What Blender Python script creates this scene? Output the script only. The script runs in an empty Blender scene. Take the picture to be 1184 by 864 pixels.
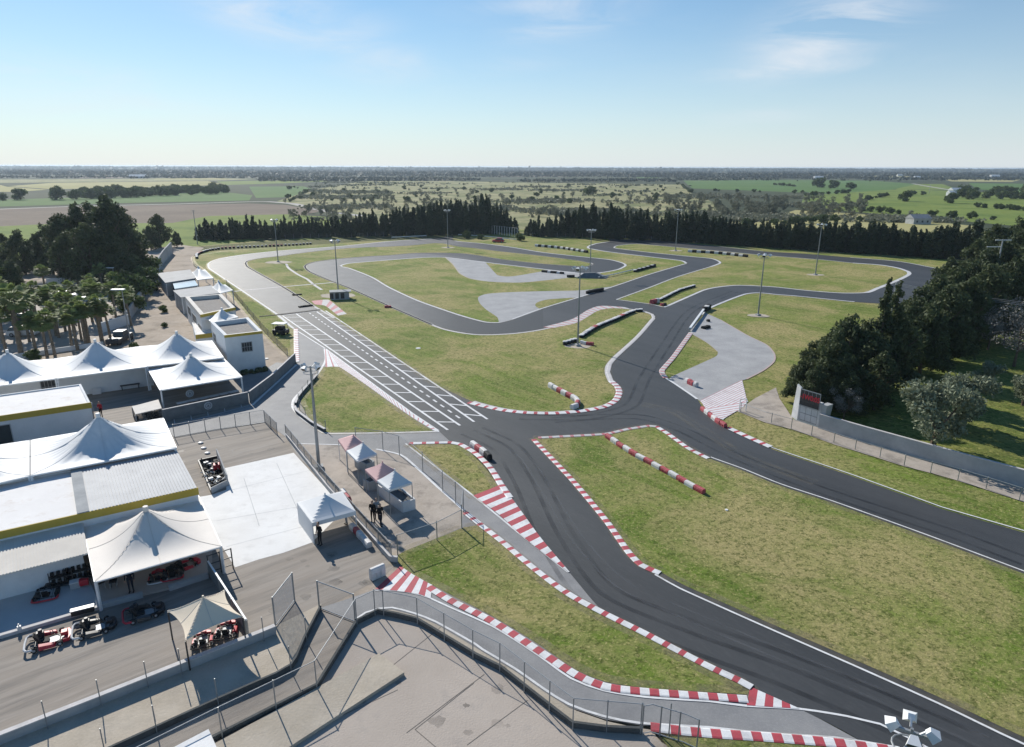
import bpy, bmesh, math, random
import numpy as np
from mathutils import Vector, Matrix
from mathutils.geometry import tessellate_polygon
random.seed(7); rng = np.random.default_rng(11)
scn = bpy.context.scene
COL = scn.collection
H = 25.0; F = 789.0; TH = math.atan((432-192.7)/F); ROLL = math.radians(0.17)
CAMM = Matrix.Rotation(math.pi/2-TH, 3, 'X') @ Matrix.Rotation(ROLL, 3, 'Z')
def ray(x, y): return CAMM @ Vector(((x-592)/F, -(y-432)/F, -1.0))
def P(x, y, z=0.0):
    d = ray(x, y); t = (z-H)/d.z
    return Vector((d.x*t, d.y*t, z))
def zat(X, Y, py):           # height above ground point (X,Y) seen at photo row py
    best = 0; lo, hi = -1.0, 24.0
    inv = CAMM.transposed()
    for _ in range(50):
        m = (lo+hi)/2; c = inv @ Vector((X, Y, m-H)); yy = 432 - F*c.y/(-c.z)
        if yy > py: lo = m
        else: hi = m
    return (lo+hi)/2
def ppm(x, y):               # photo pixels per metre at a ground point
    p = P(x, y); return F/ math.sqrt(p.y**2+H*H+p.x**2*0)
# ---------------------------------------------------------------- camera, world, sun
cam = bpy.data.cameras.new('camera'); cam.lens = 36*F/1184; cam.sensor_width = 36; cam.sensor_fit = 'HORIZONTAL'
cam.clip_start = 0.5; cam.clip_end = 60000
camo = bpy.data.objects.new('camera', cam); COL.objects.link(camo)
camo.matrix_world = Matrix.Translation((0, 0, H)) @ CAMM.to_4x4()
scn.camera = camo
SUN_AZ = math.radians(-33.5); SUN_EL = math.radians(31)
sd = Vector((math.sin(SUN_AZ)*math.cos(SUN_EL), math.cos(SUN_AZ)*math.cos(SUN_EL), math.sin(SUN_EL)))
sun = bpy.data.lights.new('sun', 'SUN'); sun.energy = 4.7; sun.angle = math.radians(0.5); sun.color = (1, 0.95, 0.865)
so = bpy.data.objects.new('sun', sun); COL.objects.link(so)
so.rotation_euler = sd.to_track_quat('Z', 'Y').to_euler(); so.location = (-300, 400, 300)
w = bpy.data.worlds.new('World'); scn.world = w; w.use_nodes = True
nt = w.node_tree; nt.nodes.clear()
def N(t, nt, **k):
    n = nt.nodes.new(t)
    for a, b in k.items():
        if a.startswith('i_'):
            n.inputs[int(a[2:]) if a[2:].isdigit() else a[2:].replace('_', ' ')].default_value = b
        else: setattr(n, a, b)
    return n
def L(nt, a, b): nt.links.new(a, b)
def M_(nt, op, a, b=None, c=None, clamp=False):
    n = nt.nodes.new('ShaderNodeMath'); n.operation = op; n.use_clamp = clamp
    for i, v in enumerate((a, b, c)):
        if v is None: continue
        if isinstance(v, (int, float)): n.inputs[i].default_value = v
        else: nt.links.new(v, n.inputs[i])
    return n.outputs[0]
out = N('ShaderNodeOutputWorld', nt); bg = N('ShaderNodeBackground', nt)
sky = N('ShaderNodeTexSky', nt, sky_type='NISHITA', sun_disc=False, sun_elevation=SUN_EL, sun_rotation=SUN_AZ, altitude=30, air_density=1.0, dust_density=0.12, ozone_density=3.2)
bg.inputs[1].default_value = 0.083
tc = N('ShaderNodeTexCoord', nt); sp = N('ShaderNodeSeparateXYZ', nt); L(nt, tc.outputs['Generated'], sp.inputs[0])
az = M_(nt, 'ARCTAN2', sp.outputs[0], sp.outputs[1]); el = M_(nt, 'ARCSINE', sp.outputs[2])
mp = N('ShaderNodeCombineXYZ', nt); L(nt, M_(nt, 'MULTIPLY', az, 1.6), mp.inputs[0]); L(nt, M_(nt, 'MULTIPLY', el, 7.0), mp.inputs[1])
no = N('ShaderNodeTexNoise', nt, i_Scale=3.2, i_Detail=8.0, i_Roughness=0.62, i_Distortion=0.7); L(nt, mp.outputs[0], no.inputs['Vector'])
# cirrus wisps: each a soft patch of sky broken up by noise
def sky_dir(x, y):
    d = ray(x, y).normalized(); return math.atan2(d.x, d.y), math.asin(d.z)
tot = None
for (x, y, wx, wy, st) in [(325, 18, 75, 20, 1.0), (440, 74, 60, 20, .5), (655, 32, 55, 14, .8), (640, 4, 80, 9, .6), (945, 44, 58, 30, 1.0), (1010, 14, 50, 18, .8), (60, 80, 90, 14, .3), (860, 138, 60, 8, .5), (90, 120, 160, 22, .35), (600, 75, 60, 9, .25), (900, 82, 90, 6, .5)]:
    a0, e0 = sky_dir(x, y); sa = wx/F; se = wy/F
    u = M_(nt, 'DIVIDE', M_(nt, 'SUBTRACT', az, a0), sa); v = M_(nt, 'DIVIDE', M_(nt, 'SUBTRACT', el, e0), se)
    v = M_(nt, 'SUBTRACT', v, M_(nt, 'MULTIPLY', u, -0.35 if x < 600 else 0.45))
    r2 = M_(nt, 'ADD', M_(nt, 'MULTIPLY', u, u), M_(nt, 'MULTIPLY', v, v))
    g = M_(nt, 'MULTIPLY', M_(nt, 'EXPONENT', M_(nt, 'MULTIPLY', r2, -1.0)), st)
    tot = g if tot is None else M_(nt, 'ADD', tot, g)
cl = M_(nt, 'MULTIPLY', M_(nt, 'SUBTRACT', no.outputs[0], 0.36), 2.6, clamp=True)
cl = M_(nt, 'MULTIPLY', M_(nt, 'MULTIPLY', cl, tot), 1.05, clamp=True)
no2 = N('ShaderNodeTexNoise', nt, i_Scale=1.3, i_Detail=6.0, i_Roughness=0.6); L(nt, mp.outputs[0], no2.inputs['Vector'])
veil = M_(nt, 'MULTIPLY', M_(nt, 'SUBTRACT', no2.outputs[0], 0.45), 0.35, clamp=True)
cl = M_(nt, 'MAXIMUM', cl, veil)
mx = N('ShaderNodeMix', nt, data_type='RGBA', blend_type='MIX'); L(nt, cl, mx.inputs[0]); hs_ = N('ShaderNodeHueSaturation', nt); hs_.inputs['Saturation'].default_value = 1.2; gb = N('ShaderNodeMix', nt, data_type='RGBA', blend_type='MULTIPLY'); gb.inputs[0].default_value = 1.0; gb.inputs[7].default_value = (.93, 1.04, 1.05, 1); L(nt, sky.outputs[0], gb.inputs[6]); L(nt, gb.outputs[2], hs_.inputs['Color']); L(nt, hs_.outputs[0], mx.inputs[6]); mx.inputs[7].default_value = (9, 9.2, 9.4, 1)
hz = M_(nt, 'MULTIPLY', M_(nt, 'EXPONENT', M_(nt, 'MULTIPLY', M_(nt, 'MAXIMUM', el, 0.0), -6.5)), 0.8)   # milky air low over the plain
mh = N('ShaderNodeMix', nt, data_type='RGBA', blend_type='MIX'); L(nt, hz, mh.inputs[0]); L(nt, mx.outputs[2], mh.inputs[6]); mh.inputs[7].default_value = (7.3, 8.0, 9.0, 1)
L(nt, mh.outputs[2], bg.inputs[0]); L(nt, bg.outputs[0], out.inputs[0])
vs = scn.view_settings; vs.view_transform = 'Standard'; vs.look = 'None'; vs.gamma = 1; vs.use_curve_mapping = False; vs.exposure = 0.26
scn.render.engine = 'CYCLES'
YA = 0.70
# ---------------------------------------------------------------- materials
def mat(name, col, rough=0.8, spec=0.3, metal=0.0, var=0.0, vscale=1.0, bump=0.0, bscale=20.0, col2=None, detail=5, emit=None, coords='Object', stretch=None, var3=None):
    m = bpy.data.materials.new(name); m.use_nodes = True; nt = m.node_tree; b = nt.nodes['Principled BSDF']
    b.inputs['Base Color'].default_value = (*col, 1); b.inputs['Roughness'].default_value = rough
    b.inputs['Specular IOR Level'].default_value = spec; b.inputs['Metallic'].default_value = metal
    if var or col2 or bump:
        geo = N('ShaderNodeNewGeometry', nt) if coords == 'World' else N('ShaderNodeTexCoord', nt)
        vec = geo.outputs['Position'] if coords == 'World' else geo.outputs['Object']
        if stretch:
            mpn = N('ShaderNodeMapping', nt); mpn.vector_type = 'TEXTURE'; mpn.inputs['Rotation'].default_value = (0, 0, stretch[0]); mpn.inputs['Scale'].default_value = (stretch[1], stretch[2], 1)
            L(nt, vec, mpn.inputs[0]); vec = mpn.outputs[0]
    if var or col2:
        c2 = col2 or tuple(min(1, c*(1+var)) for c in col); c1 = col if col2 else tuple(c*(1-var) for c in col)
        n1 = N('ShaderNodeTexNoise', nt, i_Scale=vscale, i_Detail=float(detail), i_Roughness=0.65); L(nt, vec, n1.inputs['Vector'])
        r = N('ShaderNodeMapRange', nt, i_1=0.35, i_2=0.65); L(nt, n1.outputs[0], r.inputs[0])
        mxx = N('ShaderNodeMix', nt, data_type='RGBA'); L(nt, r.outputs[0], mxx.inputs[0]); mxx.inputs[6].default_value = (*c1, 1); mxx.inputs[7].default_value = (*c2, 1)
        res = mxx.outputs[2]
        if var3:
            for (sc, lo, hi, c3, amt) in var3:
                n3 = N('ShaderNodeTexNoise', nt, i_Scale=sc, i_Detail=6.0, i_Roughness=0.7); L(nt, vec, n3.inputs['Vector'])
                r3 = N('ShaderNodeMapRange', nt, i_1=lo, i_2=hi, i_3=0.0, i_4=amt); L(nt, n3.outputs[0], r3.inputs[0])
                m3 = N('ShaderNodeMix', nt, data_type='RGBA'); L(nt, r3.outputs[0], m3.inputs[0]); L(nt, res, m3.inputs[6]); m3.inputs[7].default_value = (*c3, 1); res = m3.outputs[2]
        L(nt, res, b.inputs['Base Color'])
    if bump:
        n2 = N('ShaderNodeTexNoise', nt, i_Scale=bscale, i_Detail=4.0); L(nt, vec, n2.inputs['Vector'])
        bp = N('ShaderNodeBump', nt, i_Strength=bump, i_Distance=0.05); L(nt, n2.outputs[0], bp.inputs['Height']); L(nt, bp.outputs[0], b.inputs['Normal'])
    if emit:
        b.inputs['Emission Color'].default_value = (*emit[0], 1); b.inputs['Emission Strength'].default_value = emit[1]
    return m
def grass_mat(name, green, dry, dark, drylo, dryhi, fine=3.0):
    m = bpy.data.materials.new(name); m.use_nodes = True; nt = m.node_tree; b = nt.nodes['Principled BSDF']
    b.inputs['Roughness'].default_value = 0.9; b.inputs['Specular IOR Level'].default_value = 0.12
    g = N('ShaderNodeNewGeometry', nt); v = g.outputs['Position']
    def noise(sc, det=6.0, rg=0.65, vec=v, dist=0.0):
        n = N('ShaderNodeTexNoise', nt, i_Scale=sc, i_Detail=det, i_Roughness=rg, i_Distortion=dist); L(nt, vec, n.inputs['Vector']); return n.outputs[0]
    def mr(x, a, b_, c=0.0, d=1.0):
        r = N('ShaderNodeMapRange', nt, i_1=a, i_2=b_, i_3=c, i_4=d); L(nt, x, r.inputs[0]); return r.outputs[0]
    def mixc(f, a, c):
        q = N('ShaderNodeMix', nt, data_type='RGBA'); L(nt, f, q.inputs[0])
        if isinstance(a, tuple): q.inputs[6].default_value = (*a, 1)
        else: L(nt, a, q.inputs[6])
        q.inputs[7].default_value = (*c, 1); return q.outputs[2]
    mpn = N('ShaderNodeMapping', nt); mpn.vector_type = 'TEXTURE'; mpn.inputs['Rotation'].default_value = (0, 0, -0.86); mpn.inputs['Scale'].default_value = (12, 1.1, 1); L(nt, v, mpn.inputs[0])
    c = mixc(mr(noise(0.10, 5.0), 0.38, 0.62), green, dark)
    c = mixc(mr(noise(0.075, 8.0, 0.72, dist=0.6), drylo, dryhi, 0, 0.85), c, dry)
    c = mixc(mr(noise(1.0, 6.0, 0.7, mpn.outputs[0]), 0.46, 0.6, 0, 0.55), c, tuple(x*0.62+y*0.38 for x, y in zip(dry, green)))
    c = mixc(mr(noise(fine, 5.0, 0.8), 0.48, 0.62, 0, 0.85), c, tuple(x*0.34 for x in green))
    c = mixc(mr(noise(1.1, 6.0, 0.8, dist=0.4), 0.50, 0.64, 0, 0.55), c, tuple(x*0.55+y*0.25 for x, y in zip(green, dry)))
    c = mixc(mr(noise(fine*1.7, 4.0, 0.8), 0.54, 0.68, 0, 0.65), c, tuple(min(1, x*1.5) for x in dry))
    L(nt, c, b.inputs['Base Color'])
    n2 = noise(5.0, 6.0, 0.8); bp = N('ShaderNodeBump', nt, i_Strength=0.9, i_Distance=0.12); L(nt, n2, bp.inputs['Height']); L(nt, bp.outputs[0], b.inputs['Normal'])
    return m
def leaf_mat(name, c1, c2, tr=0.25):
    m = bpy.data.materials.new(name); m.use_nodes = True; nt = m.node_tree; b = nt.nodes['Principled BSDF']
    g = N('ShaderNodeNewGeometry', nt); oi = N('ShaderNodeObjectInfo', nt)
    f = M_(nt, 'ADD', M_(nt, 'MULTIPLY', g.outputs['Random Per Island'], 0.65), M_(nt, 'MULTIPLY', oi.outputs['Random'], 0.35))
    q = N('ShaderNodeMix', nt, data_type='RGBA'); L(nt, f, q.inputs[0]); q.inputs[6].default_value = (*c1, 1); q.inputs[7].default_value = (*c2, 1)
    L(nt, q.outputs[2], b.inputs['Base Color']); b.inputs['Roughness'].default_value = 0.7; b.inputs['Specular IOR Level'].default_value = 0.25
    t = N('ShaderNodeBsdfTranslucent', nt); L(nt, q.outputs[2], t.inputs[0])
    ms = N('ShaderNodeMixShader', nt); ms.inputs[0].default_value = tr; L(nt, b.outputs[0], ms.inputs[1]); L(nt, t.outputs[0], ms.inputs[2])
    L(nt, ms.outputs[0], nt.nodes['Material Output'].inputs[0]); return m
def mesh_mat(name, col, opac, nsc=6.0):
    m = bpy.data.materials.new(name); m.use_nodes = True; nt = m.node_tree; b = nt.nodes['Principled BSDF']
    b.inputs['Base Color'].default_value = (*col, 1); b.inputs['Roughness'].default_value = 0.5; b.inputs['Metallic'].default_value = 0.3
    t = N('ShaderNodeBsdfTransparent', nt); ms = N('ShaderNodeMixShader', nt)
    g = N('ShaderNodeNewGeometry', nt)
    no = N('ShaderNodeTexNoise', nt, i_Scale=nsc, i_Detail=3.0); L(nt, g.outputs['Position'], no.inputs['Vector'])
    L(nt, M_(nt, 'MULTIPLY', M_(nt, 'ADD', no.outputs[0], 0.5) if nsc > 1 else M_(nt, 'MULTIPLY', M_(nt, 'SUBTRACT', no.outputs[0], 0.3), 3.0), opac, clamp=True), ms.inputs[0])
    L(nt, t.outputs[0], ms.inputs[1]); L(nt, b.outputs[0], ms.inputs[2]); L(nt, ms.outputs[0], nt.nodes['Material Output'].inputs[0]); return m
MT = dict(
 asphalt=mat('asphalt_dark', (.037, .040, .043), .6, .33, col2=(.05, .053, .056), vscale=.25, bump=.35, bscale=30, coords='World', detail=8, stretch=(-.86, 6, 1.0), var3=[(.12, .45, .62, (.07, .072, .075), .55), (9.0, .5, .75, (.10, .10, .10), .4)]),
 old=mat('asphalt_aged', (.17, .172, .178), .55, .42, col2=(.23, .23, .235), vscale=.3, bump=.3, bscale=25, coords='World', detail=8, var3=[(6.0, .5, .75, (.32, .32, .32), .4), (.9, .55, .75, (.12, .12, .125), .5)]),
 pit=mat('asphalt_pit', (.215, .215, .22), .7, .3, col2=(.275, .272, .27), vscale=.5, bump=.3, bscale=25, coords='World', detail=8, var3=[(8.0, .5, .75, (.36, .36, .36), .45), (.22, .5, .7, (.17, .17, .175), .5)]),
 run=mat('runoff_gravel', (.33, .33, .335), .85, .2, col2=(.42, .42, .42), vscale=.35, bump=.5, bscale=12, coords='World', detail=9, var3=[(5.0, .5, .7, (.24, .24, .245), .5)]),
 yard=mat('yard_paving', (.262, .226, .19), .8, .25, col2=(.32, .283, .245), vscale=.5, bump=.25, bscale=14, coords='World', detail=9, stretch=(YA, 9, .8), var3=[(.9, .46, .64, (.165, .15, .135), .75), (2.5, .5, .7, (.37, .335, .3), .5)]),
 slab=mat('concrete_slab', (.4, .345, .295), .85, .2, col2=(.46, .4, .345), vscale=.25, bump=.3, bscale=10, coords='World', detail=9, var3=[(.5, .55, .75, (.26, .235, .215), .55), (9, .5, .75, (.45, .42, .39), .35)]),
 sand=mat('sandy_concrete', (.42, .365, .29), .9, .15, col2=(.5, .44, .36), vscale=.6, bump=.4, bscale=9, coords='World', detail=9, var3=[(.4, .5, .7, (.3, .27, .23), .6), (8, .5, .75, (.6, .54, .46), .4)]),
 paddock=mat('paddock_concrete', (.38, .33, .28), .9, .15, col2=(.48, .42, .36), vscale=.5, bump=.3, bscale=9, coords='World', detail=9, var3=[(.45, .5, .62, (.25, .22, .19), .75), (6, .5, .7, (.55, .5, .45), .4)]),
 white_con=mat('pale_concrete', (.74, .73, .71), .75, .25, col2=(.8, .795, .78), vscale=.4, bump=.15, bscale=8, coords='World', detail=8, var3=[(1.1, .52, .72, (.6, .59, .57), .6), (.25, .5, .68, (.66, .65, .63), .6), (12, .56, .75, (.5, .49, .47), .4)]),
 bay=mat('bay_floor', (.42, .43, .43), .7, .3, col2=(.48, .49, .49), vscale=.5, coords='World', detail=6),
 dirt=mat('dirt_yard', (.36, .3, .24), .95, .1, col2=(.46, .39, .32), vscale=.2, bump=.5, bscale=4, coords='World', detail=10, var3=[(.25, .52, .66, (.18, .155, .125), .7), (2.0, .52, .7, (.56, .5, .43), .6)]),
 sandpile=mat('sand', (.46, .38, .29), .95, .1, col2=(.54, .45, .36), vscale=.3, bump=.5, bscale=4, coords='World'),
 white_paint=mat('white_paint', (.78, .78, .78), .6, .3, col2=(.66, .66, .66), vscale=3, coords='World', detail=8, var3=[(14, .52, .72, (.42, .42, .42), .5), (.7, .5, .68, (.42, .41, .4), .55)]),
 worn_paint=mat('worn_white_paint', (.66, .66, .66), .7, .3, col2=(.5, .5, .51), vscale=1.2, coords='World', detail=8, var3=[(10, .5, .7, (.3, .3, .3), .5)]),
 red_paint=mat('red_paint', (.48, .07, .09), .6, .3, col2=(.4, .065, .08), vscale=3, coords='World', detail=8, var3=[(12, .52, .72, (.42, .22, .22), .5), (.7, .5, .68, (.2, .07, .075), .45)]),
 pink_paint=mat('faded_red_paint', (.48, .13, .15), .7, .3, col2=(.52, .25, .26), vscale=3, coords='World', detail=8, var3=[(10, .5, .75, (.6, .55, .55), .5)]),
 pale_kerb=mat('pale_kerb', (.6, .58, .57), .75, .25, col2=(.48, .47, .46), vscale=2, coords='World', detail=8, var3=[(8, .52, .7, (.55, .38, .37), .35)]),
 white_wall=mat('white_render', (.72, .73, .73), .85, .2, var=.05, vscale=.6, bump=.1, bscale=6, var3=[(.35, .55, .75, (.55, .55, .54), .35)]),
 cream_wall=mat('cream_render', (.7, .66, .6), .85, .2, var=.06, vscale=.7),
 wall_con=mat('wall_concrete', (.42, .43, .43), .9, .15, col2=(.33, .34, .345), vscale=.7, bump=.3, bscale=6, coords='World', detail=8, var3=[(.3, .5, .7, (.52, .52, .51), .6)]),
 dark_con_shade=mat('dark_concrete_and_shade', (.09, .095, .095), .9, .15, var=.2, vscale=1.5, coords='World'),
 yellow=mat('ochre_paint', (.46, .33, .05), .7, .3, col2=(.5, .37, .07), vscale=1.5, var3=[(6, .55, .72, (.3, .3, .08), .4)]),
 gravel=mat('roof_gravel', (.27, .25, .23), .95, .1, col2=(.38, .355, .325), vscale=4, bump=.6, bscale=6, var3=[(.5, .5, .7, (.2, .19, .18), .5)]),
 white_roof=mat('white_roof_coat', (.76, .74, .72), .8, .2, col2=(.82, .8, .78), vscale=.5, bump=.1, bscale=3, var3=[(.9, .54, .7, (.6, .53, .47), .6), (5, .55, .75, (.68, .64, .6), .4)]),
 canvas=mat('white_membrane', (.74, .745, .74), .6, .25, var=.02, vscale=.8, bump=.06, bscale=1.2),
 canvas_beige=mat('cream_membrane', (.78, .72, .65), .65, .2, var=.03, vscale=.8, bump=.08, bscale=1.2, var3=[(.5, .55, .75, (.66, .59, .52), .3)]),
 canvas_pink=mat('faded_red_canvas', (.6, .4, .39), .8, .15, var=.1, vscale=.8),
 canvas_pale=mat('pale_pink_canvas', (.76, .68, .66), .8, .15, var=.06, vscale=.8),
 metal=mat('galvanised', (.36, .375, .385), .6, .4, .3, var=.1, vscale=2),
 steel=mat('pole_grey', (.3, .315, .32), .5, .4, .4, var=.12, vscale=1),
 whitemetal=mat('white_metal', (.75, .76, .76), .5, .4, var=.04, vscale=2),
 darkmetal=mat('dark_metal', (.05, .052, .055), .5, .4, .3, var=.2, vscale=3),
 lampface=mat('lamp_glass', (.03, .03, .035), .15, .6),
 black=mat('black_rubber', (.02, .02, .021), .75, .3, var=.25, vscale=6, bump=.3, bscale=15),
 blackp=mat('black_plastic', (.025, .025, .027), .35, .5),
 red=mat('red_plastic', (.5, .03, .045), .45, .4, var=.1, vscale=5),
 redb=mat('red_barrier_plastic', (.46, .075, .09), .6, .3, col2=(.34, .06, .07), vscale=2, var3=[(6, .5, .7, (.58, .36, .34), .5)]),
 whiteb=mat('white_barrier_plastic', (.74, .72, .7), .6, .3, col2=(.6, .58, .56), vscale=2, var3=[(6, .55, .72, (.4, .38, .36), .4)]),
 white=mat('white_plastic', (.62, .62, .62), .4, .4, var=.04, vscale=5),
 silver=mat('silver_paint', (.3, .31, .32), .45, .5, .3),
 roofmetal=mat('roof_sheet', (.5, .51, .52), .7, .3, col2=(.42, .43, .445), vscale=.6, var3=[(3, .55, .75, (.36, .34, .32), .3)]),
 bluep=mat('blue_paint', (.1, .2, .4), .35, .5),
 glass=mat('dark_glass', (.02, .025, .03), .08, .6),
 blue_shade_roof=mat('roof_shade_blue', (.3, .42, .5), .25, .5, var=.1, vscale=1),
 window=mat('window_grille', (.03, .035, .04), .4, .5, var=.3, vscale=6),
 door=mat('dark_door', (.03, .045, .05), .5, .4, var=.1, vscale=2),
 bark=mat('bark', (.13, .1, .075), .95, .1, var=.3, vscale=3, bump=.6, bscale=8),
 palmbark=mat('palm_bark', (.2, .165, .125), .95, .1, var=.3, vscale=5, bump=.6, bscale=10),
 skin=mat('skin', (.5, .3, .21), .55, .35), hair=mat('hair', (.03, .022, .018), .7, .3),
 navy=mat('navy_cloth', (.018, .022, .035), .85, .2, var=.2, vscale=8), blackcloth=mat('black_cloth', (.016, .016, .018), .85, .2, var=.2, vscale=8),
 greycloth=mat('grey_cloth', (.3, .31, .33), .85, .2, var=.1, vscale=8), khaki=mat('khaki_cloth', (.45, .38, .28), .85, .2, var=.1, vscale=8),
 redcloth=mat('red_cloth', (.42, .03, .04), .85, .2, var=.1, vscale=8), bluecloth=mat('blue_cloth', (.08, .13, .25), .85, .2, var=.1, vscale=8),
 led=mat('led_red', (.45, .04, .06), .5, .3, emit=((1, .05, .08), .06)), canvas_sand=mat('sand_membrane', (.86, .73, .56), .6, .2, var=.03, vscale=.8, bump=.08, bscale=1.2), roofgrey=mat('roof_sheet_grey', (.33, .34, .35), .75, .25, col2=(.26, .27, .28), vscale=.5), joint=mat('joint_filler', (.19, .17, .15), .9, .1), board=mat('board_dark', (.06, .055, .055), .5, .4, var=.3, vscale=5),
 emblem=mat('emblem_grey', (.42, .44, .46), .6, .3, var=.2, vscale=8),
 panel=mat('grey_fence_panel', (.16, .17, .175), .7, .3, var=.15, vscale=1.5, bump=.2, bscale=5),
 verge=mesh_mat('dusty_verge', (.36, .3, .19), .3, .9), rubber_mark=mesh_mat('rubber_mark', (.016, .016, .018), .3, .35), pale_mark=mesh_mat('pale_mark', (.22, .22, .22), .25, .4), dust_mark=mesh_mat('dust_mark', (.36, .31, .22), .16, .5),
 fence=mesh_mat('chain_link', (.2, .21, .21), .12), darknet=mesh_mat('dark_net', (.05, .055, .055), .55), whitenet=mesh_mat('pale_net', (.6, .62, .64), .5),
 grass=grass_mat('grass_infield', (.178, .245, .04), (.43, .35, .165), (.12, .185, .028), .44, .58),
 grass2=grass_mat('grass_wild', (.16, .21, .04), (.33, .3, .1), (.09, .13, .025), .5, .7, 1.5),
 shade_scrub=mat('shaded_scrub_ground', (.10, .12, .04), .95, .1, col2=(.16, .15, .075), vscale=.3, bump=.6, bscale=3, coords='World', detail=9),
)
def scol(name, a, b, sc, extra=None, bump=.8): return mat(name, a, .95, .1, col2=b, vscale=sc, bump=bump, bscale=.5, coords='World', detail=10, var3=extra)
MT['plain'] = scol('far_plain', (.045, .06, .035), (.08, .09, .05), .004, [(.0015, .54, .62, (.2, .19, .11), .5), (.02, .5, .7, (.05, .065, .035), .7)])
MT['f_green'] = scol('field_green', (.085, .16, .045), (.11, .19, .055), .012, [(.01, .5, .6, (.14, .19, .07), .5), (.15, .5, .7, (.07, .12, .035), .5)])
MT['f_bright'] = scol('field_bright_green', (.16, .22, .045), (.2, .24, .06), .02, [(.025, .5, .6, (.1, .16, .035), .7), (.2, .5, .7, (.1, .14, .03), .5)])
MT['f_brown'] = scol('field_ploughed', (.17, .135, .105), (.22, .175, .135), .02, [(.3, .5, .7, (.12, .1, .08), .5)])
MT['f_pale'] = scol('field_dry_grass', (.3, .285, .15), (.4, .36, .2), .02, [(.03, .46, .6, (.15, .18, .07), .85), (.11, .5, .62, (.13, .14, .06), .7), (.5, .5, .7, (.2, .2, .1), .5)])
MT['f_yellow'] = scol('field_straw', (.33, .31, .13), (.4, .36, .17), .01, [(.1, .5, .7, (.22, .24, .08), .5)])
MT['f_road'] = mat('farm_road', (.42, .4, .37), .9, .1, var=.08, vscale=.05, coords='World')
MT['lf_cyp'] = leaf_mat('foliage_cypress', (.028, .048, .03), (.07, .095, .045), .2)
MT['lf_dark'] = leaf_mat('foliage_evergreen', (.035, .055, .028), (.12, .145, .06), .24)
MT['lf_scrub'] = leaf_mat('foliage_scrub', (.12, .135, .09), (.27, .27, .19), .25)
MT['lf_green'] = leaf_mat('foliage_green', (.05, .085, .025), (.11, .15, .045), .25)
MT['lf_olive'] = leaf_mat('foliage_olive', (.13, .155, .1), (.27, .3, .2), .2)
MT['lf_palm'] = leaf_mat('foliage_palm', (.14, .19, .05), (.3, .36, .13), .35)
MT['lf_far'] = leaf_mat('foliage_far_wood', (.022, .036, .024), (.05, .066, .036), .1)
MT['lf_bare'] = leaf_mat('twigs_grey', (.17, .165, .15), (.28, .275, .25), .1)
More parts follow.
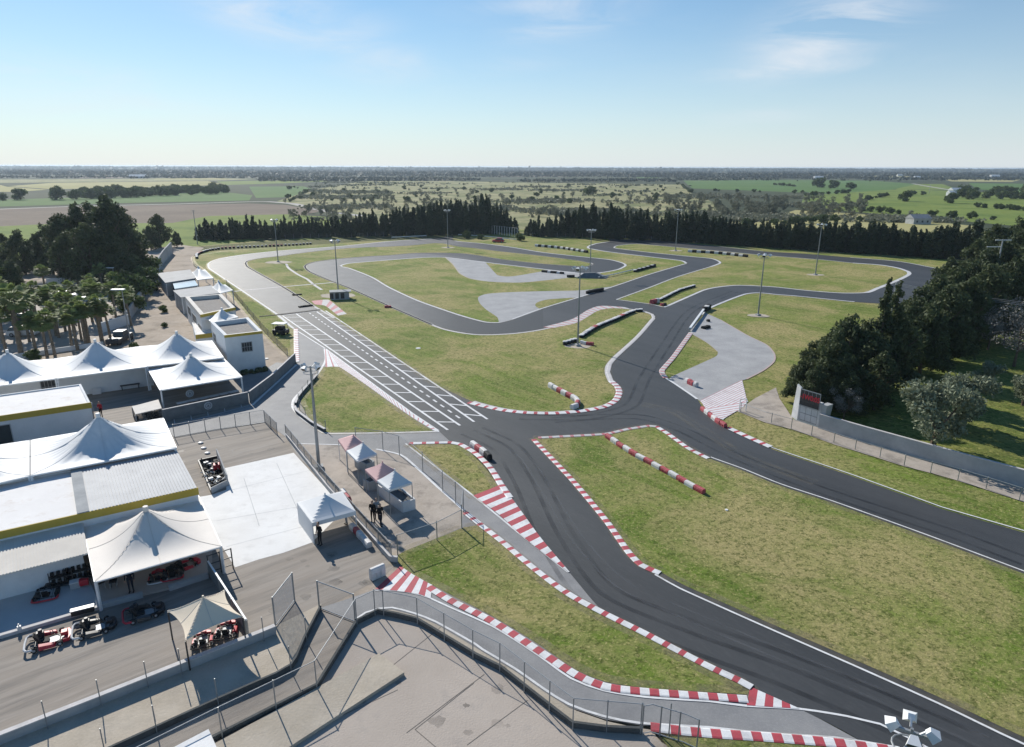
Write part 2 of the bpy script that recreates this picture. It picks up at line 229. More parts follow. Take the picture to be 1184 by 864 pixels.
# ---------------------------------------------------------------- mesh helpers
class MB:
    def __init__(s): s.v = []; s.f = []; s.m = []
    def add(s, vs, fs, mi=0):
        b = len(s.v); s.v += [Vector(v) for v in vs]; s.f += [tuple(b+i for i in f) for f in fs]; s.m += [mi]*len(fs); return s
    def quad(s, a, b, c, d, mi=0): return s.add([a, b, c, d], [(0, 1, 2, 3)], mi)
    def hexa(s, lo, hi, mi=0):
        n = len(lo); fs = [tuple(range(n-1, -1, -1)), tuple(range(n, 2*n))]+[(i, (i+1) % n, n+(i+1) % n, n+i) for i in range(n)]
        return s.add(list(lo)+list(hi), fs, mi)
    def box(s, c, size, rz=0.0, mi=0, taper=1.0):
        x, y, z = size[0]/2, size[1]/2, size[2]/2; R = Matrix.Rotation(rz, 3, 'Z'); c = Vector(c)
        lo = [c+R@Vector((a*x, b*y, -z)) for a, b in ((-1, -1), (1, -1), (1, 1), (-1, 1))]
        hi = [c+R@Vector((a*x*taper, b*y*taper, z)) for a, b in ((-1, -1), (1, -1), (1, 1), (-1, 1))]
        return s.hexa(lo, hi, mi)
    def beam(s, p, q, w, h, mi=0):        # box from p to q, w wide, h tall
        p, q = Vector(p), Vector(q); d = (q-p); 
        if d.length < 1e-6: return s
        d.normalize(); up = Vector((0, 0, 1)) if abs(d.z) < .95 else Vector((1, 0, 0)); sd_ = d.cross(up).normalized(); u = sd_.cross(d).normalized()
        a = [p+sd_*w/2*i+u*h/2*j for i, j in ((-1, -1), (1, -1), (1, 1), (-1, 1))]; b = [q+sd_*w/2*i+u*h/2*j for i, j in ((-1, -1), (1, -1), (1, 1), (-1, 1))]
        return s.add(a+b, [(3, 2, 1, 0), (4, 5, 6, 7)]+[(i, (i+1) % 4, 4+(i+1) % 4, 4+i) for i in range(4)], mi)
    def tube(s, p, q, r, n=8, r2=None, mi=0, cap=True):
        p, q = Vector(p), Vector(q); d = q-p
        if d.length < 1e-6: return s
        d.normalize(); up = Vector((0, 0, 1)) if abs(d.z) < .9 else Vector((1, 0, 0)); a = d.cross(up).normalized(); b = a.cross(d); r2 = r if r2 is None else r2
        vs = [p+(a*math.cos(t)+b*math.sin(t))*r for t in [2*math.pi*i/n for i in range(n)]]+[q+(a*math.cos(t)+b*math.sin(t))*r2 for t in [2*math.pi*i/n for i in range(n)]]
        fs = [(i, n+i, n+(i+1) % n, (i+1) % n) for i in range(n)]
        if cap: fs += [tuple(range(n)), tuple(range(2*n-1, n-1, -1))]
        return s.add(vs, fs, mi)
    def path(s, pts, r, n=6, mi=0):
        for a, b in zip(pts, pts[1:]): s.tube(a, b, r, n, mi=mi)
        return s
    def prism(s, poly, z0, z1, mi=0, sidemi=None, bottom=False):
        pts = [Vector((p[0], p[1], 0)) for p in poly]; n = len(pts); tri = tessellate_polygon([pts])
        area = sum(pts[i].x*pts[(i+1) % n].y-pts[(i+1) % n].x*pts[i].y for i in range(n))
        top = [Vector((p.x, p.y, z1)) for p in pts]; 
        fs = []
        for t in tri:
            a, b, c = [pts[i] for i in t]
            fs.append(t if (b-a).cross(c-a).z > 0 else t[::-1])
        s.add(top, fs, mi)
        if z0 is not None:
            lo = [Vector((p.x, p.y, z0)) for p in pts]
            sf = [(i, (i+1) % n, n+(i+1) % n, n+i) if area > 0 else ((i+1) % n, i, n+i, n+(i+1) % n) for i in range(n)]
            s.add(lo+top, sf, mi if sidemi is None else sidemi)
            if bottom: s.add(lo, [f[::-1] for f in fs], mi)
        return s
    def sphere(s, c, r, n=8, mi=0, sq=(1, 1, 1)):
        c = Vector(c); vs = []; m = n//2+1
        for j in range(1, m):
            ph = math.pi*j/m
            for i in range(n): t = 2*math.pi*i/n; vs.append(c+Vector((math.sin(ph)*math.cos(t)*r*sq[0], math.sin(ph)*math.sin(t)*r*sq[1], math.cos(ph)*r*sq[2])))
        vs += [c+Vector((0, 0, r*sq[2])), c-Vector((0, 0, r*sq[2]))]; T = len(vs)-2; fs = []
        for j in range(m-2):
            for i in range(n): fs.append((j*n+i, (j+1)*n+i, (j+1)*n+(i+1) % n, j*n+(i+1) % n))
        for i in range(n): fs.append((T, i, (i+1) % n)); fs.append((T+1, (m-2)*n+(i+1) % n, (m-2)*n+i))
        return s.add(vs, fs, mi)
    def build(s, name, mats, parent=None, smooth=False, bevel=0.0, origin=None):
        mats = mats if isinstance(mats, (list, tuple)) else [mats]
        off = Vector((0, 0, 0))
        if origin is not None: off = Vector(origin)
        elif parent is not None:
            r = parent
            while r is not None: off = off+Vector(r.location); r = r.parent
        me = bpy.data.meshes.new(name); me.from_pydata([v-off for v in s.v], [], s.f)
        for m in mats: me.materials.append(m if not isinstance(m, str) else MT[m])
        me.polygons.foreach_set('material_index', s.m)
        if smooth: me.polygons.foreach_set('use_smooth', [True]*len(s.f))
        if bevel:
            bm = bmesh.new(); bm.from_mesh(me); bmesh.ops.remove_doubles(bm, verts=bm.verts, dist=1e-4)
            bmesh.ops.bevel(bm, geom=[e for e in bm.edges if e.is_manifold and e.calc_face_angle(0) > .5], offset=bevel, segments=2, affect='EDGES', profile=.6); bm.to_mesh(me); bm.free()
        me.update(); o = bpy.data.objects.new(name, me); COL.objects.link(o)
        if origin is not None: o.location = origin
        if parent is not None: o.parent = parent
        return o
def tag(o, label=None, cat=None, group=None, kind=None):
    if label: o['label'] = label
    if cat: o['category'] = cat
    if group: o['group'] = group
    if kind: o['kind'] = kind
    return o
def thing(name, label, cat, loc=(0, 0, 0), group=None, rz=0.0):
    o = bpy.data.objects.new(name, None); COL.objects.link(o); o.location = loc; o.rotation_euler = (0, 0, rz); o.empty_display_size = .3
    return tag(o, label, cat, group)
def struct(name, mb, m, **k): return tag(mb.build(name, m, **k), kind='structure')
KIDS = {}
def dup(root, loc, rz=0.0, label=None, group=None, scale=None, data=None):
    def cp(o, par):
        c = o.copy(); COL.objects.link(c); c.parent = par
        for ch in list(o.children): cp(ch, c)
        return c
    r = cp(root, None); r.location = loc; r.rotation_euler = (0, 0, rz)
    if scale is not None: r.scale = (scale,)*3 if isinstance(scale, (int, float)) else scale
    if label: r['label'] = label
    if group: r['group'] = group
    return r
_used = set()
def place(proto, loc, rz=0.0, label=None, group=None, scale=None):
    if proto.name not in _used:
        _used.add(proto.name); proto.location = loc; proto.rotation_euler = (0, 0, rz)
        if scale is not None: proto.scale = (scale,)*3 if isinstance(scale, (int, float)) else scale
        if label: proto['label'] = label
        if group: proto['group'] = group
        return proto
    return dup(proto, loc, rz, label, group, scale)
def smooth_pts(pts, closed=False, step=0.6, sharp=()):
    """Catmull-Rom through world points; indices in sharp stay corners"""
    n = len(pts); out = []
    rngi = range(n if closed else n-1)
    for i in rngi:
        p1, p2 = pts[i], pts[(i+1) % n]
        p0 = pts[i-1] if (closed or i > 0) else p1+(p1-p2); p3 = pts[(i+2) % n] if (closed or i < n-2) else p2+(p2-p1)
        if i in sharp: p0 = p1+(p1-p2)
        if (i+1) % n in sharp: p3 = p2+(p2-p1)
        L_ = (p2-p1).length; k = max(1, min(24, int(L_/step)))
        # centripetal-ish tangents
        t1 = (p2-p0); t1 = t1.normalized()*min(L_, (p1-p0).length*1.0+1e-6)*0.9 if t1.length > 1e-6 else t1
        t2 = (p3-p1); t2 = t2.normalized()*min(L_, (p3-p2).length*1.0+1e-6)*0.9 if t2.length > 1e-6 else t2
        for j in range(k):
            t = j/k; h = 2*t**3-3*t*t+1, t**3-2*t*t+t, -2*t**3+3*t*t, t**3-t*t
            out.append(p1*h[0]+t1*h[1]+p2*h[2]+t2*h[3])
    if not closed: out.append(pts[-1].copy())
    return out
def W(pts, z=0.0): return [P(p[0], p[1], z) for p in pts]
def poly(pts, closed=True, sharp=(), step=0.7):
    return smooth_pts(W(pts), closed, step, sharp)
def sheet(name, pts, z, m, smooth=True, sharp=(), thick=None):
    w_ = poly(pts, True, sharp) if smooth else W(pts)
    mb = MB().prism(w_, None, z); struct(name, mb, m); return w_
def resample(line, n):
    d = [0]
    for a, b in zip(line, line[1:]): d.append(d[-1]+(b-a).length)
    res = []; j = 0
    for i in range(n+1):
        t = d[-1]*i/n
        while j < len(d)-2 and d[j+1] < t: j += 1
        seg = d[j+1]-d[j]; f = 0 if seg < 1e-9 else (t-d[j])/seg; res.append(line[j].lerp(line[j+1], min(1, f)))
    return res, d[-1]
def normals(line):
    ns = []
    for i in range(len(line)):
        a = line[max(0, i-1)]; b = line[min(len(line)-1, i+1)]; t = (b-a); t.z = 0; t.normalize(); ns.append(Vector((-t.y, t.x, 0)))
    return ns
def strip(mb, line, wd, z, mi=0, off=0.0):
    ns = normals(line)
    a = [Vector((p.x, p.y, z))+n*(off+wd/2) for p, n in zip(line, ns)]; b = [Vector((p.x, p.y, z))+n*(off-wd/2) for p, n in zip(line, ns)]
    for i in range(len(line)-1): mb.quad(b[i], b[i+1], a[i+1], a[i], mi)
    return mb
KZ = [0.0]
def kerb(pts, wd, period, duty=.5, mats=('white_paint', 'red_paint'), closed=False, off=0.0, hgt=.035, world=None, sharp=()):
    line = world or poly(pts, closed, step=.5, sharp=sharp); 
    _, Lg = resample(line, 1); n = max(2, int(Lg/period)); sub = 6; pts_, _ = resample(line, n*sub); ns = normals(pts_); mb = MB(); KZ[0] = (KZ[0]+.0013) % .012
    red = max(1, round(duty*sub)) if duty else 0; z0 = .160+KZ[0]
    prof = [(-wd/2, z0), (-wd*.35, z0+hgt*.7), (wd*.35, z0+hgt), (wd/2, z0)]
    for i in range(n*sub):
        mi = 1 if (i % sub) < red and len(mats) > 1 else 0
        for (o1, za), (o2, zb) in zip(prof, prof[1:]):
            q = [pts_[i]+ns[i]*(o1+off), pts_[i+1]+ns[i+1]*(o1+off), pts_[i+1]+ns[i+1]*(o2+off), pts_[i]+ns[i]*(o2+off)]
            for k, zz in zip(range(4), (za, za, zb, zb)): q[k] = Vector((q[k].x, q[k].y, zz))
            mb.quad(*q, mi)
    return struct('kerb', mb, list(mats))
def zebra(A, B, n, duty=.5, mats=('white_paint', 'red_paint'), z=.172, skew=0):
    a, _ = resample(poly(A, False), n*4); b, _ = resample(poly(B, False), n*4); mb = MB(); red = max(1, round(duty*4))
    for i in range(n*4):
        mi = 1 if i % 4 < red else 0
        q = [Vector((p.x, p.y, z)) for p in (a[i], a[i+1], b[i+1], b[i])]
        mb.quad(*q, mi)
    return struct('painted_kerb', mb, list(mats))
def line(pts, wd, z=.026, m='white_paint', smooth=True, name='painted_line', closed=False, sharp=()):
    return struct(name, strip(MB(), poly(pts, closed, sharp=sharp) if smooth else W(pts), wd, z), m)
# ================================================================ GROUND, FIELDS, TRACK
g = MB(); g.quad((-13000, -300, 0), (13000, -300, 0), (13000, 16000, 0), (-13000, 16000, 0)); struct('ground', g, 'plain')
def fld(pts, m, z, name='field'): sheet(name, pts, z, m, smooth=False)
fld([(-300, 247), (-300, 233), (0, 231), (150, 227), (250, 221), (292, 226), (288, 232), (200, 233.5), (100, 236), (0, 239)], 'f_green', .05)
fld([(-300, 300), (-300, 252), (0, 242), (100, 239), (200, 237), (288, 235.5), (330, 237), (372, 244), (340, 252), (250, 262), (60, 275)], 'f_brown', .04)
fld([(-300, 320), (-300, 265), (0, 262), (60, 259), (200, 258), (240, 250), (330, 248), (395, 252), (395, 262), (225, 290), (60, 300)], 'f_bright', .06)
line([(-300, 252), (0, 242), (100, 238.5), (200, 236.2), (286, 233.6), (310, 233.4), (340, 236), (380, 245), (420, 250)], 6, .08, 'f_road', name='farm_track')
fld([(10, 215.5), (60, 211.5), (240, 209.5), (262, 213.5), (200, 216), (60, 219)], 'f_yellow', .05)
fld([(-200, 222), (-200, 217), (0, 214), (8, 216), (55, 219.5), (20, 222)], 'f_yellow', .05); fld([(-100, 208), (60, 207.5), (250, 206), (300, 207.2), (250, 209), (60, 211), (-100, 213)], 'f_pale', .04); fld([(262, 214), (330, 212), (400, 209), (300, 209), (250, 210)], 'f_bright', .042)
fld([(80, 204.6), (130, 204.2), (150, 206), (85, 206.4)], 'f_brown', .05)
fld([(288, 216), (350, 215.5), (370, 221), (340, 228), (296, 229)], 'f_green', .045)
fld([(320, 233), (360, 220), (420, 209.5), (520, 209.6), (620, 211.5), (790, 213.5), (800, 224), (830, 236), (870, 262), (620, 268), (420, 268), (395, 250)], 'f_pale', .055)
fld([(790, 209), (900, 208.3), (1010, 209), (1060, 213), (1020, 222), (960, 224), (880, 221), (800, 218)], 'f_green', .06)
fld([(930, 226), (1040, 219), (1110, 221), (1200, 226), (1500, 236), (1500, 290), (1180, 262), (1000, 246), (925, 240)], 'f_bright', .065)
fld([(1040, 213), (1090, 213), (1110, 220), (1036, 219)], 'f_bright', .05)
fld([(920, 243), (1000, 248), (1130, 262), (1150, 275), (1000, 275), (860, 262)], 'f_yellow', .05)
fld([(1120, 212), (1500, 216), (1500, 232), (1190, 224), (1130, 219)], 'f_green', .06)
line([(1055, 212.5), (1075, 216), (1105, 221), (1112, 224)], 5, .09, 'f_road', name='farm_track')
for q in [[(40, 199.2), (170, 198.8), (160, 200.2), (50, 200.6)], [(300, 201.5), (420, 201), (410, 203), (310, 203.6)], [(560, 203), (680, 203), (660, 204.6), (570, 204.6)], [(760, 201), (880, 201.3), (860, 203), (770, 202.8)],
          [(1000, 203), (1100, 203.5), (1080, 205.5), (1010, 205)], [(1090, 207.5), (1180, 208), (1170, 210.5), (1100, 210)], [(735, 205), (760, 205), (765, 206.2), (738, 206.2)], [(180, 206.5), (260, 206.2), (262, 207.6), (178, 208)]]:
    fld(q, random.choice(['f_yellow', 'f_pale', 'f_green', 'f_brown']), .05)
# grounds round the circuit
sheet('grass', [(205, 287), (300, 279), (520, 266), (700, 265), (900, 275), (1150, 292), (1600, 320), (1600, 1000), (800, 1000), (700, 500), (300, 330)], .10, 'grass', smooth=False)
Z0 = .10
sheet('ground', [(500, 272), (600, 271), (720, 275), (700, 277.6), (640, 277), (600, 274.5), (560, 278), (520, 277.5), (430, 279), (370, 283), (290, 288), (240, 291), (215, 287), (300, 280)], Z0+.004, 'shade_scrub', smooth=False)  # scrub ground with the hedge-foot shade painted into its colour
sheet('grass', [(955, 487), (1184, 556), (1500, 655), (1500, 300), (1150, 300), (1040, 380), (960, 400), (905, 440)], Z0+.004, 'grass2', smooth=False)
yard_px = [(-500, 520), (-250, 420), (60, 300), (110, 292), (190, 286), (205, 283), (236, 287), (222, 298), (224, 308), (262, 338), (276, 352), (306, 388), (335, 414), (343, 423), (350, 505), (400, 560), (450, 640), (472, 662), (440, 700), (620, 800), (690, 836), (752, 846), (800, 900), (700, 1050), (-500, 1050)]
sheet('dirt_yard', yard_px, Z0+.006, 'dirt', smooth=False)
Y1 = Z0+.011
sheet('yard', [(-500, 480), (60, 440), (192, 430), (240, 390), (268, 432), (291, 470), (306, 489), (322, 504), (332, 507), (460, 652), (445, 668), (372, 707), (330, 720), (300, 733), (-50, 880), (-500, 1000)], Y1, 'yard', smooth=False)
sheet('yard', [(291, 470), (268, 434), (306, 428), (320, 420), (343, 423), (330, 440)], Y1+.004, 'pit', smooth=False)
sheet('pavement', [(259.5, 543), (339.7, 525), (379, 568.4), (400, 590), (361, 629), (328, 641), (300, 648.5), (272, 658), (257, 634), (228, 572.7), (231.5, 576), (244, 574), (262, 568)], Y1+.006, 'white_con', smooth=False)
# step and lower paved yards at the bottom left
sheet('pavement', [(-300, 905), (0, 864), (120, 815), (242, 757), (300, 733), (318, 726), (372, 700), (371, 706), (350, 745), (337, 775), (250, 816), (120, 876), (-300, 1070)], Y1+.004, 'sand', smooth=False)
sheet('pavement', [(-300, 1070), (120, 876), (250, 816), (337, 775), (350, 745), (371, 706), (412, 722), (367, 797), (250, 857), (100, 935), (-300, 1150)], Y1+.006, 'yard', smooth=False)
sheet('pavement', [(100, 935), (250, 857), (367, 797), (412, 722), (436, 711), (482, 721), (550, 762), (579, 776), (635, 821), (663, 842), (745, 849), (1000, 1000), (400, 1300), (-100, 1100)], Y1+.004, 'slab', smooth=False)
sheet('pavement', [(250, 857), (367, 797), (438, 761), (300, 846), (220, 895), (100, 960), (60, 950)], Y1+.007, 'yard', smooth=False)
sheet('pavement', [(455, 700), (482, 713), (505, 723), (550, 749), (596, 779), (628, 801), (660, 822), (700, 836), (740, 845), (663, 841), (635, 819), (579, 774), (550, 760), (482, 720), (437, 710)], Y1+.008, 'sand', smooth=False)
sl = MB()                                            # raised slab with a dark front edge
slp = W([(438.4, 761), (467.7, 783), (344, 864), (240, 935), (120, 1010), (60, 985), (200, 892), (273, 853)])
sl.prism(slp, 0, .30, sidemi=0); struct('raised_slab', sl, 'sand')
# joints between the big concrete slabs
for a, b in [((468, 784), (620, 700)), ((480, 846), (548, 792)), ((560, 782), (470, 850)), ((480, 846), (520, 880)), ((330, 860), (460, 800)), ((610, 812), (540, 864)), ((510, 727), (455, 771))]:
    if a[0] == 468: continue
    line([a, b], .035, Y1+.012, 'joint', smooth=False, name='slab_joint')
# pit roads (aged pale asphalt)
sheet('pit_road', [(341, 379), (378, 400), (420, 436), (480, 480), (512, 499), (524, 512), (600, 585), (662, 662), (702, 711), (790, 758), (870, 797), (925, 821.5), (1010, 868), (1000, 870), (954, 860), (864, 850), (820, 846), (774, 843), (739, 841), (698, 834), (657.5, 820), (627, 801), (596, 779), (558, 756), (504.6, 724), (479, 713.5), (453.7, 707), (438.4, 708), (423, 713), (410, 721), (371, 705), (404, 694), (433, 684), (470, 655), (440, 640), (420, 600), (345, 530), (331, 507), (306.6, 489.5), (202, 507.5), (192, 494.6), (291, 469), (343, 423)], Y1+.014, 'pit', smooth=False)
sheet('paddock', [(343, 515), (391.7, 516.5), (435, 521.8), (463, 528), (478, 540), (505, 565), (536, 594), (533, 612), (460, 643.5), (452, 650), (331, 507), (334, 506)], Y1+.019, 'paddock', smooth=False)
# asphalt of the circuit
A0 = Y1+.024
OUT = [(1500, 707), (1184, 618), (1087.7, 590), (985.9, 552.8), (954.6, 542), (888.4, 519.5), (863, 508), (838.8, 496.6), (812, 472.4), (806, 463), (780, 445), (768.8, 437.7), (762.5, 432), (763, 428.5), (776.4, 413.5), (796.8, 385.5), (812, 365), (821, 357.5), (845, 347.3), (863, 341), (878, 339.7), (898.6, 341.7), (917, 343), (960, 347.3), (988, 350), (1035, 352), (1070, 345), (1098, 330), (1100, 318), (1085, 311.7), (1072, 309), (1037, 302.8), (983, 298.4), (930, 294), (884, 291.3), (832, 285.7), (764, 279.5), (730, 277.5), (704, 277), (640, 272), (526, 273.5), (500, 276.5), (450, 279.8), (404, 284.5), (378, 286.7), (327, 290.5), (284, 295), (253.5, 300), (243, 304), (240.7, 307.5), (243, 312), (263.7, 326), (286.6, 341.5), (322, 365.7), (339.5, 381), (375.7, 404), (477.6, 480), (507.8, 500.3), (521.5, 513), (530.5, 514.7), (549.6, 525), (567, 541.5), (580, 562), (596.7, 585), (625, 625), (658, 663.7), (698, 710), (749, 738), (820, 774), (867, 797), (923, 821.5), (975, 848), (1010, 868), (1100, 905), (1300, 985), (1500, 1060)]
OUTW = W(OUT)
sheet('track', OUT, A0, 'asphalt', smooth=True, sharp={0, 1, 2, len(OUT)-1, 55, 56, 57, 58, 65})
# older, paler asphalt from the start line round the far left loops
A1 = A0+.005
sheet('track', [(322, 366.3), (372, 359.5), (327, 332.6), (287.5, 309.7), (284, 304.5), (303, 299), (358, 291.8), (404, 287.5), (475, 284.2), (513, 282), (580, 291), (669, 302.5), (690, 306), (674, 309.5), (582.4, 301.5), (483, 293.5), (429, 297.2), (391, 300.2), (363, 304), (352.5, 308.4), (358, 314.9), (403.7, 334), (500, 377), (551.9, 388.5), (628, 382), (628, 357), (562, 373.4), (526.4, 363.7), (450, 333.1), (403.7, 310.8), (394, 308), (404, 305), (516, 298), (600, 309), (694, 317.5), (724.5, 308), (704.6, 300.4), (628, 292), (559.5, 281.8), (526, 278), (500, 276.9), (450, 280.2), (404, 284.9), (327, 290.9), (284, 295.4), (254, 300.4), (243.5, 304), (241.3, 307.5), (243.6, 312), (264.2, 326)], A1, mat('asphalt_worn', (.085, .087, .091), .62, .32, col2=(.125, .127, .13), vscale=.3, bump=.3, bscale=25, coords='World', detail=8, var3=[(6.0, .5, .75, (.24, .24, .24), .4), (.9, .55, .75, (.08, .08, .085), .5)]), smooth=False)
wm_ = bpy.data.materials['asphalt_worn']; nt = wm_.node_tree; b_ = nt.nodes['Principled BSDF']; src = b_.inputs['Base Color'].links[0].from_socket      # the old surface gives way to the newer one eastwards
gg = N('ShaderNodeNewGeometry', nt); sx_ = N('ShaderNodeSeparateXYZ', nt); L(nt, gg.outputs['Position'], sx_.inputs[0]); nz = N('ShaderNodeTexNoise', nt, i_Scale=.08, i_Detail=4.0); L(nt, gg.outputs['Position'], nz.inputs['Vector'])
rp = N('ShaderNodeMapRange', nt, i_1=P(560, 380).x-16, i_2=P(628, 370).x-14); L(nt, M_(nt, 'ADD', sx_.outputs[0], M_(nt, 'MULTIPLY', M_(nt, 'SUBTRACT', nz.outputs[0], .5), 8.0)), rp.inputs[0])
mw = N('ShaderNodeMix', nt, data_type='RGBA'); L(nt, rp.outputs[0], mw.inputs[0]); L(nt, src, mw.inputs[6]); mw.inputs[7].default_value = (.043, .046, .049, 1); L(nt, mw.outputs[2], b_.inputs['Base Color'])
# grass islands
I0 = A0+.010
isA = [(284, 304.5), (288, 302), (303, 299), (322, 297), (358, 292), (404, 287.5), (450, 285.6), (475, 284.3), (500, 281.8), (513, 282), (530, 285.5), (552, 287.8), (577, 291), (628, 296.6), (669, 302), (685.5, 305.5), (683, 307.8), (674, 309), (628, 306), (582.4, 301), (534, 293.8), (483, 293.3), (450, 296), (429, 297), (391, 300), (363, 303.8), (353, 308.4), (358, 314.7), (378, 323.7), (403.7, 333.8), (454.6, 356.8), (500, 376.6), (518.8, 383), (551.9, 388), (592.6, 386.8), (628, 381.7), (661, 372.8), (679, 361.3), (694.5, 357), (720, 357.5), (740, 360), (750, 362.5), (756.5, 366.9), (753, 372), (736.7, 390.8), (711.7, 413.8), (703.3, 424), (702.3, 432.5), (706.5, 443), (713.8, 448.5), (715.8, 455.4), (711.7, 463.8), (699, 471), (674, 476), (640.8, 478.8), (620, 478.8), (600, 477.5), (575, 473.5), (547, 466), (500, 443.5), (464.8, 418.8), (429, 396.4), (400, 378.5), (386, 369), (363, 355.5), (327, 332.6), (286.6, 309.7)]
isB = [(394, 308.4), (403.7, 305.3), (442, 302), (488, 298.6), (516, 298.4), (560.8, 304), (628, 312), (669, 316.8), (694.5, 316), (714, 312.5), (723, 308), (720, 305), (704.6, 301), (674, 297.7), (628, 292.6), (592.6, 286.7), (559.5, 282.4), (526, 279), (524, 273), (640, 269.5), (704.5, 275.2), (704.6, 280), (689, 282.4), (680.5, 285.5), (681.7, 288), (704.6, 292), (745.8, 297), (786.6, 302), (794, 305.3), (751, 318), (709.7, 332), (669, 344.8), (623, 358.8), (592.6, 370), (577, 374), (562, 373.6), (546.8, 370), (526.4, 363.9), (483, 348.6), (450, 333.3), (429, 321), (403.7, 311)]
isC = [(710, 286.7), (715, 284.5), (738, 282.8), (784, 286.7), (832, 291), (878, 295.3), (954.6, 301.5), (985.9, 304.8), (1016.4, 307), (1036.8, 310.4), (1049.5, 314.7), (1050.8, 318), (1042, 323), (1026.6, 329.5), (1014, 334.5), (1001, 339.2), (973, 339.7), (935, 337), (901.8, 333.3), (884, 332), (852.8, 330.8), (827, 333.3), (812, 337), (771, 355), (767.5, 356.2), (751, 352.4), (712.7, 347.3), (751, 333.3), (784, 320.6), (822, 309), (832, 305.3), (831, 302.8), (822, 299.7), (802, 297.7), (751, 292.6), (715, 288.2)]
isE = [(617, 508), (650, 506.3), (699, 503.3), (724.8, 497.9), (750, 493.8), (759, 494.6), (773, 503.3), (796, 519.8), (819, 531.5), (854.6, 544.5), (900, 563), (960, 583), (1062, 620), (1184, 666), (1500, 784), (1500, 991), (1184, 855.6), (1087.7, 810), (985.9, 764.7), (884, 720.5), (791, 679), (763, 663.5), (742.6, 654), (727, 638), (701.9, 602.6), (661, 554)]
isF = [(472, 515.5), (521.5, 515.5), (533, 517.5), (548, 529), (564, 547), (577, 567), (578, 579), (569, 584.5), (556, 579.5), (548.5, 576), (509, 545)]
isG = [(536, 612), (552, 609.5), (560, 614), (580, 631), (602.8, 650.5), (629.5, 672), (659.5, 694), (697.5, 714.5), (741, 736), (787, 760), (820, 777), (854, 793), (866, 801), (864, 806), (820, 803), (750, 798.5), (700, 791), (664, 776), (625, 749), (573, 717), (522, 690.5), (494, 675.5), (471.5, 664), (459, 645), (497, 628)]
isI = [(374, 426), (392, 425.4), (420, 444.5), (450, 466.3), (478, 485.8), (501, 500.2), (460, 501), (386.6, 502), (376.6, 501), (357, 484), (348, 466.6), (354.5, 454), (366.5, 438.6)]
isK = [(764, 855), (816, 856.5), (871, 858.5), (930, 863), (985, 868), (1010, 885), (900, 930), (800, 900)]
VZ = [0]
def island(px, sharp=(), closed_line=True, wd=.18, lm='white_paint', skip=None):
    w_ = poly(px, True, sharp); struct('grass', MB().prism(w_, None, I0), 'grass'); VZ[0] += .0004; struct('dusty_verge', strip(MB(), w_+[w_[0]], 1.1, I0+.003+VZ[0]), 'verge')
    return w_
wA = island(isA, {15, 60}); wB = island(isB, {18, 19, 20, 21, 28}); wC = island(isC, {24, 26, 27}); wE = island(isE, {0, 13, 14, 15})
wF = island(isF, {0}); island(isG, {0, 12, 13, 22, 24}); island(isI, {5, 7}); island(isK, {0})
isJ = [(223, 299.5), (228, 296), (262, 291), (300, 288), (330, 286.3), (360, 284.5), (404, 283.2), (404, 284.5), (378, 286.7), (327, 290.5), (284, 295), (253.5, 300), (243, 304), (240.7, 307.5), (243, 312), (263.7, 326), (286.6, 341.5), (322, 365.7), (339.5, 381), (340, 395), (341, 414), (332, 412), (305, 388), (275, 352), (262, 338), (238, 315), (226, 306)]
island(isJ, {6, 18, 20, 21})
def outline(world, a, b, wd, m='white_paint', off=0.0, z=I0+.014):
    """white edge line along part of an island outline (indices into the photo outline mapped by nearest point)"""
    pa, pb = P(*a), P(*b); ia = min(range(len(world)), key=lambda i: (world[i].xy-pa.xy).length); ib = min(range(len(world)), key=lambda i: (world[i].xy-pb.xy).length)
    seq = world[ia:ib+1] if ia <= ib else world[ia:]+world[:ib+1]
    struct('painted_line', strip(MB(), seq, wd, z, off=off), m); return seq
outline(wA, (386, 369), (547, 466), .45, 'pale_kerb', off=-.1); outline(wA, (284, 304.5), (685, 305), .45, 'worn_paint'); outline(wA, (685, 305.8), (500, 376.6), .45, 'worn_paint'); outline(wA, (363, 355.5), (284, 304.8), .35, 'worn_paint')
outline(wB, (394, 308.4), (526, 279), .6, 'worn_paint'); outline(wB, (704.6, 280), (794, 305), .7, 'worn_paint'); outline(wB, (794, 305.5), (592, 370), .35, 'worn_paint'); outline(wB, (577, 374), (394.2, 308.8), .45, 'worn_paint')
outline(wC, (710, 286.7), (985.9, 304.8), .35, 'worn_paint'); outline(wC, (985.9, 304.8), (1001, 339), .9, 'worn_paint'); outline(wC, (1001, 339), (767.5, 356), .55, 'worn_paint'); outline(wC, (767.5, 356.2), (712.7, 347.3), .22, 'white_paint'); outline(wC, (712.7, 347.3), (822, 309), .3, 'worn_paint'); outline(wC, (822, 309), (751, 292.6), .6, 'worn_paint'); outline(wC, (751, 292.6), (710.2, 286.8), .5, 'worn_paint')
outline(wE, (819, 531), (1500, 784), .13, off=.35); outline(wE, (1500, 991), (767, 666), .14, off=.5)
# outer edge of the asphalt
OUTS = poly(OUT, True, {0, 1, 2, len(OUT)-1, 55, 56, 57, 58, 65})
outline(OUTS, (1500, 707), (888, 519.5), .14, off=-.3); outline(OUTS, (806, 463), (769, 437.7), .3, off=0)
outline(OUTS, (812, 365), (988, 350), .55, 'worn_paint', off=.15); outline(OUTS, (1085, 311.7), (983, 298.4), .5, 'worn_paint'); outline(OUTS, (884, 291), (700, 277), .3, 'worn_paint')
outline(OUTS, (500, 276.5), (253.5, 300), .9, 'worn_paint'); outline(OUTS, (253.5, 300), (339.5, 381), .4, 'worn_paint')
MT['pink_edge'] = mat('pinkish_edge', (.5, .36, .33), .8, .2, col2=(.45, .4, .37), vscale=2, coords='World')
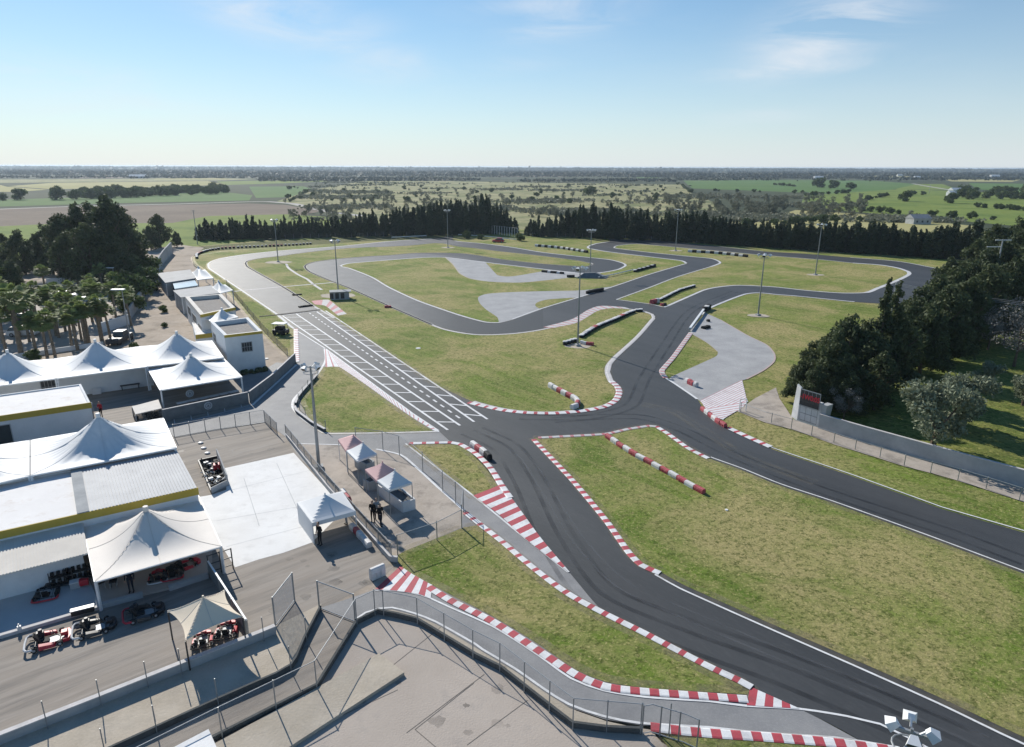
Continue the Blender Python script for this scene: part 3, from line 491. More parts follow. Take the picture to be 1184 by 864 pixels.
# run-off areas
R0 = I0+.005
sheet('run_off', [(515, 298.4), (560.8, 303.5), (574.8, 318.8), (587.5, 320.6), (602.8, 318.8), (625.7, 314.7), (632, 312.3), (674, 316.3), (697, 315.9), (688, 318.5), (648.6, 323), (602.8, 327.5), (564.6, 326.4), (544, 323), (531.5, 316.8), (523.8, 306.6)], R0, 'run', sharp={0, 1, 6, 8})
sheet('run_off', [(553, 344.8), (562, 341), (585, 339), (628, 337.6), (671.5, 336.6), (707, 332.2), (669, 345.3), (661, 345.3), (633, 347.3), (620.6, 351), (619.3, 355), (625.7, 358.8), (592.6, 370.7), (577, 374.6), (574.8, 367.7), (562, 358.8), (554.4, 351)], R0, 'run', sharp={5, 6, 11, 13})
R3 = [(815.9, 363), (832.4, 370.6), (863, 388.4), (885.9, 399.8), (894.8, 410), (894.8, 419), (883.3, 429), (863, 439.8), (852.8, 443), (812, 467.5), (806, 462.8), (773.8, 439.5), (776, 437), (827, 413.8), (829.4, 407.5), (817, 397.3), (799.3, 387), (798, 383.3)]
sheet('run_off', R3, R0, 'run', sharp={0, 9, 10, 11, 12, 16, 17})
line([(832.4, 370.6), (863, 388.4), (885.9, 399.8), (894.8, 410), (894.8, 419), (883.3, 429), (863, 439.8)], .22, R0+.004, 'pink_edge')
line([(829.4, 407.5), (817, 397.3), (799.3, 387)], .12, R0+.004, 'sand'); line([(515, 298.4), (523.8, 306.6), (531.5, 316.8), (544, 323), (564.6, 326.4)], .3, R0+.004, 'sand')
# wedge between the run-off, wall and road
zebra([(809.5, 464.8), (816, 474), (827, 484)], [(858, 440.8), (863, 462), (865, 466)], 11, .34, ('white_paint', 'pink_paint'), z=R0+.006)
zebra([(816, 474.5), (827, 484.4), (836, 487)], [(864, 466), (858, 473), (838, 485)], 6, .34, ('white_paint', 'pink_paint'), z=R0+.010)
# sandy service path behind the fence
sheet('path', [(852, 477), (873, 462), (897, 449.5), (901, 462), (917, 486.5), (945, 496), (1184, 564.5), (1500, 655), (1500, 692), (1178, 580.5), (1139.5, 568), (1107, 557.6), (1075.5, 548.7), (1045, 541), (1017, 532), (988, 523), (964, 515.6), (940, 506.7), (915, 498), (884, 490)], I0+.004, 'paddock', smooth=False)
# lamp pads
for (x, y, r) in [(668, 401, 2.0), (877, 366, 1.9), (942.7, 318.5, 2.0), (781, 290.5, 2.0), (518, 287, 2.2), (321.5, 304, 3.6), (391, 342.5, 3.6), (682, 319.5, 2.6)]:
    c = P(x, y); pts = [(c.x+r*random.uniform(.85, 1.1)*math.cos(t), c.y+r*.8*random.uniform(.85, 1.1)*math.sin(t)) for t in [i*math.pi/9 for i in range(18)]]
    struct('lamp_pad', MB().prism(pts, None, I0+.009), 'sand')
# ---- kerbs
kerb([(617, 510), (661, 556.5), (700.5, 604), (725.5, 639.5), (741, 655.5), (763, 665.3)], .5, .92, .42)
kerb([(622, 508), (650, 506.5), (699, 503.7), (724.8, 498.2), (750, 494.2), (759, 495)], .5, 1.0, .3, ('pale_kerb', 'pink_paint'))
kerb([(759, 495), (773, 503.8), (796, 520.3), (819, 532)], .5, 1.0, .4)
kerb([(542, 467), (556, 470.5), (580, 475.7), (605, 478.6), (640, 479.5), (674, 476.8), (699, 471.8), (711.7, 464.3), (715.8, 455.4), (713.5, 448.5), (706.5, 442)], .75, 1.1, .33)
kerb([(706, 442), (702.2, 432.5), (703.3, 424), (711.7, 413.8), (736.7, 390.8), (753, 372), (756.5, 367), (750, 362.8), (738, 360)], .5, 40, 0, ('pale_kerb',), off=-.1)
kerb([(838.8, 496.6), (863, 508), (888.4, 519.5)], .7, 1.1, .4, off=.3)
kerb([(767, 438.5), (762.8, 433), (763.2, 428.5), (776.4, 413.5), (796.8, 385.5)], .7, 1.3, .3, ('pale_kerb', 'pink_paint'), off=-.3)
zebra([(628, 379.5), (661, 370.3), (679, 359.8), (694.5, 354.8), (722, 356.2)], [(640, 380.5), (668, 374), (690, 361), (705, 357.6), (728, 358)], 16, .25, ('pale_kerb', 'pink_paint'), z=I0+.02)
kerb([(473, 514.7), (500, 514), (522, 513.6), (532, 515.5), (549.6, 526), (566.5, 542.5), (579, 562), (590, 578)], .55, 1.15, .4)
zebra([(579.5, 562.5), (596.7, 585), (625, 624), (658.5, 664)], [(547.5, 575.2), (577, 597.5), (610, 627.5), (657.5, 664.5)], 10, .46)
kerb([(538, 595), (559.7, 612.3), (580, 628.3), (602.8, 647.8), (629.5, 669.5), (659.5, 691), (697.5, 711.5), (741, 733), (787, 757), (820, 774), (854.4, 790), (869, 798)], .46, .98, .38)
kerb([(496, 681.5), (522, 697.5), (571, 722), (623, 755.3), (665, 782.5), (700, 797), (735, 801.8), (780, 805.5), (864, 811.5)], .5, .92, .42)
zebra([(433.5, 684.3), (453.7, 685), (486.8, 690), (498, 695)], [(463, 657), (478, 667), (494, 676), (500, 679)], 4, .5, z=I0+.014)
zebra([(863, 818.5), (893, 820.5), (924, 822.5)], [(867, 796.8), (893, 808.5), (922.5, 821.6)], 3, .45, z=I0+.014)
kerb([(752, 843.5), (788, 848), (830, 851.8), (871, 854.5), (912, 857.5), (954, 861), (1000, 866.5), (1040, 872)], .55, .9, .42)
zebra([(376, 404.5), (440, 452.5), (477.6, 480.5), (507.8, 500.5)], [(376.6, 425.8), (413, 441.5), (444, 466.3), (478, 485.8), (503, 500.4)][0:1]+[(392, 425.5), (420, 444), (450, 465.5), (478, 485), (503, 500.2)], 32, .34, ('white_paint', 'pink_paint'), z=I0+.01)
kerb([(342.3, 381.5), (342.7, 400), (343.5, 420)], .7, 1.1, .35, ('white_paint', 'pink_paint'))
zebra([(360, 349), (380, 347.5), (401, 364)], [(364, 353), (376, 354.5), (391, 366)], 4, .45, ('pale_kerb', 'pink_paint'), z=I0+.01)
# ---- joints of the white slab, oil stains and scuffs on the yard
for a_, b_ in [((245, 574), (360, 545)), ((250, 604), (390, 580)), ((262, 634), (376, 604)), ((282, 554), (300, 610)), ((320, 537), (361, 628))]: line([a_, b_], .03, Y1+.0085, 'wall_con', smooth=False, name='slab_joint')
for k in range(34):
    x_, y_ = random.choice([(random.uniform(20, 330), random.uniform(700, 760)), (random.uniform(300, 430), random.uniform(640, 700)), (random.uniform(205, 320), random.uniform(515, 540)), (random.uniform(420, 620), random.uniform(760, 860))]); c = P(x_, y_); rr_ = random.uniform(.1, .45)
    if y_ > 860-(x_*.4) and x_ < 330: continue
    struct('oil_stain', MB().prism([(c.x+rr_*random.uniform(.6, 1.1)*math.cos(t), c.y+rr_*random.uniform(.5, 1.0)*math.sin(t)) for t in [i*math.pi/7 for i in range(14)]], None, Y1+.0092+k*.00012), 'rubber_mark')
# ---- painted lines
kz = A0+.012
line([(343, 423), (291.5, 470.3)], .3, kz, smooth=False); line([(435, 521), (463, 527.5), (478, 539), (505, 564), (536.8, 592.4)], .22, kz)
line([(375.4, 404), (376.3, 418), (366.5, 434.5), (341, 461.5), (338.5, 472), (348.6, 484.4), (374, 502), (392, 502.8), (450, 502), (508, 500.4)], .28, kz)
line([(343, 514.7), (391.7, 516), (412, 518)], .14, kz); line([(469, 514.6), (548.3, 576), (600, 618.5), (657, 664)], .16, kz)
line([(433.3, 684.7), (453.7, 684.8), (486.8, 690), (520, 704.5), (571, 727.5), (622, 760), (660, 787), (698, 801.2), (749, 809), (820, 813.7), (862, 819), (923, 822.3), (979, 831), (1017, 840), (1048, 855), (1080, 872), (1130, 900)], .13, kz+.001)
line([(410.4, 719), (423, 710.7), (438.4, 706), (453.7, 705), (479, 711.5), (504.6, 721.7), (550, 747.5), (558, 753.5), (596.4, 776.4), (627, 798), (657.5, 817), (698, 831), (739, 838.8), (820, 844), (864.6, 849), (915, 852.5), (966, 856), (1000, 861), (1040, 868)], .14, kz+.001)
line([(202, 507), (250, 498), (306.6, 489.5)], .14, kz, smooth=False); line([(191, 494.8), (240, 483.5), (291, 469.5)], .08, kz, 'worn_paint', smooth=False)
for i in range(5):
    t = (i+.6)/5.2; a = (191+(291-191)*t, 494.8-(494.8-469.5)*t); line([a, (a[0]-1.5-3*0, a[1]-7.5)], .08, kz, 'worn_paint', smooth=False)
line([(190, 487.3), (240, 476.2), (286, 463.6)], .08, kz, 'worn_paint', smooth=False)
# starting grid
def lerp2(a, b, t): return (a[0]+(b[0]-a[0])*t, a[1]+(b[1]-a[1])*t)
GL = [((326, 365.7), (517.7, 498.7)), ((342.6, 363.9), (532, 493.6)), ((366.5, 361.5), (548.3, 489.3)), ((376.5, 360.3), (563.6, 486.3))]
for a, b in GL: line([a, b], .25, kz, smooth=False)
line([(321.5, 366.6), (339.5, 381), (375.7, 403.8), (477.6, 480), (507, 499.6)], .2, kz, smooth=False); line([(321.5, 366.4), (372, 359.9)], .25, kz, smooth=False)
ca, cb = P(357.9, 363), P(536.3, 488.5); cl_ = (cb-ca).length; n = int(cl_/1.9); mb = MB()
for i in range(n):
    p = ca.lerp(cb, (i)/n); q = ca.lerp(cb, (i+.5)/n); strip(mb, [p, q], .22, kz)
struct('painted_line', mb, 'white_paint')
for (l1, l2) in ((0, 1), (2, 3)):
    a0, a1 = W(GL[l1]); b0, b1 = W(GL[l2]); mb = MB(); n = 17
    for i in range(n):
        t = (i+.7)/(n+.2); p = a0.lerp(a1, t-.012); q = b0.lerp(b1, t+.012); strip(mb, [p, q], .24, kz+.001)
        r_ = p.lerp(q, .12); d = (a1-a0).normalized()
    struct('painted_line', mb, 'white_paint')
# pale duct covers crossing the grass and track, black strip standing in for a gantry shadow at the line
line([(269, 338), (322, 332.8), (388.4, 327.3)], .7, kz+.002, 'pale_kerb', smooth=False, name='duct_cover'); line([(331, 305.8), (334, 311), (345, 318.5), (355, 323.5), (363, 330), (372, 336)], .6, kz+.002, 'pale_kerb', name='duct_cover')
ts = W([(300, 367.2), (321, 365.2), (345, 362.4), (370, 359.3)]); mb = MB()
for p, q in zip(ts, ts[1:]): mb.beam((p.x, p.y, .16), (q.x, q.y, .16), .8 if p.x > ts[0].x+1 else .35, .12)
struct('gantry_shadow_strip', mb, 'black')
# tyre marks: long thin worn lines following the racing line
def marks(pts, offs, wd, m, z=A1+.004):
    l = poly(pts, False, step=1.0)
    for k, o in enumerate(offs): struct('tyre_mark', strip(MB(), l, wd, z+.0012*k, off=o), m)
marks([(545, 500), (585, 520), (612, 560), (640, 620), (690, 690), (790, 735), (900, 775), (1020, 825), (1140, 880)], [-1.2, .3, 1.4], .35, 'rubber_mark'); marks([(560, 500), (600, 530), (626, 570), (660, 625), (712, 680), (800, 722), (900, 765), (1020, 815), (1140, 870)], [0, .9], .16, 'pale_mark', A1+.0085)
marks([(640, 488), (700, 484), (745, 485), (790, 500), (850, 530), (950, 570), (1100, 620), (1184, 652)], [-.5, .8], .3, 'rubber_mark', A1+.0115); marks([(740, 470), (775, 478), (810, 500), (860, 532), (940, 562)], [0, .8], .5, 'dust_mark', A1+.0145); marks([(600, 484), (680, 484), (730, 470), (745, 440), (770, 400), (800, 360), (850, 338)], [-.6, .7], .35, 'rubber_mark', A1+.018)
# ================================================================ STRUCTURES AND FURNITURE
GZ = .13          # mean height of the paved surfaces above z = 0
def lab_thing(name, label, cat, loc, group=None, rz=0.0): return thing(name, label, cat, loc, group, rz)
# ---- light masts
def mast(base, top_px, label, heads=4, hs=1.0, r=.14, group='floodlight masts round the circuit', ladder=False, height=None, spread=1.0):
    b = P(*base, GZ) if not isinstance(base, Vector) else base
    hgt = height or zat(b.x, b.y, top_px[1]); t = thing('light_mast', label, 'light mast', b, group)
    mb = MB(); mb.tube(b, (b.x, b.y, hgt*.55), r, 10, r*.78).tube((b.x, b.y, hgt*.55), (b.x, b.y, hgt), r*.78, 10, r*.5); mb.build('pole', 'steel', t, smooth=False)
    MB().box((b.x, b.y, b.z+.12), (.7, .7, .3), .3).build('base_block', 'wall_con', t)
    a = MB(); 
    z = hgt-.12
    a.beam((b.x-1.0*spread, b.y+.15, z+.1), (b.x+1.0*spread, b.y-.15, z-.1), .08, .08); a.beam((b.x-.7*spread, b.y-.3, z-.35), (b.x+.7*spread, b.y+.3, z-.35), .06, .06)
    ring = [Vector((b.x+.75*spread*math.cos(q), b.y+.75*spread*math.sin(q), z-.45)) for q in [i*math.pi/8 for i in range(17)]]; a.path(ring, .025, 5)
    a.build('crossarm', 'metal', t)
    for i in range(heads):
        an = math.pi*2*(i+.5)/heads+.35; rr = .85*spread; cx, cy = b.x+rr*math.cos(an), b.y+rr*math.sin(an); d = Vector((math.cos(an), math.sin(an), -.75)).normalized()
        sd_ = Vector((-math.sin(an), math.cos(an), 0)); up = sd_.cross(d); c = Vector((cx, cy, z+.12)); w0, w1, l_ = .13*hs, .27*hs, .42*hs
        lo = [c-d*.12+sd_*w0*i_+up*w0*j_ for i_, j_ in ((-1, -1), (1, -1), (1, 1), (-1, 1))]; hi = [c+d*(l_-.12)+sd_*w1*i_+up*w1*.8*j_ for i_, j_ in ((-1, -1), (1, -1), (1, 1), (-1, 1))]
        f = MB().hexa(lo, hi); f.beam(c-d*.1, (b.x+.2*math.cos(an), b.y+.2*math.sin(an), z), .05, .05); fo = f.build('floodlight', 'whitemetal', t)
        cc = c+d*(l_-.115); q = [cc+sd_*w1*.86*i_+up*w1*.7*j_ for i_, j_ in ((-1, -1), (1, -1), (1, 1), (-1, 1))]; MB().quad(*q).build('lamp_glass', 'lampface', fo)
    return t
mast((321.7, 303), (320, 254), 'tall thin floodlight mast on a round pad in the grass inside the far left bend')
mast((391.5, 342), (389, 278), 'floodlight mast beside the start line with a cabinet at its foot')
mast((518, 286.5), (518, 243), 'slim floodlight mast alone on the narrow grass strip before the far cypress row')
mast((682, 319), (684.8, 265.8), 'floodlight mast beside the small dark cover at the middle hairpin')
mast((668, 400), (672, 309.6), 'tall floodlight mast beside the long white tyre wall in the central lawn')
mast((781, 290), (787, 242.4), 'floodlight mast in the thin grass strip beside the top right straight')
mast((942.7, 318), (950.8, 259.5), 'floodlight mast alone in the wide lawn inside the right hand loop')
mast((876.5, 365), (883.9, 294.6), 'floodlight mast on a round pad beside the pale curved run-off')
mast((369, 541.7), (361, 423), 'tall thick lamp mast by the paddock fence next to the pit road', r=.15, spread=.8, hs=.8)
pt = P(1054, 846, 11.0); mast(Vector((pt.x, pt.y, GZ)), None, 'nearest floodlight mast, four white lamp heads over the dark track', height=11.1, r=.085, spread=.52, hs=.62)
# cabinets at the foot of the start line mast and small cover by the hairpin
c = P(393, 345.5, GZ); t = thing('control_cabin', 'low grey control cabinets on a pale pad at the foot of the start line mast', 'cabinet', c)
m_ = MB(); m_.box((c.x, c.y, c.z+.75), (3.6, 2.2, 1.5), .25); m_.box((c.x+.2, c.y-.1, c.z+1.55), (4.1, 2.6, .1), .25); m_.build('cabinet', 'wall_con', t)
d_ = MB(); [d_.box((c.x-1.2+i*1.0, c.y-1.15+.27*(i-1.2)*.9, c.z+.75), (.7, .05, 1.1), .25) for i in range(3)]; d_.build('door', 'darkmetal', t)
c = P(682.5, 320.8, GZ); t = thing('equipment_cover', 'low dark sheeted cover at the foot of the mast by the middle hairpin', 'cover', c)
lo = [c+Vector(v) for v in ((-3.6, -1.8, 0), (3.6, -2.2, 0), (4.6, 1.3, 0), (-2.4, 2.2, 0))]; hi = [c+Vector(v) for v in ((-1.6, -.6, 1.1), (1.0, -.7, 1.2), (1.2, .6, 1.1), (-1.2, .9, 1.0))]
MB().hexa(lo, hi).build('cover_sheet', 'panel', t); MB().box((c.x-4.6, c.y, c.z+.3), (1.8, .8, .5)).build('tyre_pile', 'black', t)
# ---- barriers
def barrier(pts, n, label, cols='rw', wd=.5, h=.46, gap=.04, group=None, shape='block', cat='barrier', name='tyre_barrier', smooth=True):
    l = poly(pts, False, step=.4) if smooth else W(pts); r_, Lg = resample(l, n); c0 = r_[0].lerp(r_[-1], .5); t = thing(name, label, cat, (c0.x, c0.y, GZ), group)
    for i in range(n):
        a, b = r_[i].copy(), r_[i+1].copy(); d = (b-a); ln = d.length; d.normalize(); a += d*gap/2; b -= d*gap/2; k = cols[i % len(cols)]
        m = {'r': 'redb', 'w': 'whiteb', 'p': 'pale_kerb', 'b': 'black', 'g': 'metal'}[k]; s_ = Vector((-d.y, d.x, 0)); mb = MB(); z0 = GZ
        jz = random.uniform(-.03, .03); jo = random.uniform(-.04, .04)
        if shape == 'tyre':      # separate stacks of tyres, the top one painted
            for q in ((.27, .75) if ln > .9 else (.5,)):
                p = a.lerp(b, q)+s_*random.uniform(-.05, .05); rad = wd*.5*random.uniform(.94, 1.05); hh = h*random.uniform(.92, 1.08)
                for k2 in range(3):
                    zz = z0+.02+k2*hh/3; top = k2 == 2
                    mb.tube((p.x, p.y, zz), (p.x, p.y, zz+hh/3*.4), rad*.85, 10, rad, mi=1, cap=False); mb.tube((p.x, p.y, zz+hh/3*.4), (p.x, p.y, zz+hh/3*.95), rad, 10, rad*.84, mi=0 if top else 1)
            mb.build('tyre_stack', [m, 'black'], t)
        else:
            prof = [(-.5, 0), (-.5, .62), (-.36, .95), (-.2, 1.0), (.2, 1.0), (.36, .95), (.5, .62), (.5, 0)]
            A_ = [a+s_*(wd*x+jo)+Vector((0, 0, z0+(h+jz)*z)) for x, z in prof]; B_ = [b+s_*(wd*x+jo)+Vector((0, 0, z0+(h+jz)*z)) for x, z in prof]; k_ = len(prof)
            mb.add(A_+B_, [tuple(range(k_-1, -1, -1)), tuple(range(k_, 2*k_))]+[(i_, (i_+1) % k_, k_+(i_+1) % k_, k_+i_) for i_ in range(k_)])
            for q in (.33, .67):    # moulded grooves as ribs
                p = a.lerp(b, q); mb.beam(p-s_*wd*.505+Vector((0, 0, z0+.05)), p-s_*wd*.505+Vector((0, 0, z0+h*.6)), .05, .03); mb.beam(p+s_*wd*.505+Vector((0, 0, z0+.05)), p+s_*wd*.505+Vector((0, 0, z0+h*.6)), .05, .03)
            mb.build('barrier_block', m, t)
    return t
barrier([(701, 507), (712, 514.5), (732.4, 528), (752.8, 538.5), (788, 558.5), (814, 573)], 13, 'long diagonal line of red and white barrier blocks across the near right lawn', wd=.42, h=.4)
barrier([(635.6, 448.5), (643, 453), (654.4, 459), (663.8, 464), (668.3, 468.3), (667, 472.5), (660.5, 474.8)], 9, 'hooked white barrier with red blocks at the bottom edge of the central lawn', 'wwrwrwwrw', h=.55)
barrier([(671, 392), (689, 380.8), (709.5, 372.2), (724, 365.6), (733, 362)], 15, 'long tyre wall with pale painted caps running up from the central mast', 'wpwprwp', shape='tyre', wd=.85, h=.5)
barrier([(651.5, 400.5), (666.5, 396)], 4, 'short tyre wall on the left foot of the central mast', 'ww', shape='tyre', wd=.75, h=.6)
barrier([(671, 398.3), (677, 399.4), (686, 400.7)], 4, 'short barrier of white and red blocks right of the central mast', 'wwrr')
barrier([(734.5, 361.5), (742.5, 360.9)], 2, 'two pale tyre stacks at the tip of the central lawn', 'ww', shape='tyre', wd=.9)
barrier([(761.5, 349.5), (772, 344.5), (785, 338), (803, 332.5)], 12, 'pale capped tyre wall beside the road in the upper right lawn', 'wwwww', shape='tyre', wd=.8, h=.5)
barrier([(753, 352.5), (757, 351), (761, 350.3)], 3, 'small cluster of red blocks at the lower end of the upper right tyre wall', 'rrw', wd=.8, h=.8)
barrier([(763.5, 354.5), (770, 354)], 2, 'two low dark red blocks at the lawn corner by the junction', 'rb')
barrier([(813.5, 361.5), (820, 357.5)], 3, 'dark and white tyre bundle at the top of the run-off rail', 'bwb', shape='tyre', wd=1.0, h=.8)
barrier([(812.5, 381.5), (819.5, 380.2)], 3, 'flat black tyre bundle lying on the pale curved run-off', 'bbb', h=.45, wd=.8)
barrier([(817.3, 373), (820.2, 372.8)], 1, 'single small black block near the top of the pale run-off', 'b', h=.4)
barrier([(793.5, 443.5), (799, 446.2), (805.5, 449)], 4, 'white and red block pair standing alone on the lower run-off', 'wrr', h=.6)
barrier([(811.5, 475), (819, 481), (827, 488), (838.5, 496)], 6, 'red and white barrier blocks along the road edge at the striped wedge', 'rwrwrr', h=.42, wd=.4)
barrier([(795.5, 292), (830, 294.3), (864, 298)], 14, 'broken line of low white and black blocks left of the right loop mast', 'wb', wd=.9, h=.75)
barrier([(619, 285.5), (648, 288.2), (679, 293)], 18, 'broken line of low white and black blocks near the far middle hairpin', 'wb', wd=.9, h=.75)
barrier([(733, 315.5), (745, 312), (757.5, 308.8)], 10, 'white and dark tyre wall at the end of the rail by the middle bend', 'wb', shape='tyre', wd=.8, h=.6)
barrier([(627, 315.2), (637, 316.2), (651.5, 317.5)], 7, 'black tyre bundles on the tip of the upper pale run-off', 'bbw', wd=.9, h=.5)
barrier([(678.5, 340.8), (687, 338.7), (697, 336.8)], 5, 'black tyre bundle by the road at the lower pale run-off', 'bbb', shape='tyre', wd=.9, h=.6)
barrier([(228, 300), (227.5, 296.5), (232, 293.8), (241, 291), (258, 288.5), (284, 287), (312, 285.7), (343, 284.2), (361, 282.8)], 22, 'long far tyre wall, white and dark red, outside the far left bend', 'wwwwrr', shape='tyre', wd=.8, h=.6)
barrier([(545.5, 517), (553, 522.5), (560, 528), (566, 534)], 4, 'short white barrier with one red block beside the track at the pit exit', 'wrwb', h=.55)
barrier([(407, 612), (414, 619.5), (421, 627.5), (428, 635.5)], 5, 'angled line of white and red blocks against the fence right of the white gazebo', 'wrww', h=.42, wd=.42)
barrier([(396, 576), (400, 581), (404, 586)], 2, 'white and red blocks behind the white gazebo', 'wr', h=.7)
barrier([(429, 673), (437, 669.5), (445, 666)], 1, 'big white box block at the end of the paddock fence', 'w', h=.8, wd=.4, smooth=False)
barrier([(375, 382.5), (352, 381.8)][::-1], 1, 'x', 'b') if False else None
barrier([(338, 342.5), (349, 341.6)], 4, 'short black rubber strip on the track edge above the start line', 'bbb', h=.25, wd=.6)
barrier([(345.5, 356.5), (361, 354.5)], 6, 'row of small black blocks lying on the track just before the start line', 'bbb', h=.28, wd=.7)
barrier([(444.5, 356.8), (452.5, 356.4)], 2, 'small red marker block on the grass by the inner road', 'r', h=.4)
def rail(pts, h, label, m='whitemetal', n=8, cat='guard rail', name='guard_rail', posts=True, thick=.1):
    l = poly(pts, False); r_, Lg = resample(l, n); c0 = r_[n//2]; t = thing(name, label, cat, (c0.x, c0.y, GZ))
    mb = MB()
    for a, b in zip(l, l[1:]): mb.beam((a.x, a.y, GZ+h-.13), (b.x, b.y, GZ+h-.13), thick, .26)
    mb.build('rail', m, t)
    for p in r_: MB().box((p.x, p.y, GZ+h/2-.05), (.1, .1, h-.1)).build('post', 'steel', t)
    return t
rail([(797.5, 384), (806, 372), (813.5, 361.5)], .6, 'white guard rail along the road beside the pale run-off', thick=.35)
rail([(692, 323), (710, 319.5), (733, 314)], .5, 'thin pale rail leading to the tyre wall by the middle bend')
rail([(453, 277), (470, 276.3), (493, 275)], .8, 'pale guard rail beyond the far left straight under the cypress row')
rail([(530, 274), (560, 276), (597, 280)], .9, 'long white guard rail beyond the far straight beside the red car')
# ---- fences
def fence(pts, h, label, net='fence', np_=None, post='steel', r=.035, posts_px=None, top=True, bottom=False, smooth=False, cat='fence', zb=GZ, curve=None):
    l = poly(pts, False, step=1.0) if smooth else W(pts)
    n = np_ or max(2, int(resample(l, 1)[1]/2.5)); r_, _ = resample(l, n)
    if posts_px: r_ = W(posts_px)
    c0 = l[len(l)//2]; t = thing('mesh_fence', label, cat, (c0.x, c0.y, zb)); mb = MB()
    for a, b in zip(l, l[1:]): mb.quad((a.x, a.y, zb+.03), (b.x, b.y, zb+.03), (b.x, b.y, zb+h-.02), (a.x, a.y, zb+h-.02))
    if net: mb.build('netting', net, t)
    for on, z_, nm in ((top, h, 'top_rail'), (bottom, .06, 'bottom_rail')):
        if on:
            mb = MB()
            for a, b in zip(l, l[1:]): mb.tube((a.x, a.y, zb+z_), (b.x, b.y, zb+z_), r*.7, 5)
            mb.build(nm, 'metal', t)
    for p in r_:
        MB().tube((p.x, p.y, zb-.1), (p.x, p.y, zb+h+.05), r, 7).build('post', post, t)
    return t
def wall(pts, h, th, label, m='wall_con', cap=None, cat='wall', smooth=False, name='low_wall', zb=0.0):
    l = poly(pts, False, step=1.0) if smooth else W(pts); ns = normals(l); n = len(l); c0 = l[n//2]
    A_ = [p+q*th/2 for p, q in zip(l, ns)]; B_ = [p-q*th/2 for p, q in zip(l, ns)]; t = thing(name, label, cat, (c0.x, c0.y, 0))
    MB().prism([(p.x, p.y) for p in B_+A_[::-1]], zb, h+GZ).build('wall_body', m, t)
    if cap:
        A_ = [p+q*(th/2+.03) for p, q in zip(l, ns)]; B_ = [p-q*(th/2+.03) for p, q in zip(l, ns)]
        MB().prism([(p.x, p.y) for p in B_+A_[::-1]], h+GZ+.003, h+GZ+.06, bottom=True).build('coping', cap, t)
    return t
# bottom left terrace walls; front-face shade is put into the dark kerb colour
wall([(-250, 966), (0, 862.5), (120, 814.5), (215, 776), (300, 742), (319, 734)], .45, .22, 'long low pale wall from the bottom left corner past the small cream canopy', 'wall_con', 'pale_kerb')
wall([(-250, 1060), (120, 877), (250, 817), (320, 786), (337, 776), (343, 767), (352, 745), (371, 708)], .32, .12, 'first kerb wall darkened for shade, stepping down below the long pale wall', 'dark_con_shade', None, smooth=False)
wall([(-200, 1096), (100, 937), (250, 858.5), (367, 798.5), (413, 723.5), (437, 711.5), (460, 716), (482, 721.5), (550, 763), (579, 777.5), (635, 822), (662, 843), (700, 848), (742, 850)], .3, .14, 'second kerb wall darkened for shade, carrying the wire fence along the bottom pit road', 'dark_con_shade')
fence([(-50, 892), (0, 868.5), (120, 820), (215, 781.5), (300, 747), (316, 740.5)], 1.5, 'wire fence along the long pale wall at the bottom left', None, posts_px=[(-60, 893), (56, 845), (118, 819.5), (172, 797.5), (211, 782), (306, 744)], top=False, r=.025)
fence([(120, 880), (250, 820), (337, 779), (371, 709)], 1.5, 'wire posts on the first dark kerb wall', None, posts_px=[(60, 906), (123, 878), (182, 850), (253, 818), (337, 779), (355, 744)], top=False, r=.025)
fence([(100, 940), (250, 861), (367, 801), (413, 726), (437, 714), (482, 724), (550, 765), (579, 780), (635, 825), (662, 846), (742, 853)], 1.75, 'tall wire fence along the bottom pit road with thin grey posts', 'fence', posts_px=[(258, 858), (320, 825), (367, 801), (413, 726), (434, 714.5), (444, 715.5), (483, 725), (514, 743.5), (547, 764), (578, 780), (606, 803), (635, 826), (662, 847), (701, 849), (740, 852), (773, 853)], r=.03)
fence([(318.8, 727), (341, 697)], 1.9, 'short fence panel with a white top rail beside the small cream canopy', 'whitenet', 1, r=.045, bottom=True)
fence([(369.5, 706), (411, 722)], 1.85, 'short fence panel closing the gap at the start of the bottom pit road', 'fence', 1, r=.045, bottom=True)
fence([(742, 852), (752, 850), (790, 862), (805, 869)], 1.6, 'bent fence panel at the very bottom beside the red and white kerb', 'fence', 3, bottom=True)
# paddock fences
wall([(331.5, 507), (345, 524), (379, 567), (411, 604), (452, 651), (460, 652)], .35, .15, 'low wall with netting between the white slab and the small market stalls', 'wall_con', 'pale_kerb')
fence([(331, 506.5), (379, 566.5), (411, 603.5), (453, 650)], 1.25, 'dark netting fence on the low wall beside the market stalls', 'darknet', 12)
fence([(412, 517), (440, 521), (463, 527.5), (479, 539), (505, 564), (536, 592), (534, 612)], 1.8, 'wire fence round the market stalls along the pit exit road', 'fence', None, posts_px=[(412, 517), (443, 522), (462, 528), (489, 547), (512, 570), (527, 584), (536, 594), (534, 612)])
fence([(460, 644), (505, 628.5), (534, 613)], 1.5, 'low wire fence at the bottom edge of the market stall yard', 'fence', None, posts_px=[(460, 644), (505.5, 627), (534, 613)])
fence([(306.6, 489.5), (250, 498.5), (202, 507.5)], 1.3, 'wire fence with thin posts along the back pit lane below the big white tent', 'fence', 6, bottom=True)
fence([(306.6, 490), (321, 504.5)], 1.3, 'short netting return fence at the corner of the back pit lane', 'darknet', 2)
wall([(341, 474), (343, 479), (360, 492), (376, 501)][::1], .3, .2, 'low dark wall on the left tip of the triangular lawn', 'dark_con_shade', 'pale_kerb')
wall([(366.5, 438), (354, 452), (345, 463), (342, 471)], .35, .2, 'curved low wall beside the lawn at the pit entry', 'dark_con_shade', 'pale_kerb', smooth=True)
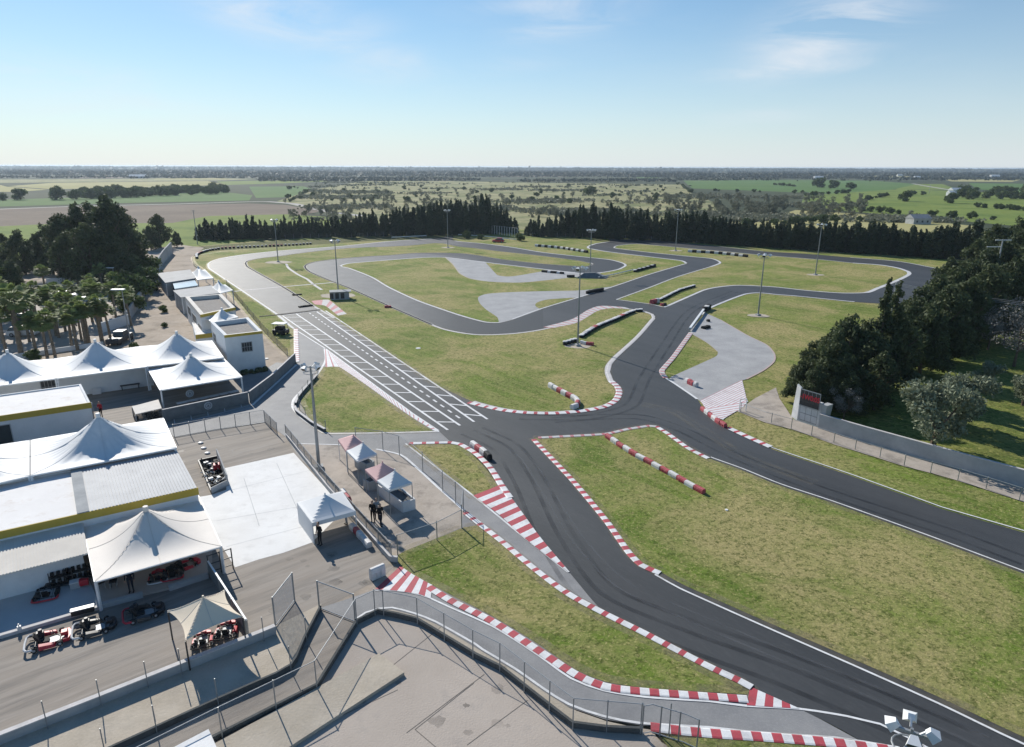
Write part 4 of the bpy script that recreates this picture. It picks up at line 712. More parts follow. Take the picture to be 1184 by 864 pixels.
fence([(368, 437), (347.5, 463), (345.5, 473), (352, 483), (377, 500)], 1.1, 'curved netting fence round the left tip of the triangular lawn', 'fence', 8, smooth=True, top=False)
wall([(190, 489), (240, 478), (288, 467.5)], 1.25, .12, 'dark grey panel wall in front of the big white tent', 'panel', 'pale_kerb', name='panel_wall')
wall([(289.5, 467), (315, 447), (342, 420.5)], 1.25, .12, 'dark grey panel wall climbing beside the pit entry road', 'panel', 'pale_kerb', name='panel_wall')
fence([(262, 330), (275, 348), (306, 386), (333, 414)], 1.2, 'dark netting fence along the grass beside the white buildings', 'darknet', 10, top=False)
fence([(330, 277), (420, 275), (520, 272), (600, 271)], 1.6, 'faint wire fence at the foot of the far left cypress row', 'fence', 30, top=False)
fence([(606, 274), (700, 276.5), (800, 281), (900, 286.5), (1000, 293), (1100, 300)], 1.6, 'faint wire fence at the foot of the far right cypress row', 'fence', 44, top=False)
fence([(526, 268.5), (560, 270), (598, 274.5)], 3.2, 'pale frame fence of upright poles standing before the dark cypresses', None, 22, post='whitemetal', r=.08, top=True)
# right hand service path
fence([(856, 478), (884, 489), (915, 497.5), (940, 506), (988, 522.5), (1045, 540.5), (1107, 557), (1178, 580), (1500, 692)], 1.05, 'long low wire fence between the lawn and the sandy service path on the right', 'fence', None, posts_px=[(856, 478), (891.6, 490.5), (914.5, 497.5), (938, 505), (963.7, 513.5), (988.4, 521.5), (1017, 530.5), (1045, 540), (1075.5, 548.5), (1107, 557), (1139.5, 567), (1178, 580), (1222, 595)], top=True)
wall([(946, 496.3), (1000, 512.5), (1060, 530), (1120, 547.5), (1184, 565.5), (1500, 657)], 1.45, .2, 'long grey concrete wall behind the service path on the right', 'wall_con', 'pale_kerb', name='concrete_wall')
w_ = thing('gate_posts', 'small white gate frame at the near end of the sandy service path', 'gate', P(858, 476, GZ))
for x in (854.5, 862): p = P(x, 477); MB().tube((p.x, p.y, 0), (p.x, p.y, 1.5), .05, 6).build('post', 'whitemetal', w_)
a, b = P(854.5, 477), P(862, 477); MB().tube((a.x, a.y, 1.5), (b.x, b.y, 1.5), .04, 6).build('crossbar', 'whitemetal', w_)
# tall wall at the upper left
def tallwall(pts, hs, label):
    l = W(pts); ns = normals(l); t = thing('sound_wall', label, 'wall', (l[1].x, l[1].y, 0)); th = .15; mb = MB()
    for i in range(len(l)-1):
        A, B = l[i], l[i+1]; n = ns[i]
        lo = [A+n*th, A-n*th, B-n*th, B+n*th]; hi = [Vector((A.x, A.y, hs[i]))+n*th, Vector((A.x, A.y, hs[i]))-n*th, Vector((B.x, B.y, hs[i+1]))-n*th, Vector((B.x, B.y, hs[i+1]))+n*th]
        mb.hexa(lo, hi)
    mb.build('wall_panel', 'wall_con', t)
    for i in range(7):
        f = i/6*(len(l)-1); k = min(int(f), len(l)-2); p = l[k].lerp(l[k+1], f-k); h_ = hs[k]+(hs[k+1]-hs[k])*(f-k); MB().box((p.x, p.y, h_/2), (.4, .4, h_+.1)).build('pier', 'wall_con', t)
tallwall([(199, 294), (190, 304), (180, 318), (163, 352), (148, 374)], [3.4, 3.2, 2.6, 2.3, 2.0], 'tall grey boundary wall running away behind the small grey roofs at the upper left')
for (a, b, hh, lb) in [((55, 333), (92, 330), 1.8, 'pale panel wall behind the parked cars, in front of the big dark trees'), ((118, 386), (152, 375), 1.6, 'pale garden wall between the palms and the dirt yard'), ((95, 330), (140, 318), 1.4, 'low pale wall in the shade of the big dark trees')]:
    wall([a, b], hh, .2, lb, 'white_wall', name='garden_wall')
wall([(-80, 428), (30, 414), (110, 402), (120, 401)], .6, .2, 'low pale wall under the row of palms in front of the car park', 'white_wall', name='garden_wall')
# ================================================================ BUILDINGS
def facade(mb, A, B, t0, t1, z0, z1, off=.03, mi=0, th=.08):
    """slab on wall line A->B (outside to the right of A->B) between fractions t0,t1 and heights"""
    d = (B-A); d.z = 0; n = Vector((d.y, -d.x, 0)).normalized(); p = A.lerp(B, t0); q = A.lerp(B, t1)
    lo = [Vector((x.x, x.y, z0)) for x in (p+n*off, q+n*off, q-n*(th-off), p-n*(th-off))]; hi = [Vector((x.x, x.y, z1)) for x in (p+n*off, q+n*off, q-n*(th-off), p-n*(th-off))]
    return mb.hexa(lo, hi, mi)
def window(parent, A, B, t0, t1, z0, z1, name='window', glass='window', frame='wall_con'):
    L_ = (B-A).length; ft = .07/L_
    mb = MB(); 
    facade(mb, A, B, t0-ft, t1+ft, z0-.09, z0, .07); facade(mb, A, B, t0-ft, t1+ft, z1, z1+.07, .055); facade(mb, A, B, t0-ft, t0, z0, z1, .055); facade(mb, A, B, t1, t1+ft, z0, z1, .055)
    if name == 'window':
        for k in range(1, 4): tt = t0+(t1-t0)*k/4; facade(mb, A, B, tt-.02/L_, tt+.02/L_, z0, z1, .05, th=.03)
        facade(mb, A, B, t0, t1, (z0+z1)/2-.02, (z0+z1)/2+.02, .052, th=.03)
    f = mb.build(name, frame, parent); facade(MB(), A, B, t0, t1, z0, z1, .012).build('pane' if name == 'window' else 'leaf', glass, f)
    return f
def building(name, label, corners, h, wm='white_wall', rm='white_roof', trim=None, trim_edges=(0, 1, 2, 3), trim_h=.45, parapet=.25, par_t=.2, cat='building', zb=0.0, par_m=None):
    """corners BL,BR,FR,FL (world xy) ; edges 0:back 1:right 2:front 3:left"""
    c = [Vector((p.x, p.y, 0)) for p in corners]; cc = sum(c, Vector())/len(c); t = thing(name, label, cat, (cc.x, cc.y, 0)); n = len(c)
    MB().prism([(p.x, p.y) for p in c], zb, h-parapet).build('wall', wm, t)
    ins = []
    for i in range(n):
        p = c[i]; e1 = (c[i-1]-p).normalized(); e2 = (c[(i+1) % n]-p).normalized(); s_ = e1.cross(e2).length; ins.append(p+(e1+e2)*par_t/max(.3, s_))
    MB().prism([(p.x, p.y) for p in ins], None, h-parapet+.004).build('roof', rm, t)
    if parapet > .05:
        mb = MB()
        for i in range(n):
            j = (i+1) % n; lo = [c[i], c[j], ins[j], ins[i]]; mb.hexa([Vector((p.x, p.y, h-parapet+.002)) for p in lo], [Vector((p.x, p.y, h)) for p in lo])
        mb.build('parapet', par_m or wm, t)
    if trim:
        mb = MB()
        for i in trim_edges:      # edges run BL>BR>FR>FL clockwise, outside is left of travel
            A, B = c[(i+1) % n], c[i]; facade(mb, A, B, -.004, 1.004, h-trim_h, h+.02, .05, th=.1)
        mb.build('trim_band', trim, t)
    return t, c
def rect_from(px, h): return [P(x, y, h) for x, y in px]
# S5 two-storey white block
t, c = building('white_tower_block', 'two-storey white building with a gravel roof and a single barred window', rect_from([(243.5, 372.4), (287, 367), (303.2, 383), (259.3, 388)], 5.2), 5.2, rm='gravel', trim='yellow', trim_edges=(2,), trim_h=.3, parapet=.55, par_t=.4)
window(t, c[3], c[2], .42, .68, 2.9, 4.0); window(t, c[0], c[3], .12, .3, 3.0, 4.0)
mb = MB(); A, B = c[3], c[2]
for k in range(26): p = A.lerp(B, random.uniform(.35, 1.02)); mb.sphere((p.x+random.uniform(-.1, .4), p.y-random.uniform(.15, .8), random.uniform(.1, .5)), random.uniform(.2, .45), 6, sq=(1, 1, .9))
tag(mb.build('shrub', 'lf_dark', origin=(c[2].x, c[2].y, 0)), 'ragged dark shrub at the foot of the two-storey white building', 'shrub')
# S6 grey roofed building with side windows
t, c = building('grey_roof_building', 'long building with a sunken gravel roof and dark windows down its left side', rect_from([(214, 343.2), (256.3, 339.9), (272, 355.6), (231.7, 364.2)], 4.3), 4.3, rm='gravel', trim='yellow', trim_edges=(2,), trim_h=.4, parapet=.6, par_t=.6, par_m='cream_wall')
window(t, c[0], c[3], .12, .3, 1.9, 3.2); window(t, c[0], c[3], .42, .66, 1.7, 2.9); window(t, c[0], c[3], .78, .97, .15, 2.4, name='door', glass='door')
# annex with ochre parapet
t, c = building('annex', 'small flat annex with an ochre front band left of the two-storey white block', rect_from([(222, 373), (238, 371), (245, 385.3), (226, 387.5)], 1.9), 1.9, rm='white_roof', trim='yellow', trim_edges=(2,), trim_h=.6, parapet=.1)
# S7 sheet roof canopies
def shelter(name, label, px, h, roofm, thick=.12, wallm=None, legs=True, slope=0.0, cat='shelter', ribs=0):
    c = rect_from(px, h); cc = sum(c, Vector())/4; t = thing(name, label, cat, (cc.x, cc.y, 0)); zs = [h+slope, h+slope, h, h]
    lo = [Vector((p.x, p.y, z-thick)) for p, z in zip(c, zs)][::-1]; hi = [Vector((p.x, p.y, z)) for p, z in zip(c, zs)][::-1]; mb = MB().hexa(lo, hi)
    if ribs:
        for k in range(ribs):
            f = (k+.5)/ribs; a = hi[3].lerp(hi[2], f); b = hi[0].lerp(hi[1], f); mb.beam(a+Vector((0, 0, .02)), b+Vector((0, 0, .02)), (c[1]-c[0]).length/ribs*.42, .05)
    mb.build('roof', roofm, t)
    ins = [p.lerp(Vector((cc.x, cc.y, h)), .06) for p in c]
    if legs:
        for p in ins: MB().box((p.x, p.y, (h-thick)/2), (.12, .12, h-thick-.02)).build('leg', 'whitemetal', t)
    if wallm: MB().prism([(p.x, p.y) for p in ins], 0, h-thick-.02).build('wall', wallm, t)
    return t, ins
shelter('sheet_roof_shelter', 'farthest grey sheet roof at the end of the building row', [(181.5, 316), (220, 311.7), (226.8, 321.6), (191, 327)], 3.0, 'roofgrey', wallm='wall_con')
shelter('shaded_roof_shelter', 'roof coloured pale blue for shade between the two grey sheet roofs', [(199, 325.5), (224, 322), (229, 330), (202, 334)], 2.7, 'blue_shade_roof', wallm='wall_con')  # opaque roof, its bluish shade put into the colour
shelter('sheet_roof_shelter', 'nearer grey sheet roof beside the second small white cone tent', [(200, 336), (244.5, 330), (254.3, 339), (209, 344)], 3.1, 'roofgrey', wallm='wall_con')
# S4 long white wall building under the blue-white tents
a, b = P(178.5, 446.5), P(102, 457.2); d = (b-a); n_ = Vector((-d.y, d.x, 0)).normalized(); n_ = n_ if n_.y > 0 else -n_
f = (a-b).normalized(); bl = b-f*16; c4 = [bl+n_*7, a+n_*7, a, bl]
t, c = building('white_wall_building', 'long low white building under the upper left row of peaked tents', c4, 2.55, rm='white_roof', parapet=.05)
L4 = (c[2]-c[3]).length
window(t, c[3], c[2], 1-10.9/L4-.0, 1-9.6/L4, .9, 2.3, glass='window')
mb = MB(); facade(mb, c[3], c[2], 1-6.3/L4, 1-5.4/L4, 0, .85, .5); mb.build('air_conditioner', 'white', t)
# S3 ochre band building
tL, tR = P(0, 481, 2.9), P(104.4, 465.6, 2.9); f3 = (tR-tL).normalized(); bk = P(93.5, 444, 2.9); d3 = bk-tR; d3.z = 0
c3 = [tL-f3*9+d3, tR+d3, tR, tL-f3*9]
t, c = building('white_ochre_building', 'white building with an ochre roof band and a dark door behind the big cone tent', c3, 2.9, trim='yellow', trim_edges=(2,), trim_h=.55, parapet=.12)
L3 = (c[2]-c[3]).length; window(t, c[3], c[2], 1-8.4/L3, 1-6.6/L3, .2, 1.95, name='door', glass='door'); window(t, c[3], c[2], 1-13/L3, 1-11.2/L3, .5, 2.0)
# S2 main long building
h2 = 3.1; FR, FLp = P(227.8, 564.5, h2), P(0, 614.7, h2); fx = (FR-FLp).normalized(); BR = P(203.7, 519.5, h2); dd = BR-FR; dd.z = 0; FLx = FLp-fx*6
c2 = [FLx+dd, FR+dd, FR, FLx]
t, c = building('garage_building', 'long garage with ochre front band, half white and half ribbed grey roof', c2, h2, trim='yellow', trim_edges=(2,), trim_h=.5, parapet=.1)
q0, q1 = P(84, 556, h2), P(106, 590, h2)
tA = ((P(97, 597, h2)-FR).length)/((FLx-FR).length); rib = [c[2].lerp(c[3], tA), c[2], c[1], c[1].lerp(c[0], tA)]
mb = MB(); hi = h2+.01; mb.hexa([Vector((p.x, p.y, h2-.08)) for p in (rib[0], rib[1].lerp(rib[0], .005), rib[2].lerp(rib[3], .005), rib[3])], [Vector((p.x, p.y, hi)) for p in (rib[0], rib[1].lerp(rib[0], .005), rib[2].lerp(rib[3], .005), rib[3])])
nr = 34
for k in range(nr): f = (k+.5)/nr; a = rib[0].lerp(rib[1], f); b = rib[3].lerp(rib[2], f); mb.beam((a.x, a.y, hi+.015), (b.x, b.y, hi+.015), .13, .05)
mb.build('ribbed_roof', 'roofmetal', t)
mb = MB(); mb.beam((rib[0].x, rib[0].y, hi+.04), (rib[3].x, rib[3].y, hi+.04), .7, .06); mb.build('roof_gutter', 'wall_con', t)
# S1 lean-to with corrugated roof and open bays
hs = 2.15; r_ = [P(-40, 632, hs), P(96, 602, hs), P(101.5, 640, hs), P(-40, 675.5, hs)]; cc = sum(r_, Vector())/4
t = thing('lean_to_bay', 'open white kart bay with a corrugated lean-to roof at the left edge', 'shelter', (cc.x, cc.y, 0))
mb = MB(); zz = [hs+.35, hs+.35, hs, hs]; hi_ = [Vector((p.x, p.y, z)) for p, z in zip(r_, zz)]; mb.hexa([p-Vector((0, 0, .08)) for p in hi_][::-1], hi_[::-1])
for k in range(36): f = (k+.5)/36; a = hi_[0].lerp(hi_[1], f)+Vector((0, 0, .015)); b = hi_[3].lerp(hi_[2], f)+Vector((0, 0, .015)); mb.beam(a, b, .09, .035)
mb.build('roof', 'cream_wall', t)
wb, wa = P(101.5, 670.5), P(5, 696); wd_ = (wb-wa).normalized(); 
mb = MB(); mb.beam((wa.x-wd_.x*5, wa.y-wd_.y*5, hs/2), (wb.x, wb.y, hs/2), .15, hs-.15); mb.build('back_wall', 'white_wall', t)
mb = MB(); mb.prism([(p.x, p.y) for p in W([(-60, 714), (101, 668), (117, 704), (-60, 758)])], 0, GZ+.12); mb.build('floor', 'bay', t)
mb = MB(); a, b = P(-60, 757.5), P(116, 705.5); mb.beam((a.x, a.y, .2), (b.x, b.y, .2), .25, .22); mb.build('floor_edge', 'pale_kerb', t)
# floor of the large cream tent
ft = thing('bay_platform', 'paved kart platform with two pale step blocks under the large cream tent', 'platform', P(180, 665, 0))
MB().prism([(p.x, p.y) for p in W([(102, 667), (245, 628), (246, 664), (196, 684), (166, 691), (117, 704)])], 0, GZ+.10).build('floor', 'slab', ft)
for a, b in (((119, 704.5), (166, 692)), ((196, 684.5), (241, 669.5))): a, b = P(*a), P(*b); MB().beam((a.x, a.y, .27), (b.x, b.y, .27), .3, .3).build('step_block', 'wall_con', ft)
wl = thing('banner_wall', 'grey panel wall with a pale top rail beside the large cream tent', 'wall', P(262, 690, 0))
a, b = P(243, 668), P(287, 738); MB().beam((a.x, a.y, .65), (b.x, b.y, .65), .08, 1.05).build('panel', 'panel', wl); MB().beam((a.x, a.y, 1.21), (b.x, b.y, 1.21), .1, .06).build('top_rail', 'whitemetal', wl)
for i in range(4): p = a.lerp(b, i/3); MB().box((p.x, p.y, .6), (.12, .12, 1.2)).build('post', 'steel', wl)
ld = thing("ladder_frame", 'open black ladder-like gate frame at the right end of the large cream tent', 'gate', P(255, 660, 0))
a, b, h_ = P(243, 668), P(270, 659), 1.6
for p in (a, a.lerp(b, .5), b): MB().tube((p.x, p.y, 0), (p.x, p.y, h_), .04, 6).build('post', 'darkmetal', ld)
for z in (.4, .95, 1.55): MB().tube((a.x, a.y, z), (b.x, b.y, z), .035, 6).build('crossbar', 'darkmetal', ld)
# ================================================================ TENTS
def canopy(corners, peak, style='cone', N_=28, ripples=0, power=2.4, scallop=0.0):
    """corners BL,BR,FR,FL at eave height (Vectors); returns MB of a stretched membrane with thickness"""
    BL, BR, FR, FL = corners; mb = MB(); vs = []
    ctr = (BL+BR+FR+FL)/4; px_, py_ = peak.x-ctr.x, peak.y-ctr.y
    for j in range(N_+1):
        for i in range(N_+1):
            u = 2*i/N_-1; v = 2*j/N_-1
            if scallop:
                su = u*(1-scallop*(1-v*v)*abs(u)); sv = v*(1-scallop*(1-u*u)*abs(v))
            else: su, sv = u, v
            a, b = (su+1)/2, (sv+1)/2; p = BL*(1-a)*(1-b)+BR*a*(1-b)+FR*a*b+FL*(1-a)*b
            if style == 'cone':
                rc = min(1, math.hypot(u, v)); rs = max(abs(u), abs(v)); r = min(1, rs**.7*rc**.3) if rs > 0 else 0; f = (1-r)**power
                if r < .045: f = (1-.045)**power
            elif style == 'pyr': r = max(abs(u), abs(v)); f = (1-r)**power
            else: r = max(abs(u), abs(v)); rc = abs(abs(u)-abs(v)); f = (1-r)**power*(1-.25*rc)
            z = p.z+(peak.z-p.z)*f
            if ripples and r < .9: th_ = math.atan2(v, u); z += .055*math.cos(ripples*th_)*min(1, r*4)*(1-r)*1.4
            if style == 'star': z += .0
            q = Vector((p.x+px_*(1-r), p.y+py_*(1-r), z)); vs.append(q)
    fs = [(j*(N_+1)+i, (j+1)*(N_+1)+i, (j+1)*(N_+1)+i+1, j*(N_+1)+i+1) for j in range(N_) for i in range(N_)]
    mb.add(vs, fs); K = (N_+1)
    lo = [q-Vector((0, 0, .03)) for q in vs]; mb.add(lo, [f[::-1] for f in fs])
    ring = [i for i in range(K)]+[j*K+N_ for j in range(1, K)]+[N_*K+i for i in range(N_-1, -1, -1)]+[j*K for j in range(N_-1, 0, -1)]
    R = [vs[i] for i in ring]; n = len(R); mb.add(R+[q-Vector((0, 0, .03)) for q in R], [(i, (i+1) % n, n+(i+1) % n, n+i) for i in range(n)])
    return mb
def tent(name, label, px, eave, peak_px, style='cone', m='canvas', legm='whitemetal', legs=(0, 1, 2, 3), power=2.4, ripples=0, beam=.12, valance=0.0, N_=28, legw=.13, group=None, cat='tent', scallop=0.0, cap=True, corners=None, base=None, peakz=None, noedge=()):
    c = corners or [P(x, y, eave) for x, y in px]; ctr = sum(c, Vector())/4
    if peakz is None: peakz = zat(ctr.x, ctr.y, peak_px[1])
    pk = P(peak_px[0], peak_px[1], peakz) if peak_px else Vector((ctr.x, ctr.y, peakz)); pk = Vector((ctr.x+(pk.x-ctr.x)*.9, ctr.y+(pk.y-ctr.y)*.3, peakz))
    t = thing(name, label, cat, (ctr.x, ctr.y, 0), group)
    o = canopy(c, pk, style, N_, ripples, power, scallop).build('canopy', m, t, smooth=True)
    me = o.data; me.polygons.foreach_set('use_smooth', [style == 'cone']*len(me.polygons))
    if cap: MB().tube(pk-Vector((0, 0, .25)), pk+Vector((0, 0, .12)), .16 if style == 'cone' else .05, 10).build('peak_cap', m, t)
    if style != 'pyr' and N_ >= 20:      # stitched seams of darker tape following the membrane
        K = N_+1; vv = o.data.vertices; mb = MB(); org = Vector((ctr.x, ctr.y, 0))
        for (iu, iv) in ((0, 0), (N_, 0), (0, N_), (N_, N_), (N_//2, 0), (N_//2, N_), (0, N_//2), (N_, N_//2)):
            pts = []
            for q in range(0, N_//2+1): a_ = round(N_//2+(iu-N_//2)*q/(N_//2)); b_ = round(N_//2+(iv-N_//2)*q/(N_//2)); pts.append(vv[b_*K+a_].co+org+Vector((0, 0, .012)))
            for a_, b_ in zip(pts, pts[1:]): mb.beam(a_, b_,   .03, .010)
        mb.build('seam', 'canvas_seam' if m == 'canvas' else 'canvas_beige2', t)
    if beam:
        mb = MB()
        for i in range(4):
            if i in noedge: continue
            a, b = c[i], c[(i+1) % 4]; mb.beam(a-Vector((0, 0, beam*.6)), b-Vector((0, 0, beam*.6)), beam, beam)
        mb.build('eave_beam', legm, t)
    if valance:
        mb = MB()
        for i in range(4): a, b = c[i], c[(i+1) % 4]; mb.beam(a-Vector((0, 0, valance/2+.02)), b-Vector((0, 0, valance/2+.02)), .025, valance)
        mb.build('valance', m, t)
    for i in legs:
        p = c[i].lerp(Vector((ctr.x, ctr.y, c[i].z)), .012); MB().box((p.x, p.y, (p.z-.05)/2), (legw, legw, p.z-.1)).build('leg', legm, t)
    return t, c
MT['canvas_beige2'] = mat('cream_seam', (.68, .62, .54), .7, .2); MT['canvas_seam'] = mat('white_seam', (.69, .695, .69), .7, .2)
# upper row
tent('cone_tent', 'peaked white tent cut by the left picture edge in the upper tent row', [(-50, 424), (62.5, 414.8), (64.8, 437.5), (-62, 453.5)], 3.0, (9, 405.6), power=2.0)
tent('cone_tent', 'peaked white tent with a pale blue fold, second from the left in the upper row', [(63.7, 414.6), (155.5, 401.3), (168.8, 424), (65.8, 437.4)], 3.0, (109.5, 393.4), power=2.0)
tent('cone_tent', 'rear half of the double peaked white tent beside the two-storey building', [(156.5, 401), (244.5, 393.5), (258.3, 413.4), (169.8, 423.6)], 3.0, (203.7, 384), power=1.9)
tent('cone_tent', 'front half of the double peaked white tent, open over white tables', [(169.8, 424.2), (258.5, 414.2), (279.6, 435.7), (185.4, 451)], 2.6, (220.3, 409.5), power=2.6)
tent('cone_tent', 'big white cone tent with radial folds in front of the ochre banded building', [(35.3, 508.8), (188.4, 483.3), (203.5, 517.5), (35.3, 549.5)], 3.45, (113, 479.5), power=2.3, ripples=36, N_=60)
tent('cone_tent', 'white tent bay at the left edge next to the big ribbed cone tent', [(-140, 536), (34.2, 509), (34.2, 549.8), (-150, 592)], 3.45, (-60, 508), power=2.3, ripples=30, N_=40)
tent('cone_tent', 'large cream cone tent over the parked karts and the standing man', [(95.5, 603.3), (229, 572.7), (256, 631.5), (109.5, 672.5)], 2.1, (168, 587.5), m='canvas_beige', power=2.3, beam=.09)
tent('cone_tent', 'farthest small white cone tent at the end of the sheet roofs', [(220, 315), (236.6, 311.7), (246.5, 321.6), (228.7, 323.5)], 2.9, (228.7, 308.5), power=1.5, N_=14)
tent('cone_tent', 'second small white cone tent beside the track edge', [(242.5, 332), (260, 329), (269, 335.5), (253, 339.5)], 3.0, (252.4, 324.8), power=1.5, N_=14)
tent('cone_tent', 'small white cone tent squeezed between the two gravel roofed buildings', [(237, 367), (266, 361), (275, 366.5), (247, 373.5)], 3.6, (256.3, 356.8), power=1.8, N_=16)
# lower small ones
tt, c = tent('star_canopy', 'small cream star-shaped canopy with scalloped edges over two red karts', [(193.5, 706.4), (259.7, 682), (281, 712.8), (214, 740.8)], 1.95, (234.8, 691), style='star', m='canvas_sand', power=1.15, scallop=.16, beam=0, N_=24, peakz=None, legm='darkmetal', legw=.06)
tt, c = tent('gazebo', 'white pop-up gazebo with one solid side wall beside the white slab', [(343.3, 581), (395.5, 568), (411.3, 591), (361, 604.6)], 1.75, (375.6, 571.5), style='pyr', power=1.15, beam=0, valance=.28, N_=16, legw=.05)
mb = MB(); a, b = c[0], c[3]; mb.beam((a.x, a.y, .85), (b.x, b.y, .85), .03, 1.55); mb.build('side_wall', 'canvas', tt)
tent('gazebo', 'faded red gazebo farthest back among the market stalls', [(391, 508), (409, 502.5), (421, 513), (400, 521)], 2.1, (409, 503.5), style='pyr', m=MT['canvas_pink'], power=1.15, beam=0, valance=.2, N_=12, legw=.05)
tent('gazebo', 'white gazebo in front of the farther faded red one', [(400.6, 521), (421, 513.5), (435.7, 524.5), (413, 533)], 2.3, (420, 512), style='pyr', power=1.15, beam=0, valance=.15, N_=12, legm='steel', legw=.05)
tent('gazebo', 'faded red gazebo between the two white market gazebos', [(422, 542.8), (443, 536), (457, 543), (436, 556)], 2.15, (442.6, 534.8), style='pyr', m=MT['canvas_pink'], power=1.15, beam=0, valance=.2, N_=12, legm='steel', legw=.05)
tt, c = tent('gazebo', 'nearest white market gazebo above a white walled counter', [(436.2, 555.5), (457.5, 546.5), (476.5, 557.8), (450, 566.5)], 2.35, (456.6, 544), style='pyr', power=1.15, beam=0, valance=.15, N_=12, legm='steel', legw=.05)
# counters
def counter(px, h, label, m='white'):
    l = W(px); t = thing('market_counter', label, 'counter', (l[0].x, l[0].y, GZ)); mb = MB()
    for a, b in zip(l, l[1:]): mb.beam((a.x, a.y, GZ+h/2), (b.x, b.y, GZ+h/2), .12, h)
    mb.build('front_panel', m, t); q = [p for p in l]; mb = MB().prism([(p.x, p.y) for p in q], None, GZ+h*.8); mb.build('counter_top', 'darkmetal', t); return t
counter([(437, 573), (466, 594.5), (480, 590.5), (458, 572)], .85, 'white walled counter with a dark inside under the nearest market gazebo')
counter([(421, 566), (428, 570), (437, 566.5), (430, 561)], .8, 'low grey counter between the market gazebos', 'wall_con')
counter([(411, 541), (424, 548.5), (433, 545), (421, 537)], .8, 'low counter under the farther white market gazebo', 'wall_con')
# scoreboard pylon
MT['sign_con'] = mat('weathered_white_concrete', (.62, .63, .63), .85, .2, col2=(.5, .51, .52), vscale=.8, bump=.2, bscale=6, coords='World', detail=8, var3=[(1.5, .52, .7, (.36, .36, .36), .5)])
sb = thing('scoreboard_pylon', 'grey concrete scoreboard pylon with red characters on a dark board beside the service path', 'scoreboard', P(933, 490, 0))
A, B = P(921.5, 487.3), P(946, 495.6); fw = (B-A).normalized(); nb = Vector((-fw.y, fw.x, 0)); nb = nb if nb.y > 0 else -nb
def zz(pnt, py): return zat(pnt.x, pnt.y, py)
h1 = zz(A, 448.5); h2_ = zz(B, 466.5); hs_ = h2_; L_ = (B-A).length
mb = MB(); mb.hexa([A, B, B+nb*.35, A+nb*.35], [Vector((p.x, p.y, hs_)) for p in (A, B, B+nb*.35, A+nb*.35)]); mb.build('front_slab', MT['sign_con'], sb)
C_ = P(914.5, 483); mb = MB(); hC = zz(C_, 443)
mb.hexa([C_, A-fw*.02, A-fw*.02+nb*.2, C_+nb*.2], [Vector((p.x, p.y, z)) for p, z in ((C_.lerp(A, .35), hC), (A-fw*.02, h1), (A-fw*.02+nb*.2, h1), (C_.lerp(A, .35)+nb*.2, hC))]); mb.build('side_slab', MT['sign_con'], sb)
bt = h1-.08; bb = bt-(h1-hs_)-.75
bb = h1-1.75
mb = MB(); facade(mb, A, B, .03, .93, bb, bt, .1, th=.14); bo = mb.build('board', 'board', sb)
mb = MB(); 
for z in (bb, bt): facade(mb, A, B, .02, .94, z-.04, z+.04, .13, th=.05)
for t0 in (.02, .93): facade(mb, A, B, t0, t0+.02, bb, bt, .13, th=.05)
for k in range(1, 5): facade(mb, A, B, .03+.9*k/5-.006, .03+.9*k/5+.006, bt-.42, bt, .12, th=.03)
mb.build('board_frame', 'metal', bo)
facade(MB(), A, B, .03, .93, bb+.02, bb+.42, .108, th=.05).build('lower_strip', 'darkmetal', bo)
def text(body, size, A, B, t, z, off, m, parent, name='lettering', sx=1.0):
    cu = bpy.data.curves.new('t', 'FONT'); cu.body = body; cu.size = size; cu.align_x = 'CENTER'; cu.align_y = 'CENTER'; cu.extrude = .01; cu.offset = .012; to = bpy.data.objects.new('t', cu); COL.objects.link(to)
    me = bpy.data.meshes.new_from_object(to.evaluated_get(bpy.context.evaluated_depsgraph_get())); bpy.data.objects.remove(to)
    d = (B-A).normalized(); n = Vector((d.y, -d.x, 0)); p = A.lerp(B, t)+n*off; mtx = Matrix(((d.x*sx, 0, n.x), (d.y*sx, 0, n.y), (0, 1, n.z)))
    mb = MB(); mb.add([mtx @ v.co+Vector((p.x, p.y, z)) for v in me.vertices], [tuple(q.vertices) for q in me.polygons]); return mb.build(name, m, parent)
text('-1W0:05', .72, A, B, .48, (bb+.42+bt-.2)/2+.02, .125, 'led', bo, sx=.86)
mb = MB()
for k in range(4): facade(mb, A, B, .06+.27*k, .07+.27*k, bb-1.55, bb-.08, .012, th=.05)
for z in (bb-.08, bb-.8, bb-1.55): facade(mb, A, B, .06, .88, z-.02, z+.02, .0135, th=.05)
mb.build('panel_joints', 'panel', sb)
mb = MB(); D_ = B+fw*.0; mb.hexa([B, B+fw*.35, B+fw*.35+nb*1.0, B+nb*1.0], [Vector((p.x, p.y, hs_-.1)) for p in (B, B+fw*.6, B+fw*.6+nb*1.0, B+nb*1.0)]); mb.build('buttress', 'wall_con', sb)
